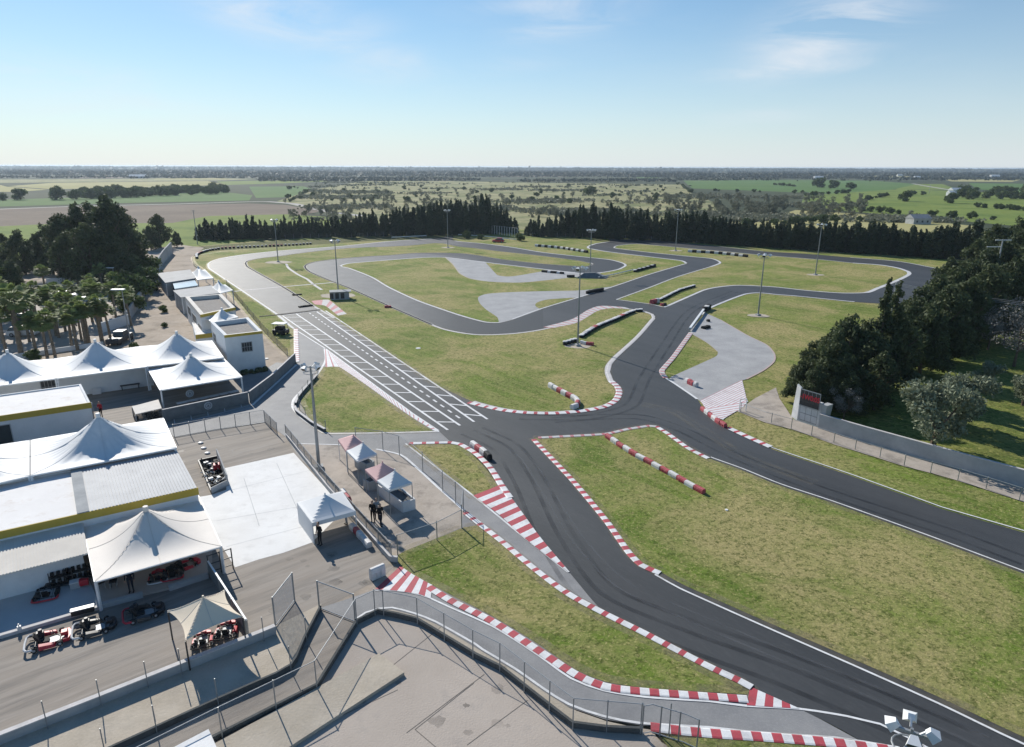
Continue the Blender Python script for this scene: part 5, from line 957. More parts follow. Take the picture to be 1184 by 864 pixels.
# emblem discs
for (px, py, z, lb) in [(241.7, 467.9, None, 'faded round emblem on the dark panel wall in front of the big white tent'), (221, 456, None, 'pale round emblem hanging inside the open white tent')]:
    if py > 460: A, B = P(240, 478), P(288, 467.5); p = A.lerp(B, .03); d = (B-A).normalized(); zc = .85
    else: A, B = P(190, 474), P(280, 455.5); d = (B-A).normalized(); p = P(221, 468.5); zc = 1.35
    n = Vector((d.y, -d.x, 0)); n = n if n.y < 0 else -n; c0 = p+n*.09; c0.z = zc; mb = MB(); K = 20
    rim = lambda r, o: [c0+n*o+d*r*math.cos(q)+Vector((0, 0, 1))*r*math.sin(q) for q in [2*math.pi*k/K for k in range(K)]]
    mb.add(rim(.42, 0)+rim(.42, .03), [tuple(range(K, 2*K))]+[(i, (i+1) % K, K+(i+1) % K, K+i) for i in range(K)]); mb.add(rim(.3, .036)+rim(.24, .036), [(i, (i+1) % K, K+(i+1) % K, K+i) for i in range(K)], 1)
    mb.add([c0+n*.036+d*x+Vector((0, 0, z_)) for x, z_ in ((-.15, -.12), (.15, -.12), (0, .18))], [(0, 1, 2)], 1)
    tag(mb.build('emblem', ['emblem', 'panel'], origin=(c0.x, c0.y, c0.z)), lb, 'emblem')
# ---- tables inside the open tent
proto = thing('long_table', 'white table', 'table', (0, 0, 0)); MB().box((0, 0, .74), (1.3, .6, .05)).build('table_top', 'white', proto)
for sx in (-1, 1):
    for sy in (-1, 1): MB().tube((sx*.58, sy*.24, 0), (sx*.58, sy*.24, .72), .02, 5).build('leg', 'metal', proto)
A, B = P(213, 474), P(270, 461.5); rz = math.atan2((B-A).y, (B-A).x)
for i in range(6):
    p = A.lerp(B, i/5); place(proto, (p.x, p.y, GZ), rz, 'white table in the row inside the open white tent', 'white tables inside the open tent')
# bench by the white wall, cart with fence in the back yard
p = P(151, 449.5, GZ); t = thing('bench', 'dark bench against the long white wall', 'bench', p); rz = math.atan2(*( (P(178.5,446.5)-P(102,457.2)).yx)); ux = Vector((math.cos(rz), math.sin(rz), 0)); uy = Vector((-ux.y, ux.x, 0))
MB().box(p+Vector((0, 0, .5)), (2.0, .5, .08), rz).build('seat', 'darkmetal', t)
for s in (-.85, .85): MB().box(p+ux*s+Vector((0, 0, .23)), (.08, .45, .46), rz).build('leg', 'darkmetal', t)
MB().box(p+uy*.24+Vector((0, 0, .72)), (2.0, .05, .3), rz).build('backrest', 'darkmetal', t)
# kiosk with pale top (zoom: fenced box)
c_ = [P(152.5, 470, 1.2), P(183, 462, 1.2), P(187, 472, 1.2), P(156.5, 479, 1.2)]; cc = sum(c_, Vector())/4; t = thing('storage_cage', 'wire storage cage with a pale flat lid beside the big cone tent', 'cage', (cc.x, cc.y, 0))
MB().hexa([p-Vector((0, 0, .06)) for p in c_][::-1], c_[::-1]).build('lid', 'cream_wall', t)
mb = MB()
for i in range(4): a, b = c_[i], c_[(i+1) % 4]; mb.quad((a.x, a.y, .1), (b.x, b.y, .1), (b.x, b.y, 1.12), (a.x, a.y, 1.12))
mb.build('netting', 'darknet', t)
for p in c_: MB().box((p.x, p.y, .56), (.08, .08, 1.12)).build('post', 'metal', t)
mb = MB()
for k in range(18): q = c_[0].lerp(c_[1], random.random()).lerp(c_[3].lerp(c_[2], random.random()), random.random()); mb.box((q.x, q.y, .3), (.35, .35, random.uniform(.2, .5)), random.random()*3, random.choice((0, 1)))
tag(mb.build('stacked_boxes', ['black', 'white'], origin=(cc.x, cc.y, 0)), 'jumble of boxes inside the wire storage cage', 'boxes')
# scrap pen
pw = W([(230, 537), (252, 532), (264, 563), (245, 572.5)]); t = thing('scrap_pen', 'walled pen full of scrap parts beside the white concrete slab', 'pen', (pw[0].x, pw[0].y, 0))
for (i, j, m, h_) in ((1, 2, 'wall_con', .95), (2, 3, 'wall_con', .5), (0, 1, 'darkmetal', .3), (3, 0, 'darkmetal', .3)): a, b = pw[i], pw[j]; MB().beam((a.x, a.y, GZ+h_/2), (b.x, b.y, GZ+h_/2), .1, h_).build('side_wall', m, t)
MB().prism([(p.x, p.y) for p in pw], None, GZ+.02).build('floor', 'dark_con_shade', t)
def inq(u, v): return pw[0].lerp(pw[1], u).lerp(pw[3].lerp(pw[2], u), v)
mb = MB(); ps_ = []
for k in range(90):
    q = inq(random.uniform(.1, .9), random.uniform(.1, .85)); mi = random.choice((0, 0, 0, 1, 2)); s_ = random.uniform(.1, .4)
    if random.random() < .4: mb.tube((q.x, q.y, GZ+.05), (q.x+random.uniform(-.5, .5), q.y+random.uniform(-.5, .5), GZ+random.uniform(.1, .5)), .05, 6, mi=mi)
    elif random.random() < .5: mb.tube((q.x, q.y, GZ+.03), (q.x, q.y, GZ+.2), s_*.6, 9, mi=0)
    else: mb.box((q.x, q.y, GZ+.2), (s_, s_*.7, .25), random.random()*3, mi)
tag(mb.build('scrap_heap', ['black', 'whitemetal', 'metal'], origin=(pw[0].x, pw[0].y, 0)), 'heap of black and grey kart scrap in the walled pen', 'scrap heap', kind='stuff')
q = inq(.75, .4); t = thing('red_machine', 'small red machine standing among the scrap in the walled pen', 'machine', (q.x, q.y, GZ)); MB().box((q.x, q.y, GZ+.35), (.5, .6, .5), .4).build('casing', 'red', t, bevel=.04); MB().tube((q.x, q.y, GZ+.6), (q.x, q.y, GZ+.75), .12, 10).build('filler_cap', 'black', t)
# white dome-like markers on the yard
for i, (x, y) in enumerate([(232, 512.5), (235.5, 518.5), (239.8, 524.3)]):
    p = P(x, y, GZ); tag(MB().sphere((p.x, p.y, p.z+.05), .22, 10, sq=(1.2, 1, .35)).build('ground_marker', 'white', origin=p), 'small white disc lying on the brown yard above the scrap pen', 'marker', 'white discs on the yard')
# white canopy corner at the bottom edge
c_ = [P(196, 868, 1.4), P(240, 845, 1.4), P(252, 872, 1.4), P(215, 905, 1.4)]; cc = sum(c_, Vector())/4; t = thing('white_hut_roof', 'corner of a pale flat-roofed hut at the bottom picture edge', 'hut', (cc.x, cc.y, 0))
MB().prism([(p.x, p.y) for p in c_[::-1]], 0, 1.3).build('wall', 'cream_wall', t); k_ = [p.lerp(cc, -.08) for p in c_]; MB().hexa([Vector((p.x, p.y, 1.305)) for p in k_][::-1], [Vector((p.x, p.y, 1.4)) for p in k_][::-1]).build('roof', 'white_con', t)
# power pole and wires on the right
def pole_t(px, top_y, label, arm=True):
    p = P(*px, 0); h_ = zat(p.x, p.y, top_y); t = thing('power_pole', label, 'power pole', p); MB().tube(p, (p.x, p.y, h_), .16, 8, .1).build('pole', 'wall_con', t)
    if arm: MB().beam((p.x-1.2, p.y, h_-.1), (p.x+1.4, p.y, h_-.1), .12, .12).build('crossarm', 'whitemetal', t); MB().beam((p.x-2.4, p.y, h_-1.2), (p.x, p.y, h_-1.2), .1, .1).build('lower_arm', 'whitemetal', t)
    return p, h_
p1, h1 = pole_t((1140, 372), 277, 'power pole with a white double crossarm rising from the dark trees on the right')
p2, h2_ = pole_t((1026.5, 388), 326.5, 'slim grey power pole among the spired cypresses beside the right loop', arm=False)
p3 = Vector((82, 78, 0)); h3 = 9.0
wt = thing('power_lines', 'three thin power wires slung from the slim grey pole across the dark trees', 'power line', (p2.x, p2.y, 0))
for k in range(3):
    a = Vector((p2.x+k*.35, p2.y, h2_-.1-k*.25)); b = Vector((p3.x+k*.7, p3.y, h3-k*.3)); pts = [a.lerp(b, i/16)-Vector((0, 0, 1.0*4*(i/16)*(1-i/16))) for i in range(17)]; MB().path(pts, .022, 4).build('wire', 'metal', wt)
for (px, ty, lb) in [((1073, 225), 192, 'x'), ]: pass
# street lamp by the palms
b = P(151, 397, 0); h_ = zat(b.x, b.y, 335); t = thing('street_lamp', 'street lamp with a broad pale head among the palms', 'street lamp', b); MB().tube(b, (b.x, b.y, h_), .1, 8, .06).build('pole', 'steel', t); MB().box((b.x-.5, b.y-.1, h_+.03), (1.8, .6, .14), .05).build('lamp_head', 'whitemetal', t)
b = P(135, 338, 0); h_ = 5; t = thing('street_lamp', 'smaller street lamp in front of the big dark trees', 'street lamp', b); MB().tube(b, (b.x, b.y, h_), .09, 8, .05).build('pole', 'steel', t); MB().box((b.x-.5, b.y-.1, h_+.03), (1.4, .5, .14), .05).build('lamp_head', 'whitemetal', t)
b = P(228.5, 283, 0); h_ = zat(b.x, b.y, 243); t = thing('utility_pole', 'bare thin utility pole in the field beyond the left gap in the trees', 'utility pole', b); MB().tube(b, (b.x, b.y, h_), .14, 6, .09).build('pole', 'wall_con', t); MB().beam((b.x-.7, b.y, h_-.3), (b.x+.7, b.y, h_-.3), .12, .12).build('crossarm', 'wall_con', t)
b = P(1074, 224, 0); h_ = zat(b.x, b.y, 197+20); t = thing('utility_pole', 'thin pale utility pole standing in the far right green field', 'utility pole', b); MB().tube(b, (b.x, b.y, max(h_, 9)), .2, 6, .12).build('pole', 'wall_con', t); MB().beam((b.x-1, b.y, 8), (b.x+1, b.y, 8), .15, .15).build('crossarm', 'wall_con', t)
# far house and barn
def far_house(px, w_, d_, h_, label, wm, rm, rz=.2, gable=True, name='farmhouse'):
    p = P(*px); t = thing(name, label, 'house' if name == 'farmhouse' else 'barn', p); MB().box((p.x, p.y, h_/2), (w_, d_, h_), rz).build('wall', wm, t); R = Matrix.Rotation(rz, 3, 'Z')
    e = [p+R@Vector((x*w_*.53, y*d_*.55, 0))+Vector((0, 0, h_+.01)) for x, y in ((-1, -1), (1, -1), (1, 1), (-1, 1))]; r1 = p+R@Vector((-w_*.53, 0, 0))+Vector((0, 0, h_+d_*.3)); r2 = p+R@Vector((w_*.53, 0, 0))+Vector((0, 0, h_+d_*.3))
    MB().add(e+[r1, r2], [(0, 1, 5, 4), (2, 3, 4, 5), (0, 4, 3), (1, 2, 5), (3, 2, 1, 0)]).build('roof', rm, t)
    for k in range(3):
        q = p+R@Vector((w_*(-.3+.3*k), -d_*.5-.02, 0)); MB().box((q.x, q.y, h_*.5), (w_*.1, .1, h_*.35), rz).build('window', 'window', t)
    return t
far_house((1104, 224.5), 11, 7, 4, 'white farmhouse among trees in the far right fields', 'white_wall', 'white_roof')
far_house((1099, 226.5), 6, 5, 3, 'low white outbuilding just left of the far farmhouse', 'white_wall', 'white_roof')
far_house((1061, 259), 8.5, 6, 2.6, 'grey gabled shed in the field beyond the right cypress hedge', 'wall_con', 'roofgrey', rz=.1, name='shed')
for i, (x, y, w_) in enumerate([(160, 206.3, 60), (946, 207, 40), (1060, 206.5, 30), (1150, 205, 50), (1172, 203.6, 40), (1040, 204, 30)]):
    far_house((x, y), w_*.5, w_*.2, 4, ['distant long pale shed in the hazy woods on the left', 'distant white shed at the edge of the far right woods', 'distant small pale house right of the far sheds', 'distant long pale hall near the right horizon', 'distant white hall nearest the right picture edge', 'tiny distant pale house in the right woods'][i], 'white_wall', 'white_roof', name='farmhouse', rz=.1)
# ================================================================ KARTS, PEOPLE, CARS
def make_kart(body, body2, label):
    t = thing('go_kart', label, 'kart', (0, 0, 0), 'karts parked in the pit area'); s = 1.0
    f = MB(); 
    for y in (-.32, .32): f.path([Vector(p) for p in ((-.85, y*1.05, .1), (-.3, y, .1), (.4, y*.9, .1), (.8, y*.6, .12))], .022, 6)
    f.tube((-.55, -.6, .14), (-.55, .6, .14), .022, 6); f.tube((.5, -.5, .14), (.5, .5, .14), .02, 6); f.build('chassis_frame', 'darkmetal', t)
    MB().prism([(-.35, -.3), (.65, -.24), (.8, -.12), (.8, .12), (.65, .24), (-.35, .3)], .08, .1).build('floor_tray', 'metal', t)
    n = MB(); pr = [(.62, -.5), (.9, -.46), (1.0, -.2), (1.02, 0), (1.0, .2), (.9, .46), (.62, .5), (.72, 0)]; n.prism(pr, .06, .24); n.prism([(.55, -.18), (.85, -.16), (.85, .16), (.55, .18)], .24, .42); n.build('nose_fairing', body, t, bevel=.03)
    for y in (-1, 1):
        m = MB(); m.hexa([Vector(p) for p in ((-.38, y*.42, .07), (.36, y*.42, .07), (.3, y*.72, .07), (-.36, y*.74, .07))][::y], [Vector(p) for p in ((-.38, y*.46, .3), (.33, y*.46, .22), (.26, y*.66, .2), (-.36, y*.68, .27))][::y]); m.build('side_pod', body, t, bevel=.02)
    rb = MB(); rb.path([Vector(p) for p in ((-.6, -.7, .2), (-.88, -.68, .2), (-.98, -.5, .2), (-1.0, 0, .2), (-.98, .5, .2), (-.88, .68, .2), (-.6, .7, .2))], .055, 8); rb.build('rear_bumper', body2, t)
    st = MB(); st.hexa([Vector(p) for p in ((-.42, -.17, .1), (.02, -.17, .1), (.02, .17, .1), (-.42, .17, .1))], [Vector(p) for p in ((-.48, -.2, .2), (.05, -.2, .18), (.05, .2, .18), (-.48, .2, .2))]); st.hexa([Vector(p) for p in ((-.46, -.19, .18), (-.3, -.19, .18), (-.3, .19, .18), (-.46, .19, .18))], [Vector(p) for p in ((-.62, -.17, .62), (-.56, -.17, .62), (-.56, .17, .62), (-.62, .17, .62))]); st.build('seat', 'black', t, bevel=.03)
    sw = MB(); c = Vector((.2, 0, .5)); ring = [c+Vector((-.07*math.sin(q), .15*math.cos(q), .13*math.sin(q))) for q in [i*math.pi/6 for i in range(13)]]; sw.path(ring, .015, 6); sw.tube(c, (.5, 0, .15), .015, 6); sw.tube(ring[0], ring[6], .012, 5); sw.build('steering_wheel', 'blackp', t)
    e = MB(); e.box((-.38, .42, .28), (.34, .26, .3)); e.tube((-.36, .42, .42), (-.36, .42, .56), .1, 8); e.tube((-.5, .45, .25), (-.86, .5, .25), .05, 8); e.build('engine', 'darkmetal', t, bevel=.015)
    for x, y, w_, r in ((.52, .58, .13, .13), (.52, -.58, .13, .13), (-.56, .62, .2, .14), (-.56, -.62, .2, .14)):
        wm = MB(); wm.tube((x, y-w_/2, r), (x, y+w_/2, r), r, 14); wh = wm.build('wheel', 'black', t, bevel=.02); q = MB(); q.tube((x, y-w_/2-.005, r), (x, y+w_/2+.005, r), r*.5, 10); q.build('rim', 'metal', wh)
    return t
karts = {k: make_kart(a, b, 'x') for k, (a, b) in {'rw': ('red', 'white'), 'ws': ('blackp', 'white'), 'br': ('blackp', 'red'), 'r': ('red', 'blackp')}.items()}
KS = 1.08
def put_kart(kind, x, y, rz, label, up=False, s=KS):
    p = P(x, y, GZ+.01); o = place(karts[kind], (p.x, p.y, p.z), rz, label, 'karts parked in the pit area', s); return o
a, b = P(32, 748), P(192, 706); RZ = math.atan2(b.y-a.y, b.x-a.x)
put_kart('rw', 57, 742, RZ, 'red and white go-kart first in the row on the left, below the low kerb')
put_kart('ws', 110, 728, RZ, 'black and white go-kart in the middle of the row of three')
put_kart('br', 167, 710.5, RZ+.05, 'black go-kart with a red side pod in the shade of the large cream tent')
put_kart('r', 235, 742, RZ+1.4, 'red go-kart left of the pair under the small cream canopy', s=.78)
put_kart('r', 262, 731, RZ+1.3, 'red go-kart right of the pair under the small cream canopy', s=.84)
put_kart('rw', 183, 669, RZ+1.5, 'red and white kart on the platform just right of the man', s=.8)
put_kart('r', 216, 655, RZ+.3, 'red kart at the back right corner under the large cream tent', s=.85)
put_kart('br', 200, 665, RZ+1.5, 'black kart between the two red karts under the large cream tent', s=.9)
put_kart('br', 55, 688, RZ+1.5, 'black kart parked by its hand frame against the white bay wall', s=.95)
# bay equipment
fr = thing('hand_frame', 'black upright hand frame against the white wall of the kart bay', 'frame', P(49, 684, GZ))
A, B = P(44, 682, GZ), P(55, 679, GZ)
for p in (A, B): MB().tube((p.x, p.y, GZ), (p.x, p.y, GZ+1.6), .03, 6).build('post', 'darkmetal', fr)
MB().tube((A.x, A.y, GZ+1.3), (B.x, B.y, GZ+1.3), .025, 6).build('crossbar', 'darkmetal', fr)
def tyre_rack(x, y, w_, label, rz=RZ):
    p = P(x, y, GZ+.12); t = thing('tyre_rack', label, 'rack', p, None, rz); 
    for z in (.1, .62): MB().box((0, 0, z), (w_, .55, .05)).build('shelf', 'darkmetal', t, origin=None) if False else None
    def loc(mb, nm, m): 
        o = mb.build(nm, m, None); o.parent = t; return o
    loc(MB().box((0, 0, .12), (w_, .6, .05)), 'shelf', 'darkmetal'); loc(MB().box((0, 0, .66), (w_, .6, .05)), 'shelf', 'darkmetal')
    for sx in (-1, 1):
        for sy in (-1, 1): loc(MB().box((sx*(w_/2-.03), sy*.27, .55), (.05, .05, 1.1)), 'post', 'darkmetal')
    n = int(w_/.3)
    for k in range(n):
        for z in (.3, .84): x_ = -w_/2+.18+k*(w_-.3)/max(1, n-1); loc(MB().tube((x_-.09, 0, z), (x_+.09, 0, z), .15, 10), 'tyre', 'black')
    return t
tyre_rack(73, 676, 1.25, 'black tyre rack in the middle of the kart bay'); tyre_rack(93, 669.5, 1.5, 'wider black tyre rack at the right end of the kart bay')
p = P(98, 677.5, GZ+.12); t = thing('red_generator', 'small red generator on the bay floor in front of the wider tyre rack', 'generator', p); MB().box((p.x, p.y, p.z+.3), (.5, .38, .38), RZ).build('casing', 'red', t, bevel=.05); MB().tube((p.x-.3, p.y, p.z+.6), (p.x+.3, p.y, p.z+.6), .03, 6).build('handle', 'black', t)
p = P(88, 679, GZ+.12); t = thing('grey_crate', 'grey crate left of the small red generator', 'crate', p); MB().box((p.x, p.y, p.z+.2), (.55, .45, .4), RZ).build('box', 'wall_con', t, bevel=.02); MB().box((p.x, p.y, p.z+.42), (.58, .48, .04), RZ).build('lid', 'white', t)
p = P(96.5, 710.5, GZ+.1); t = thing('white_case', 'black and white long case on the kerb above the middle go-kart', 'case', p); MB().box((p.x, p.y, p.z+.25), (1.15, .3, .3), RZ).build('case_body', 'blackp', t, bevel=.02); MB().box((p.x, p.y, p.z+.43), (1.18, .32, .05), RZ).build('lid', 'white', t)
p = P(23, 729, GZ+.12); t = thing('bottle', 'small white canister standing alone on the grey bay floor', 'canister', p); MB().tube(p, p+Vector((0, 0, .28)), .11, 10, .1).build('body', 'white', t); MB().tube(p+Vector((0, 0, .28)), p+Vector((0, 0, .42)), .035, 8).build('neck', 'white', t)
# camp table and chairs under the cream tent
p = P(124, 677, GZ+.1); t = thing('camp_table', 'dark folding table behind the left leg of the large cream tent', 'table', p); MB().box((p.x, p.y, p.z+.7), (1.0, .6, .04), RZ).build('table_top', 'darkmetal', t)
for sx in (-.4, .4):
    for sy in (-.22, .22): MB().tube((p.x+sx, p.y+sy, p.z), (p.x+sx, p.y+sy, p.z+.68), .02, 5).build('leg', 'darkmetal', t)
ch = thing('folding_chair', 'x', 'chair', (0, 0, 0)); MB().box((0, 0, .44), (.42, .42, .04)).build('seat', 'blackp', ch); MB().box((0, .21, .7), (.42, .04, .4)).build('backrest', 'blackp', ch)
for sx in (-.18, .18):
    for sy in (-.18, .18): MB().tube((sx, sy, 0), (sx, sy, .43), .015, 5).build('leg', 'metal', ch)
for (x, y, r, lb) in [(132, 679, .4, 'black chair right of the folding table under the large cream tent'), (117, 680.5, 2.5, 'black chair left of the folding table under the large cream tent')]:
    p = P(x, y, GZ+.1); place(ch, (p.x, p.y, p.z), r, lb, 'chairs by the folding table')
# ---- people: one continuous remeshed body each
def person(label, loc, rz, parts, scale=1.0, shirt='navy', trouser='navy', helmet=None, hairm='hair', arms=((-.06, .02), (.06, .02)), stride=.0, lean=0.0):
    t = thing('person', label, 'person', loc, None, rz)
    SK, SH, TR, SHO = 0, 1, 2, 3; caps = []
    V = Vector
    def cap_(p, q, r1, r2, m): caps.append((V(p), V(q), r1, r2, m))
    hip = .92
    for s in (-1, 1):
        fx_ = stride*s; kn = V((s*.10, fx_*.5+.03, .50)); an = V((s*.11, fx_, .09)); cap_((s*.09, 0, hip-.02), kn, .088, .058, TR); cap_(kn, an, .056, .04, TR); cap_(an+V((0, -.03, -.045)), an+V((0, .15, -.055)), .042, .036, SHO)
    cap_((-.07, 0, hip), (.07, 0, hip), .105, .105, TR); cap_((0, 0, hip+.06), (0, lean*.4, 1.18), .115, .125, SH); cap_((-.09, lean*.4, 1.24), (.09, lean*.4, 1.24), .11, .11, SH); cap_((-.15, lean*.5, 1.38), (.15, lean*.5, 1.38), .062, .062, SH)
    cap_((0, lean*.5, 1.38), (0, lean*.7+.01, 1.52), .055, .05, SK)
    hd = V((0, lean*.9+.02, 1.62)); cap_(hd+V((0, .01, -.05)), hd+V((0, .0, .035)), .072, .088, SK); cap_(hd+V((0, .085, -.005)), hd+V((0, .1, -.025)), .014, .016, SK)
    for s in (-1, 1): cap_(hd+V((s*.085, .0, .0)), hd+V((s*.09, -.005, -.025)), .014, .012, SK)
    for s, pose in zip((-1, 1), arms):
        sh = V((s*.19, lean*.5, 1.37)); 
        el_, wr = [V((s*a[0], a[1], a[2])) for a in pose]
        cap_(sh, el_, .05, .04, SH); cap_(el_, wr, .038, .028, SH if parts.get('long', True) else SK)
        d = (wr-el_).normalized(); side = V((0, 1, 0)) if abs(d.y) < .7 else V((0, 0, 1)); side = (side-d*side.dot(d)).normalized(); palm = wr+d*.07; cap_(wr+d*.02, palm, .028, .034, SK)
        for k, (o, ln) in enumerate(((-.027, .065), (-.009, .078), (.009, .073), (.026, .058))): b0 = palm+side*o+d*.02; cap_(b0, b0+d*ln*.55, .0095, .009, SK); cap_(b0+d*ln*.55, b0+d*ln+V((-s*.02, 0, 0)), .009, .0075, SK)
        cap_(wr+d*.03+side*.025, wr+d*.085+side*.058, .011, .009, SK)
    bm = bmesh.new()
    for p, q, r1, r2, m in caps:
        b2 = bmesh.new(); sg = 8 if r1 < .02 else 12
        bmesh.ops.create_uvsphere(b2, u_segments=sg, v_segments=sg//2+1, radius=r1, matrix=Matrix.Translation(p)); bmesh.ops.create_uvsphere(b2, u_segments=sg, v_segments=sg//2+1, radius=r2, matrix=Matrix.Translation(q))
        h = bmesh.ops.convex_hull(b2, input=b2.verts); bmesh.ops.delete(b2, geom=list({e for e in h['geom_interior'] if isinstance(e, bmesh.types.BMVert)}), context='VERTS')
        me = bpy.data.meshes.new('tmp'); b2.to_mesh(me); b2.free(); bm.from_mesh(me); bpy.data.meshes.remove(me)
    me = bpy.data.meshes.new('body'); bm.to_mesh(me); bm.free(); o = bpy.data.objects.new('body', me); COL.objects.link(o)
    md = o.modifiers.new('r', 'REMESH'); md.mode = 'VOXEL'; md.voxel_size = .012; md.use_smooth_shade = True
    me2 = bpy.data.meshes.new_from_object(o.evaluated_get(bpy.context.evaluated_depsgraph_get())); o.modifiers.clear(); o.data = me2; o.parent = t
    for m in ('skin', shirt, trouser, 'blackcloth'): me2.materials.append(MT[m])
    cs = np.zeros(len(me2.polygons)*3); me2.polygons.foreach_get('center', cs); cs = cs.reshape(-1, 3); best = np.full(len(cs), 1e9); idx = np.zeros(len(cs), int)
    for p, q, r1, r2, m in caps:
        p_, d = np.array(p), np.array(q-p); tt_ = np.clip(((cs-p_)@d)/(d@d), 0, 1); dist = np.linalg.norm(cs-(p_+tt_[:, None]*d), axis=1)-(r1+(r2-r1)*tt_); w_ = dist < best; best[w_] = dist[w_]; idx[w_] = m
    me2.polygons.foreach_set('material_index', idx.tolist()); me2.polygons.foreach_set('use_smooth', [True]*len(idx))
    def loc(mb, nm, m, par=t, sm=True): q = mb.build(nm, m, None, smooth=sm); q.parent = par; return q
    for s in (-1, 1): loc(MB().sphere(hd+V((s*.032, .083, .012)), .012, 8), 'eye', 'white'); 
    loc(MB().box(hd+V((0, .088, -.062)), (.045, .012, .01)), 'mouth', 'red', sm=False)
    if helmet: loc(MB().sphere(hd+V((0, -.005, .01)), .135, 14, sq=(.95, 1.05, 1.05)), 'helmet', helmet); loc(MB().box(hd+V((0, .125, .01)), (.16, .04, .06)), 'visor', 'glass', sm=False)
    else: 
        hb = MB(); hb.sphere(hd+V((0, -.022, .04)), .1, 12, sq=(.97, .98, .82)); loc(hb, 'hair', hairm)
    t.scale = (scale,)*3; return t
down = ((.24, .0, 1.1), (.25, .06, .85)); bent = ((.25, .0, 1.12), (.12, .22, 1.12)); hipa = ((.34, -.02, 1.14), (.17, .08, 1.0)); up_ = ((.28, .08, 1.16), (.18, .25, 1.36))
def PP(x, y, z=GZ+.01): p = P(x, y, z); return p
person('man in dark overalls standing on the platform under the large cream tent', PP(152.5, 684.5, GZ+.1), 3.4, {}, 1.02, 'navy', 'navy', arms=(down, down))
person('man in black with bent arms standing in front of the white gazebo', PP(370.5, 630), 2.6, {}, 1.02, 'blackcloth', 'blackcloth', arms=(bent, down), lean=.05)
person('leftmost man in black of the group of three beside the market counter', PP(431.5, 603.5), 2.9, {}, 1.0, 'blackcloth', 'blackcloth', arms=(down, bent))
person('man in black with pale trousers at the back of the group of three', PP(436, 600.5), 3.6, {}, 1.0, 'greycloth', 'blackcloth', arms=(bent, down))
person('man in dark clothes with one elbow out, right in the group of three', PP(440.5, 607.5), 4.0, {}, 1.0, 'blackcloth', 'navy', arms=(down, hipa), stride=.12)
person('person in khaki half hidden by the right edge of the white gazebo', PP(401, 606), 2.2, {'long': False}, .95, 'khaki', 'greycloth', arms=(down, up_), lean=.08)
person('person in a red shirt in the small back yard beside the white ochre building', PP(117.5, 482.5), 3.0, {}, 1.0, 'redcloth', 'blackcloth', arms=(down, bent))
person('person in white helmet at the corner of the ochre banded building', PP(108.5, 484), 2.6, {}, 1.0, 'greycloth', 'greycloth', arms=(down, down), helmet='white')
# ---- cars in the car park
def make_car(body, kind='hatch'):
    t = thing('parked_car', 'x', 'car', (0, 0, 0)); L_, W_ = 4.2, 1.75
    prof = [(-2.1, .35), (-2.08, .72), (-1.95, .88), (-1.2, .93), (.75, .95), (1.65, .82), (2.05, .66), (2.1, .38)]
    mb = MB()
    def sec(pr, y0, y1, mi=0, inset=0.0):
        a = [Vector((x, y0, z)) for x, z in pr]; b = [Vector((x, y1, z)) for x, z in pr]; n = len(pr); mb_.add(a+b, [tuple(range(n)), tuple(range(2*n-1, n-1, -1))]+[(i, n+i, n+(i+1) % n, (i+1) % n) for i in range(n)], mi)
    mb_ = MB(); sec(prof+[(1.9, .2), (-1.9, .2)], -W_/2, W_/2); mb_.build('body', body, t, bevel=.06)
    cab = [(-1.9, .9), (-1.55, 1.38), (-1.3, 1.45), (.1, 1.47), (.35, 1.42), (1.05, .93)] if kind == 'hatch' else [(-1.95, .9), (-1.9, 1.6), (-1.7, 1.7), (.3, 1.72), (.6, 1.64), (1.3, .93)]
    mb_ = MB(); a = [Vector((x, -W_/2+.1+(z-.9)*.18, z)) for x, z in cab]; b = [Vector((x, W_/2-.1-(z-.9)*.18, z)) for x, z in cab]; n = len(cab); mb_.add(a+b, [tuple(range(n)), tuple(range(2*n-1, n-1, -1))]+[(i, n+i, n+(i+1) % n, (i+1) % n) for i in range(n)]); mb_.build('cabin_glass', 'glass', t)
    r0, r1 = cab[2], cab[4]; mb_ = MB(); mb_.hexa([Vector(p) for p in ((r0[0]-.15, -.68, r0[1]-.05), (r1[0], -.68, r0[1]-.05), (r1[0], .68, r0[1]-.05), (r0[0]-.15, .68, r0[1]-.05))], [Vector(p) for p in ((r0[0]-.1, -.64, r0[1]+.04), (r1[0]-.08, -.64, r0[1]+.04), (r1[0]-.08, .64, r0[1]+.04), (r0[0]-.1, .64, r0[1]+.04))]); mb_.build('roof', body, t, bevel=.02)
    for x in (-1.3, 1.3):
        for y in (-1, 1):
            w_ = MB().tube((x, y*(W_/2-.2), .31), (x, y*(W_/2+.01), .31), .31, 16).build('wheel', 'black', t); MB().tube((x, y*(W_/2), .31), (x, y*(W_/2+.02), .31), .18, 10).build('rim', 'silver', w_)
    for y in (-.6, .6): MB().box((2.06, y, .6), (.1, .35, .12)).build('headlight', 'white', t); MB().box((-2.08, y, .7), (.06, .3, .14)).build('tail_light', 'red', t)
    return t
cars = {k: make_car(m, kd) for k, m, kd in (('w', 'white', 'hatch'), ('s', 'silver', 'hatch'), ('v', 'white', 'van'), ('d', 'blackp', 'hatch'), ('b', 'bluep', 'hatch'))}
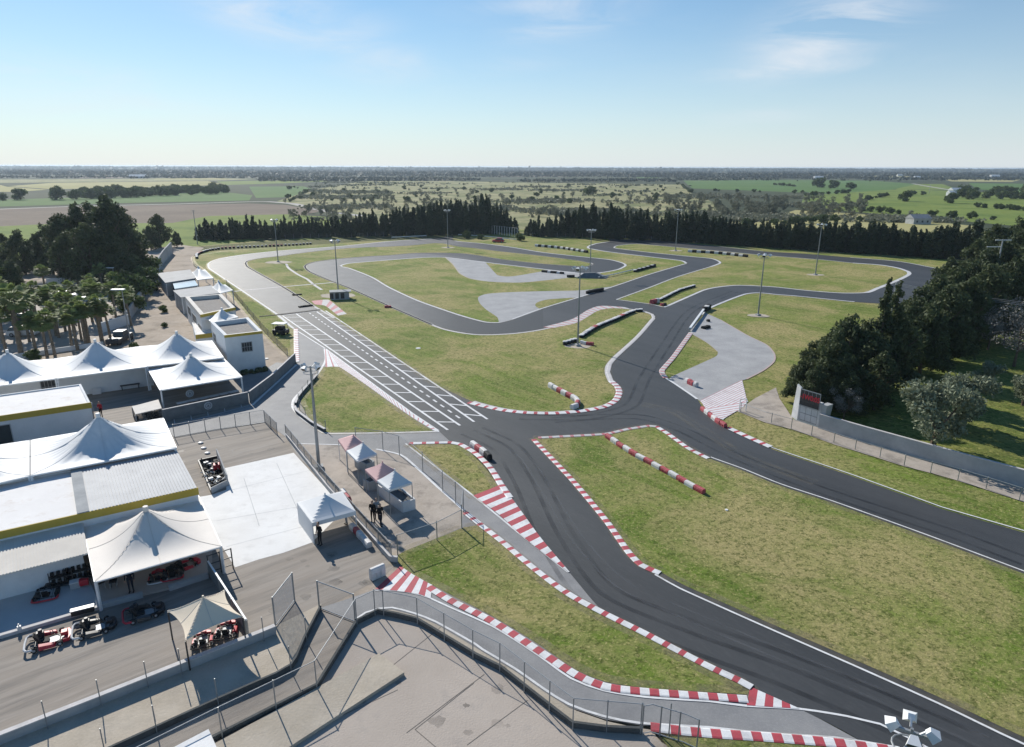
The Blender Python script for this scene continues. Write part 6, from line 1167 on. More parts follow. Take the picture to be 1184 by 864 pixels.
for (k, x, y, r, lb) in [('w', 48, 345, .1, 'white hatchback parked in the back row behind the palms'), ('v', 62, 350, .5, 'white van parked at an angle in the middle of the car park'), ('s', 78, 345, .15, 'silver hatchback right of the white van in the car park'), ('d', 88, 342, .1, 'black hatchback in the back row of the car park, by the pale wall'),
                         ('s', 28, 352, .1, 'silver hatchback parked at the left of the palm grove'), ('d', 30, 372, .1, 'dark car in the shade between the palm rows'), ('w', 28, 388, .15, 'white car nearest the low pale wall on the left'), ('s', 84, 366, .4, 'silver car glimpsed between the middle palms'), ('b', 104, 352, .2, 'blue hatchback behind the right hand palms')]:
    p = P(x, y, GZ); place(cars[k], (p.x, p.y, p.z), r, lb, 'cars parked under the palms')
t = thing('white_pickup', 'long white pickup standing upright to the camera beside the street lamp', 'pickup', P(138, 398, GZ)); p = P(139, 396, GZ)
MB().box((p.x, p.y, p.z+.65), (1.8, 5.0, .6), .1).build('body', 'darkmetal', t, bevel=.06); MB().box((p.x-.2, p.y+.8, p.z+1.25), (1.5, 1.9, .6), .1, taper=.85).build('cabin', 'glass', t); MB().box((p.x-.22, p.y+.8, p.z+1.58), (1.3, 1.6, .06), .1).build('roof', 'white', t)
for sx in (-.85, .85):
    for sy in (-1.6, 1.6): w_ = MB().tube((p.x+sx-.12, p.y+sy, p.z+.35), (p.x+sx+.12, p.y+sy, p.z+.35), .35, 12).build('wheel', 'black', t)
p = P(576, 280.3, GZ); rc = make_car('red'); rc.location = (p.x, p.y, p.z); rc.rotation_euler = (0, 0, math.pi-.15); tag(rc, 'small red car parked behind the far straight beside the white rail', 'car')
# utility buggy on the grass by the start
p = P(325, 386.5, I0); t = thing('utility_buggy', 'small grey utility buggy with pale roof left of the start line', 'buggy', p)
MB().box((p.x, p.y, p.z+.55), (2.2, 1.3, .45), -.2).build('body', 'darkmetal', t, bevel=.06); MB().box((p.x-.05, p.y, p.z+1.72), (2.1, 1.4, .1), -.2).build('roof', 'whitemetal', t, bevel=.03); MB().box((p.x-.1, p.y+.1, p.z+1.0), (1.2, 1.1, .5), -.2).build('seat', 'black', t, bevel=.05)
R = Matrix.Rotation(-.2, 3, 'Z')
for sx in (-.9, .9):
    for sy in (-.6, .6):
        a = p+R@Vector((sx, sy, .7)); b = p+R@Vector((sx*.9, sy, 1.68)); MB().tube(a, b, .035, 6).build('roof_post', 'darkmetal', t); a = p+R@Vector((sx*.8, sy*1.05-.1, .32)); b = p+R@Vector((sx*.8, sy*1.05+.1, .32)); w_ = MB().tube(a, b, .32, 14).build('wheel', 'black', t)
for i, (x, y, lb) in enumerate([(483.5, 403, 'small white manhole disc in the central lawn beside the starting grid'), (307.5, 415, 'white disc on the ground right of the two-storey building'), (840, 590, 'tiny white stone in the near right lawn')]):
    p = P(x, y, I0); tag(MB().tube(p, p+Vector((0, 0, .06)), .35 if i < 2 else .12, 14).build('manhole_cover' if i < 2 else 'stone', 'white_con', origin=p), lb, 'disc' if i < 2 else 'stone')
# ================================================================ TREES
def leaves(blobs, n, size, seed=0, flat=0.0, jit=.35, surf=.5, gap=0.0):
    """n leaf-cluster quads spread through ellipsoid blobs [(c, (rx,ry,rz))]"""
    r = np.random.default_rng(seed); B = np.array([list(c)+list(s) for c, s in blobs], float); vol = (B[:, 3]*B[:, 4]*B[:, 5])**(2/3); k = r.choice(len(B), n, p=vol/vol.sum())
    d = r.normal(size=(n, 3)); d /= np.linalg.norm(d, axis=1)[:, None]; rad = r.random(n)**(surf*.66)*(1+r.normal(size=n)*.07)
    c = B[k, :3]+d*rad[:, None]*B[k, 3:]
    nn = d+r.normal(size=(n, 3))*jit*2; nn[:, 2] = nn[:, 2]*(1-flat)+flat; nn /= np.linalg.norm(nn, axis=1)[:, None]
    a = np.cross(nn, r.normal(size=(n, 3))); a /= np.linalg.norm(a, axis=1)[:, None]; b = np.cross(nn, a); s = size*(.55+.9*r.random(n))[:, None]
    el_ = (.55+.5*r.random(n))[:, None]
    V = np.stack([c-a*s, c-b*s*el_*.6+a*s*.1, c+a*s, c+b*s*el_*.6-a*s*.1], 1).reshape(-1, 3)
    return V, n
def quad_mesh(name, V, n, m):
    me = bpy.data.meshes.new(name); me.vertices.add(n*4); me.vertices.foreach_set('co', V.astype(np.float32).ravel()); me.loops.add(n*4); me.loops.foreach_set('vertex_index', np.arange(n*4, dtype=np.int32)); me.polygons.add(n); me.polygons.foreach_set('loop_start', np.arange(0, n*4, 4, dtype=np.int32)); me.update(calc_edges=True); me.materials.append(MT[m]); return me
def obj_of(name, me, parent=None):
    o = bpy.data.objects.new(name, me); COL.objects.link(o)
    if parent: o.parent = parent
    return o
def limb_mb(segs, r0, mb=None):
    mb = mb or MB()
    for p, q, a, b in segs: mb.tube(p, q, a, 7, b)
    return mb
def tree_proto(kind, seed, name='tree', cat='tree'):
    r = random.Random(seed); t = thing(name, 'x', cat, (0, 0, 0)); bl = []; segs = []
    if kind == 'cypress':      # unit: 9 m tall, 2.4 m wide
        h = 9; segs.append(((0, 0, 0), (0, 0, h*.9), .17, .03)); 
        for k in range(26):
            z = .5+(h-1.0)*k/26*1.02; f = z/h; w_ = (1.35*(1-f)**.65*min(1, .55+f*3))*r.uniform(.75, 1.15)+.08; an = r.random()*6.28; o = w_*.42
            bl.append(((math.cos(an)*o, math.sin(an)*o, z), (w_*.78, w_*.78, h*.055+.25)))
        V, n = leaves(bl, 2300, .25, seed, jit=.5); m = 'lf_cyp'
    elif kind == 'spire':
        h = 13; segs.append(((0, 0, 0), (0, 0, h*.95), .2, .03))
        for k in range(44):
            z = .8+(h-1.0)*k/44; f = z/h; w_ = (1.9*(1-f)**.8)*r.uniform(.6, 1.2)+.12; an = r.random()*6.28; o = w_*.5; bl.append(((math.cos(an)*o, math.sin(an)*o, z), (w_*.7, w_*.7, .5)))
        V, n = leaves(bl, 7000, .19, seed, jit=.5); m = 'lf_dark'
    elif kind == 'broad':      # 10 m tall, ragged evergreen
        h = 10; segs.append(((0, 0, 0), (0, 0, 6), .3, .14))
        for k in range(9): an = r.random()*6.28; z0 = r.uniform(1.5, 5); q = (math.cos(an)*r.uniform(1.5, 3), math.sin(an)*r.uniform(1.5, 3), z0+r.uniform(1.5, 3)); segs.append(((0, 0, z0), q, .12, .03))
        for k in range(46):
            z = r.uniform(1.0, h-1.1); f = z/h; w_ = 3.5*math.sin(math.pi*min(1, (f*.82+.2)))**.7*r.uniform(.45, 1); an = r.random()*6.28; s_ = r.uniform(.65, 1.25); bl.append(((math.cos(an)*w_, math.sin(an)*w_, z), (s_, s_, s_*.95)))
        for k in range(6): bl.append(((r.uniform(-.8, .8), r.uniform(-.8, .8), h-1.6+k*.3), (.7, .7, .8)))
        bl.append(((0, 0, 4.5), (2.4, 2.4, 3.4)))
        V, n = leaves(bl, 9000, .22, seed, jit=.5); m = 'lf_dark'
    elif kind == 'olive':
        h = 4.5; segs += [((0, 0, 0), (.2, 0, 1.3), .2, .15), ((.2, 0, 1.3), (-.7, .3, 2.7), .11, .04), ((.2, 0, 1.3), (1.1, -.2, 2.8), .11, .04), ((.2, 0, 1.3), (.2, .8, 3), .1, .04)]
        for k in range(24): an = r.random()*6.28; w_ = r.uniform(.2, 1.6); z = r.uniform(1.2, 4); s_ = r.uniform(.45, .85); bl.append(((math.cos(an)*w_, math.sin(an)*w_, z), (s_, s_, s_*.9)))
        V, n = leaves(bl, 4600, .13, seed, jit=.6); m = 'lf_olive'
    elif kind == 'bare':
        segs = []
        def grow(p, d, l_, rr, dep):
            q = p+d*l_; segs.append((p, q, rr, rr*.6))
            if dep == 0: return
            for _ in range(3): e = (d+Vector((r.uniform(-.8, .8), r.uniform(-.8, .8), r.uniform(-.2, .5)))).normalized(); grow(q, e, l_*.72, rr*.6, dep-1)
        grow(Vector((0, 0, 0)), Vector((0, 0, 1)), 1.5, .16, 4)
        for k in range(20): an = r.random()*6.28; w_ = r.uniform(.3, 2.3); bl.append(((math.cos(an)*w_, math.sin(an)*w_, r.uniform(2, 5.4)), (.8, .8, .7)))
        V, n = leaves(bl, 2600, .09, seed, jit=.6); m = 'lf_bare'
    elif kind == 'scrub':
        h = 5; segs.append(((0, 0, 0), (.2, 0, 2.5), .12, .05)); segs.append(((.1, 0, 1.2), (-.9, .3, 2.8), .06, .03))
        for k in range(14): an = r.random()*6.28; w_ = r.uniform(.2, 1.5); s_ = r.uniform(.45, .9); bl.append(((math.cos(an)*w_*1.2, math.sin(an)*w_*1.2, r.uniform(.6, 3.6)), (s_, s_, s_*.8)))
        V, n = leaves(bl, 900, .19, seed, jit=.6); m = 'lf_scrub'
    elif kind == 'bush':
        segs.append(((0, 0, 0), (0, 0, 1.5), .1, .05))
        for k in range(16): an = r.random()*6.28; w_ = r.uniform(.1, 2.2); s_ = r.uniform(.7, 1.3); bl.append(((math.cos(an)*w_, math.sin(an)*w_, r.uniform(.6, 3)), (s_, s_, s_*.85)))
        V, n = leaves(bl, 1700, .28, seed, jit=.5); m = 'lf_green'
    tk = limb_mb(segs, 0).build('trunk', 'bark', None); tk.parent = t
    obj_of('crown', quad_mesh('crown', V, n, m), t)
    return t
def palm_proto(seed, h=4.6):
    r = random.Random(seed); t = thing('palm_tree', 'x', 'palm', (0, 0, 0)); mb = MB(); z = 0; lx = r.uniform(-.3, .3)
    n = 9
    for k in range(n): a = k/n; b = (k+1)/n; mb.tube((lx*a*a, 0, h*a), (lx*b*b, 0, h*b), .19-.06*a, 9, .16-.06*b)
    tk = mb.build('trunk', 'palmbark', None); tk.parent = t; top = Vector((lx, 0, h)); fr = MB()
    for k in range(66):
        an = r.random()*6.28; el0 = math.asin(r.uniform(-.45, 1)); ln = r.uniform(1.25, 1.65); d = Vector((math.cos(an)*math.cos(el0), math.sin(an)*math.cos(el0), math.sin(el0))); side = Vector((-math.sin(an), math.cos(an), 0)); p = top.copy(); pts = [p.copy()]
        for s_ in range(5): d = (d+Vector((0, 0, -.07))).normalized(); p = p+d*ln/5; pts.append(p.copy())
        # fan of stiff leaflets at the frond end
        hub = pts[3]; upv = side.cross(d).normalized()
        fr.beam(pts[0], hub, .035, .03)
        for j in range(11):
            q = (j-5)/5*1.25; dd = (d*math.cos(q)+side*math.sin(q)+Vector((0, 0, -.18*abs(q)))).normalized(); e = hub+dd*r.uniform(.42, .6)*ln*.62; wv = dd.cross(upv).normalized()*.085
            fr.add([hub-wv*.5, hub+wv*.5, hub.lerp(e, .55)+wv+upv*.02, e, hub.lerp(e, .55)-wv+upv*.02], [(0, 1, 2, 3, 4)])
    o = fr.build('fronds', 'lf_palm', None); o.parent = t; 
    dd_ = MB()
    for k in range(14): an = r.random()*6.28; e = top+Vector((math.cos(an)*.45, math.sin(an)*.45, -r.uniform(.6, 1.1))); w_ = Vector((-math.sin(an), math.cos(an), 0))*.13; b0 = top+Vector((math.cos(an)*.15, math.sin(an)*.15, -.1)); dd_.add([b0-w_*.4, b0+w_*.4, e+w_, e-w_], [(0, 1, 2, 3)])
    o = dd_.build('dead_skirt', 'palmbark', None); o.parent = t
    return t
cyp = [tree_proto('cypress', 100+i, 'cypress_tree', 'tree') for i in range(5)]; spire = [tree_proto('spire', 200+i, 'spire_cypress', 'tree') for i in range(2)]
broad = [tree_proto('broad', 300+i, 'evergreen_tree', 'tree') for i in range(4)]; olive = [tree_proto('olive', 400+i, 'olive_tree', 'tree') for i in range(2)]; bare = [tree_proto('bare', 500+i, 'bare_tree', 'tree') for i in range(2)]
scrub = [tree_proto('scrub', 600+i, 'scrub_tree', 'tree') for i in range(4)]; bush = [tree_proto('bush', 700+i, 'round_bush', 'bush') for i in range(3)]; palms = [palm_proto(800+i, 4.4+.3*i) for i in range(3)]
rr = random.Random(5)
def put(protos, x, y, hscale, label, group, wscale=None, world=None):
    p = world or P(x, y, 0); o = place(rr.choice(protos), (p.x, p.y, p.z), rr.random()*6.28, label, group); w_ = wscale or hscale; o.scale = (w_, w_, hscale); return o
# far cypress hedge: left section, middle section, right section (heights from the photograph's tree tops)
def row(x0, y0, x1, y1, n, tops, label, group, prot=cyp, rows=2, H0=9.0, wf=1.0, gapf=1.0):
    k = 0
    for i in range(n):
        f = (i+.5+rr.uniform(-.3, .3))/n; x = x0+(x1-x0)*f; yb = y0+(y1-y0)*f-rr.uniform(0, 2.0); 
        tp = np.interp(x, [a for a, b in tops], [b for a, b in tops])+rr.choice([rr.uniform(-5, 6), rr.uniform(-1, 9)])
        p = P(x, yb); h_ = max(3.5, zat(p.x, p.y, tp)); put(prot, 0, 0, h_/H0, label, group, wscale=wf*rr.uniform(.95, 1.3)*(h_/H0)**.4, world=p)
row(226, 279, 600, 271, 95, [(226, 259), (240, 257), (280, 251), (330, 253), (400, 249), (430, 246), (480, 238), (500, 230), (530, 232), (560, 226), (585, 238), (603, 258)], 'dark cypress in the long hedge row behind the far left straight', 'cypresses of the far left hedge row')
row(230, 276.5, 598, 268.5, 60, [(226, 260), (280, 254), (400, 252), (480, 240), (560, 232), (600, 258)], 'dark cypress in the long hedge row behind the far left straight', 'cypresses of the far left hedge row')
row(606, 274, 760, 279, 40, [(606, 258), (625, 252), (650, 247), (670, 236), (720, 238), (760, 246)], 'dark cypress in the taller hedge block behind the middle hairpin', 'cypresses of the middle hedge block')
row(610, 272, 760, 276, 22, [(606, 260), (650, 248), (670, 238), (720, 242), (760, 246)], 'dark cypress in the taller hedge block behind the middle hairpin', 'cypresses of the middle hedge block')
row(762, 279.5, 1130, 303, 95, [(762, 243), (790, 240), (830, 250), (900, 254), (1000, 256), (1060, 263), (1100, 258), (1150, 256)], 'dark cypress in the hedge row behind the top right straight', 'cypresses of the right hedge row')
row(770, 276.5, 1140, 298, 55, [(762, 244), (830, 252), (900, 256), (1000, 258), (1060, 266), (1100, 258), (1150, 256)], 'dark cypress in the hedge row behind the top right straight', 'cypresses of the right hedge row')
def tall(x, yb, top, lb, proto=broad, H0=10.0, wf=None):
    p = P(x, yb); h_ = zat(p.x, p.y, top); return put(proto, 0, 0, h_/H0, lb, None, wscale=wf or h_/H0, world=p)
# left woods
LW = [(62, 318, 262, 'left shoulder of the big dark grove behind the car park'), (80, 322, 250, 'broad evergreen near the left end of the big dark grove'), (98, 320, 240, 'tall evergreen in the middle of the big dark grove, left of the tallest'), (134, 326, 231, 'tallest evergreen of the big dark grove on the left'), (116, 318, 238, 'evergreen just left of the tallest one in the big dark grove'), (150, 322, 247, 'evergreen just right of the tallest one in the big dark grove'),
      (110, 332, 262, 'lower front evergreen in the middle of the big dark grove'), (140, 332, 272, 'lower front evergreen at the right of the big dark grove'), (86, 330, 270, 'lower front evergreen at the left of the big dark grove'), (186, 287, 249, 'round evergreen standing apart between the big grove and the cypress hedge'), (205, 286, 268, 'small dark tree left of the start of the cypress hedge'), (175, 290, 262, 'dark tree filling the gap right of the big grove'),
      (8, 310, 272, 'dark tree at the left picture edge, upper one'), (30, 318, 268, 'dark rounded tree left of the big grove'), (46, 312, 274, 'low dark tree touching the left side of the big grove'), (4, 345, 300, 'dark tree at the left picture edge, lower one'), (20, 352, 303, 'dark leafy tree beside the sandy mound'), (-12, 322, 262, 'dark tree half cut by the left picture edge'), (155, 336, 300, 'ivy-green tree at the right foot of the big grove'), (150, 350, 314, 'bushy green tree behind the street lamp')]
for x, yb, tp, lb in LW: tall(x, yb, tp, lb, broad)
o = put(bush, 0, 0, 1.3, 'dense green shrub by the boundary wall at the upper left', None, world=P(163, 338)); 
m = MB(); sp_ = P(36, 330); 
for k in range(7): m.sphere((sp_.x+(k-3)*1.8+rr.uniform(-.5, .5), sp_.y+rr.uniform(-1.5, 1.5), .1), rr.uniform(1.8, 3.2), 12, sq=(1.3, 1.1, .42))
tag(m.build('sand_mound', 'sandpile', origin=(sp_.x, sp_.y, 0), smooth=True), 'pale sandy mound in front of the dark trees on the left', 'sand mound')
sheet('dirt_yard', [(28, 326), (75, 318), (95, 330), (60, 338), (30, 345)], Z0+.012, 'sandpile', smooth=False); sheet('car_park', [(-100, 345), (30, 345), (95, 331), (150, 345), (145, 385), (110, 398), (-100, 425)], Z0+.0145, 'slab', smooth=False)
# right hand woods
RW = [(922, 466, 418, 'front low tree at the left tip of the right hand woods'), (936, 460, 398, 'leafy tree second from the left tip of the right hand woods'), (955, 468, 386, 'grey-green tree directly behind the scoreboard pylon'), (972, 455, 368, 'broad dark tree above the scoreboard pylon'), (990, 448, 372, 'dark tree left of the spired cypresses'), (940, 478, 425, 'dark low tree right beside the scoreboard pylon'), (1000, 462, 385, 'front tree under the spired cypresses'), (1030, 450, 368, 'front dark tree right of the spired cypresses'),
      (1042, 430, 352, 'dark tree where the right loop disappears behind the woods'), (1055, 415, 336, 'dark evergreen overhanging the right loop'), (1072, 402, 322, 'evergreen on the edge of the right loop'), (1092, 395, 312, 'evergreen at the top of the right loop'), (1062, 435, 352, 'inner dark evergreen of the right hand woods, near the wires'), (1085, 420, 334, 'inner dark evergreen under the power wires'), (1110, 388, 306, 'evergreen below the white power pole'),
      (1128, 372, 292, 'evergreen left of the white power pole'), (1108, 405, 325, 'inner evergreen in the shade right of the wires'), (1145, 362, 280, 'evergreen right of the white power pole'), (1162, 352, 268, 'tall evergreen near the upper right picture edge'), (1180, 346, 262, 'tall evergreen at the right picture edge'), (1130, 395, 310, 'shaded inner evergreen above the bare trees'), (1160, 385, 300, 'shaded evergreen above the bare trees at the right edge'),
      (1195, 372, 285, 'evergreen cut by the right picture edge'), (1115, 350, 280, 'back evergreen where the hedge meets the woods'), (1090, 360, 300, 'back evergreen beside the end of the right loop'), (1140, 330, 262, 'back evergreen behind the white power pole'), (1010, 475, 410, 'shaded low tree under the spires'), (975, 478, 415, 'shaded low tree right of the scoreboard pylon'), (1170, 320, 255, 'back evergreen at the upper right'), (1205, 330, 252, 'back evergreen beyond the right picture edge')]
for x, yb, tp, lb in RW: tall(x, yb, tp, lb, broad)
tall(1008, 452, 320, 'left one of the two tall cypress spires by the right loop', spire, 13.0, 1.0); tall(1020.5, 449, 324, 'right one of the two tall cypress spires by the right loop', spire, 13.0, .95)
for x, y, s_, lb, pr in [(1076, 522, 1.5, 'grey-green olive bush near the long concrete wall, left of the pair', olive), (1112, 497, 1.3, 'rounder green olive bush behind the grey one', olive), (1104, 500, .9, 'low olive bush joining the two olive bushes', olive), (1140, 452, .8, 'small pale olive bush in the dry grass', olive), (1182, 470, .8, 'olive bush at the right picture edge', olive), (1142, 405, 1.15, 'grey bare tree at the edge of the dark woods', bare), (1172, 425, 1.35, 'large grey bare tree at the right picture edge', bare), (1160, 400, 1.2, 'grey bare tree behind the large one', bare), (1190, 400, 1.2, 'grey bare tree cut by the right picture edge', bare), (1082, 405, 1.2, 'pale grey tree in the shade of the woods', bare), (975, 487, .6, 'dim grey bush behind the scoreboard pylon', bare)]:
    put(pr, x, y, s_, lb, None)
# palms
PL = [(53.5, 341), (70.5, 331), (91, 333), (12, 372), (25, 411), (33, 372), (43, 413), (55, 414), (64, 413), (84, 404), (90, 406), (100, 402), (76, 384), (60, 380), (110, 368), (117, 372), (108, 352), (135, 372), (148, 366), (4, 398), (8, 412), (163, 303), (120, 340), (135, 350), (18, 388), (152, 378)]
names = ['palm alone before the sandy mound', 'small palm between the two mound palms', 'round headed palm right of the mound, before the dark grove', 'large palm at the left above the peaked tents', 'tall leaning front palm nearest the left peaked tent', 'palm behind the left front row', 'third palm of the front row above the tents', 'fourth palm of the front row above the tents', 'fifth palm of the front row above the tents', 'front row palm left of the second tent peak', 'front row palm touching the second tent peak', 'front row palm right of the second tent peak',
         'palm in the middle row over the parked silver car', 'palm in the middle row left of the silver car', 'bushy palm in the middle row before the blue car', 'bushy palm right of the blue car', 'back row palm before the big grove', 'palm left of the street lamp', 'palm right of the street lamp', 'palm at the left picture edge above the tents', 'low palm at the left picture edge', 'single tall palm beside the boundary wall, apart from the others', 'palm in the back row at the foot of the big grove', 'palm behind the street lamp', 'palm in the second row at the left', 'palm at the right end of the grove by the dirt yard']
for k in range(24): PL.append((rr.uniform(0, 130), rr.uniform(352, 400))); names.append('palm in the thick of the palm grove over the car park')
for (x, y), lb in zip(PL, names): p = P(x, y); s_ = rr.uniform(.92, 1.15)*(1.5 if (x, y) == (25, 411) or (x, y) == (163, 303) else 1); put(palms, 0, 0, s_, lb, 'palms by the car park', wscale=s_*rr.uniform(1.05, 1.25), world=p)
for x, y, s_, lb in [(168, 414, .35, 'weedy shrub in the dirt yard beside the white tent'), (190, 362, .35, 'small shrub beside the pale box in the dirt yard'), (191, 379, .22, 'little green tuft in the middle of the dirt yard'), (163, 420, .3, 'low weeds behind the rear white tent'), (157, 405, .3, 'shrub under the street lamp'), (38, 418, .4, 'small bush under the left front palms'), (540, 276, .8, 'brown bush behind the far straight left of the red car'), (556, 277, .5, 'green bush behind the far straight beside the red car'), (602, 279, .7, 'dark bush right of the white rail')]:
    put(bush, x, y, s_, lb, None)
for x, y, s_, lb in [(160, 349, 1.5, 'leafy green tree against the tall boundary wall, nearest the palms'), (164, 336, 1.4, 'leafy green tree against the middle of the tall boundary wall'), (169, 324, 1.3, 'leafy green tree against the upper part of the tall boundary wall'), (151, 362, 1.2, 'leafy green bush at the lower end of the tall boundary wall')]: put(bush, x, y, s_, lb, None)
# middle distance trees and bushes beyond the hedge
FB = [(24, 231, 14, 'dark round tree cluster in the green field at the far left, nearest the edge', bush), (66, 231, 16, 'dark round tree cluster in the far left green field, second from the edge', bush), (88, 231, 13, 'dark round tree cluster in the far left green field, third from the edge', bush), (4, 232, 9, 'dark round tree at the far left edge of the green field', bush),
      (1045, 233, 13, 'lone round bush in the bright far right field', bush), (1098, 235, 13, 'upright dark tree in the bright far right field', bush), (945, 217, 12, 'dark round tree at the edge of the green field on the right, left of three', bush), (965, 218, 10, 'dark round tree at the edge of the green field on the right, middle of three', bush), (983, 219, 9, 'dark round tree at the edge of the green field on the right, right of three', bush), (683, 226, 12, 'big round green bush in the pale dry field', bush)]
for x, y, w_, lb, pr in FB: p = P(x, y); s_ = w_*(p.y/F)/4.2; put(pr, 0, 0, s_, lb, None, world=p)
for i in range(135):        # bare scrub trees in the dry field
    x = rr.uniform(330, 560) if i < 95 else rr.uniform(560, 800); y = rr.uniform(224, 258) if x < 560 else rr.uniform(226, 252)
    if y < 224+(x-330)*-.02: continue
    put(scrub, x, y, rr.uniform(.55, 1.35), 'greyish scrub tree scattered in the pale dry field beyond the hedge', 'scrub trees in the dry field')
for i in range(105):
    x = rr.uniform(770, 1000); y = rr.uniform(231, 256)-(x-780)*.012; put(scrub, x, y, rr.uniform(1.0, 1.7), 'greyish tree in the thicket beyond the right hedge row', 'trees of the thicket beyond the right hedge')
for i in range(80):
    f = i/80; x = 95+f*170; put(bush, x, 229.5-f*6+rr.uniform(-4, 1), rr.uniform(1.1, 2.2), 'dark bush in the hedge line across the far left green field', 'bushes of the far left field hedge')
for i in range(130):
    a = rr.choice([((800, 220.5), (930, 224)), ((930, 227), (985, 223)), ((1060, 250), (1180, 256)), ((945, 240), (1040, 248)), ((1040, 224), (1075, 226)), ((895, 214), (920, 216)), ((1110, 226), (1184, 231)), ((800, 209.5), (1060, 210)), ((784, 212), (800, 224)), ((860, 262), (1000, 256)), ((1000, 232), (1030, 226)), ((1130, 240), (1184, 244))]); f = rr.random(); put(bush, a[0][0]+(a[1][0]-a[0][0])*f, a[0][1]+(a[1][1]-a[0][1])*f, rr.uniform(.5, 1.1), 'dark bush in the field hedges of the far right farmland', 'bushes in the far right field hedges')
for i in range(120):
    x = rr.uniform(330, 790); y = rr.uniform(213, 236)
    put(bush if rr.random() < .6 else scrub, x, y, rr.uniform(.5, 1.1), 'low bush dotted over the far dry field beyond the scrub', 'bushes of the far dry field')
for i in range(26): put(bush, rr.uniform(1110, 1200), rr.uniform(222, 231), rr.uniform(1.3, 2.4), 'leafy tree in the grove around the far white farmhouse', 'trees round the far farmhouse')
# distant woodland: one mass reaching to the horizon
def woods(n, seed, y0, y1, amin, amax, hsz, keep):
    r = np.random.default_rng(seed); inv = 1/r.uniform(1/y1, 1/y0, n*3); ang = r.uniform(amin, amax, n*3); X = inv*np.tan(ang); Y = inv
    q = np.sin(X*.004+np.sin(Y*.003)*2)+np.sin(Y*.011+X*.0013)+np.sin(X*.011-Y*.006)*.6; k = np.where(q > keep)[0][:n]; return X[k], Y[k]
Vs = []
for (n, y0, y1, keep, sz, ln) in ((5200, 1000, 1900, -.5, 3.6, 7), (9000, 1900, 4500, -.9, 6.5, 6), (6500, 4500, 12000, -1.5, 14, 5)):
    X, Y = woods(n, int(y0), y0, y1, -.75, .75, sz, keep); r = np.random.default_rng(int(y1)); N_ = len(X)
    if y0 < 1100:       # keep the farmland on the right and left open
        inv_ = [CAMM.transposed() @ Vector((x, y, -H)) for x, y in zip(X, Y)]; px = np.array([592+F*c.x/(-c.z) for c in inv_]); py = np.array([432-F*c.y/(-c.z) for c in inv_])
        ok = ~(((px > 780) & (py > 209)) | ((px < 300) & (py > 206.5)) | ((px > 310) & (px < 800) & (py > 210.5+0*px))); X, Y = X[ok], Y[ok]; N_ = len(X)
    for j in range(ln):
        c = np.stack([X+r.normal(size=N_)*sz*.9, Y+r.normal(size=N_)*sz*.9, np.abs(r.normal(size=N_))*sz*.28+sz*.38], 1); nn = r.normal(size=(N_, 3)); nn[:, 2] = np.abs(nn[:, 2])+.4; nn[:, 1] -= .5; nn /= np.linalg.norm(nn, axis=1)[:, None]
        a = np.cross(nn, r.normal(size=(N_, 3))); a /= np.linalg.norm(a, axis=1)[:, None]; b = np.cross(nn, a); s = sz*(.45+.5*r.random(N_))[:, None]; Vs.append(np.stack([c-a*s, c-b*s*.7, c+a*s, c+b*s*.7], 1).reshape(-1, 3))
V = np.concatenate(Vs); o = obj_of('woodland', quad_mesh('woodland', V, len(V)//4, 'lf_far')); tag(o, 'hazy dark woodland stretching over the plain to the horizon', 'woodland', kind='stuff')
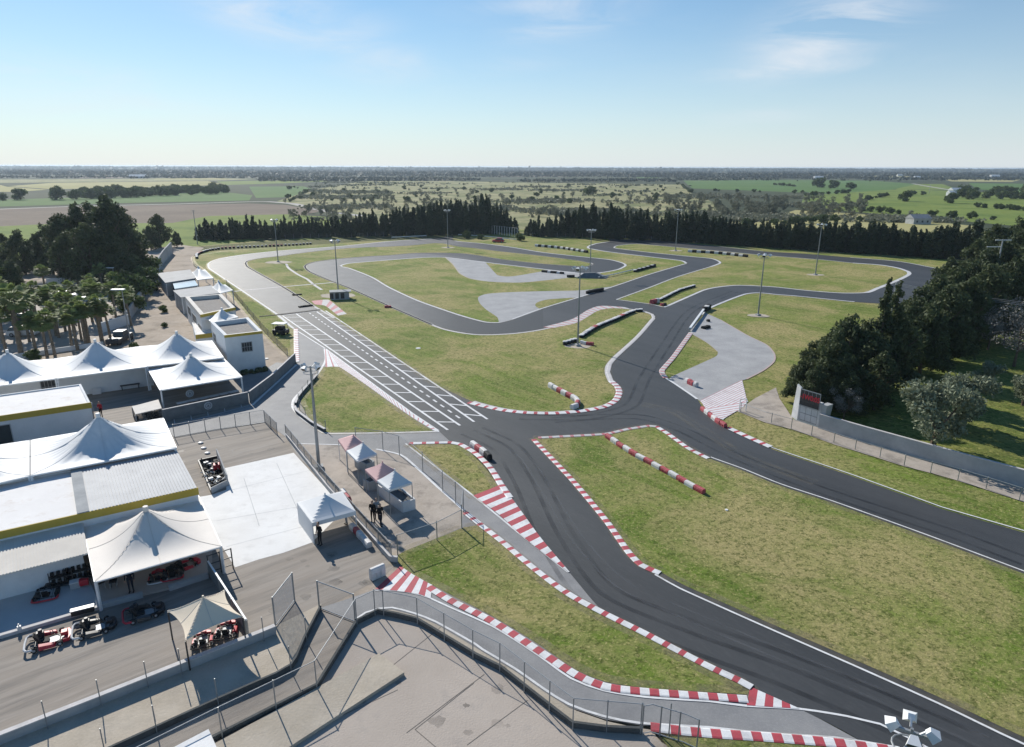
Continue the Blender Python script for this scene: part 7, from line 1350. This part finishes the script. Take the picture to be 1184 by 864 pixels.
# low scrub of the dry field: far too many tufts to count
r = np.random.default_rng(77); Vs = []
inv = 1/r.uniform(1/1150, 1/330, 60000); ang = r.uniform(-.62, .62, 60000); X, Y = inv*np.tan(ang), inv
q = np.sin(X*.021+np.sin(Y*.017)*2)+np.sin(Y*.05+X*.013)+np.sin(X*.071-Y*.036)*.7+r.normal(size=len(X))*.55
cc = [CAMM.transposed() @ Vector((x, y, -H)) for x, y in zip(X, Y)]; px = np.array([592+F*c.x/(-c.z) for c in cc]); py = np.array([432-F*c.y/(-c.z) for c in cc])
k = np.where((q > .9+.7*((px > 455) & (px < 800))) & (py > 210.5) & (py < 262) & (((px > 335+(235-py).clip(0)*1.2) & (px < 800)) | ((px > 780) & (px < 990) & (py > 224)) | ((px > 1000) & (py > 246))))[0][:9000]; X, Y = X[k], Y[k]; n_ = len(X)
for j in range(6):
    c = np.stack([X+r.normal(size=n_)*.9, Y+r.normal(size=n_)*.9, .3+r.random(n_)*1.1], 1); nn = r.normal(size=(n_, 3)); nn[:, 2] = abs(nn[:, 2])+.2; nn /= np.linalg.norm(nn, axis=1)[:, None]; a = np.cross(nn, r.normal(size=(n_, 3))); a /= np.linalg.norm(a, axis=1)[:, None]; b = np.cross(nn, a); s = (.3+.5*r.random(n_))[:, None]*(1+(Y/900)[:, None]); Vs.append(np.stack([c-a*s, c-b*s*.7, c+a*s, c+b*s*.7], 1).reshape(-1, 3))
V = np.concatenate(Vs); o = obj_of('field_scrub', quad_mesh('field_scrub', V, len(V)//4, 'lf_scrub')); tag(o, 'low scrub tufts covering the dry field beyond the cypresses', 'scrub', kind='stuff')
# remove prototypes never placed
for pr in cyp+spire+broad+olive+bare+scrub+bush+palms+list(karts.values())+list(cars.values())+[proto, ch]:
    if pr.name not in _used:
        for c in list(pr.children): bpy.data.objects.remove(c)
        bpy.data.objects.remove(pr)
# air
hb = MB().box((0, 7850, 12.9), (26400, 16700, 27.8)).build('haze', 'plain'); hm = bpy.data.materials.new('haze_air'); hm.use_nodes = True; nt = hm.node_tree; nt.nodes.clear(); ho = N('ShaderNodeOutputMaterial', nt); pv = N('ShaderNodeVolumePrincipled', nt)
pv.inputs['Color'].default_value = (.72, .86, 1, 1); pv.inputs['Density'].default_value = .0001; pv.inputs['Anisotropy'].default_value = .35; L(nt, pv.outputs[0], ho.inputs['Volume']); hb.data.materials.clear(); hb.data.materials.append(hm); tag(hb, 'pale haze over the far plain', 'haze', kind='stuff')
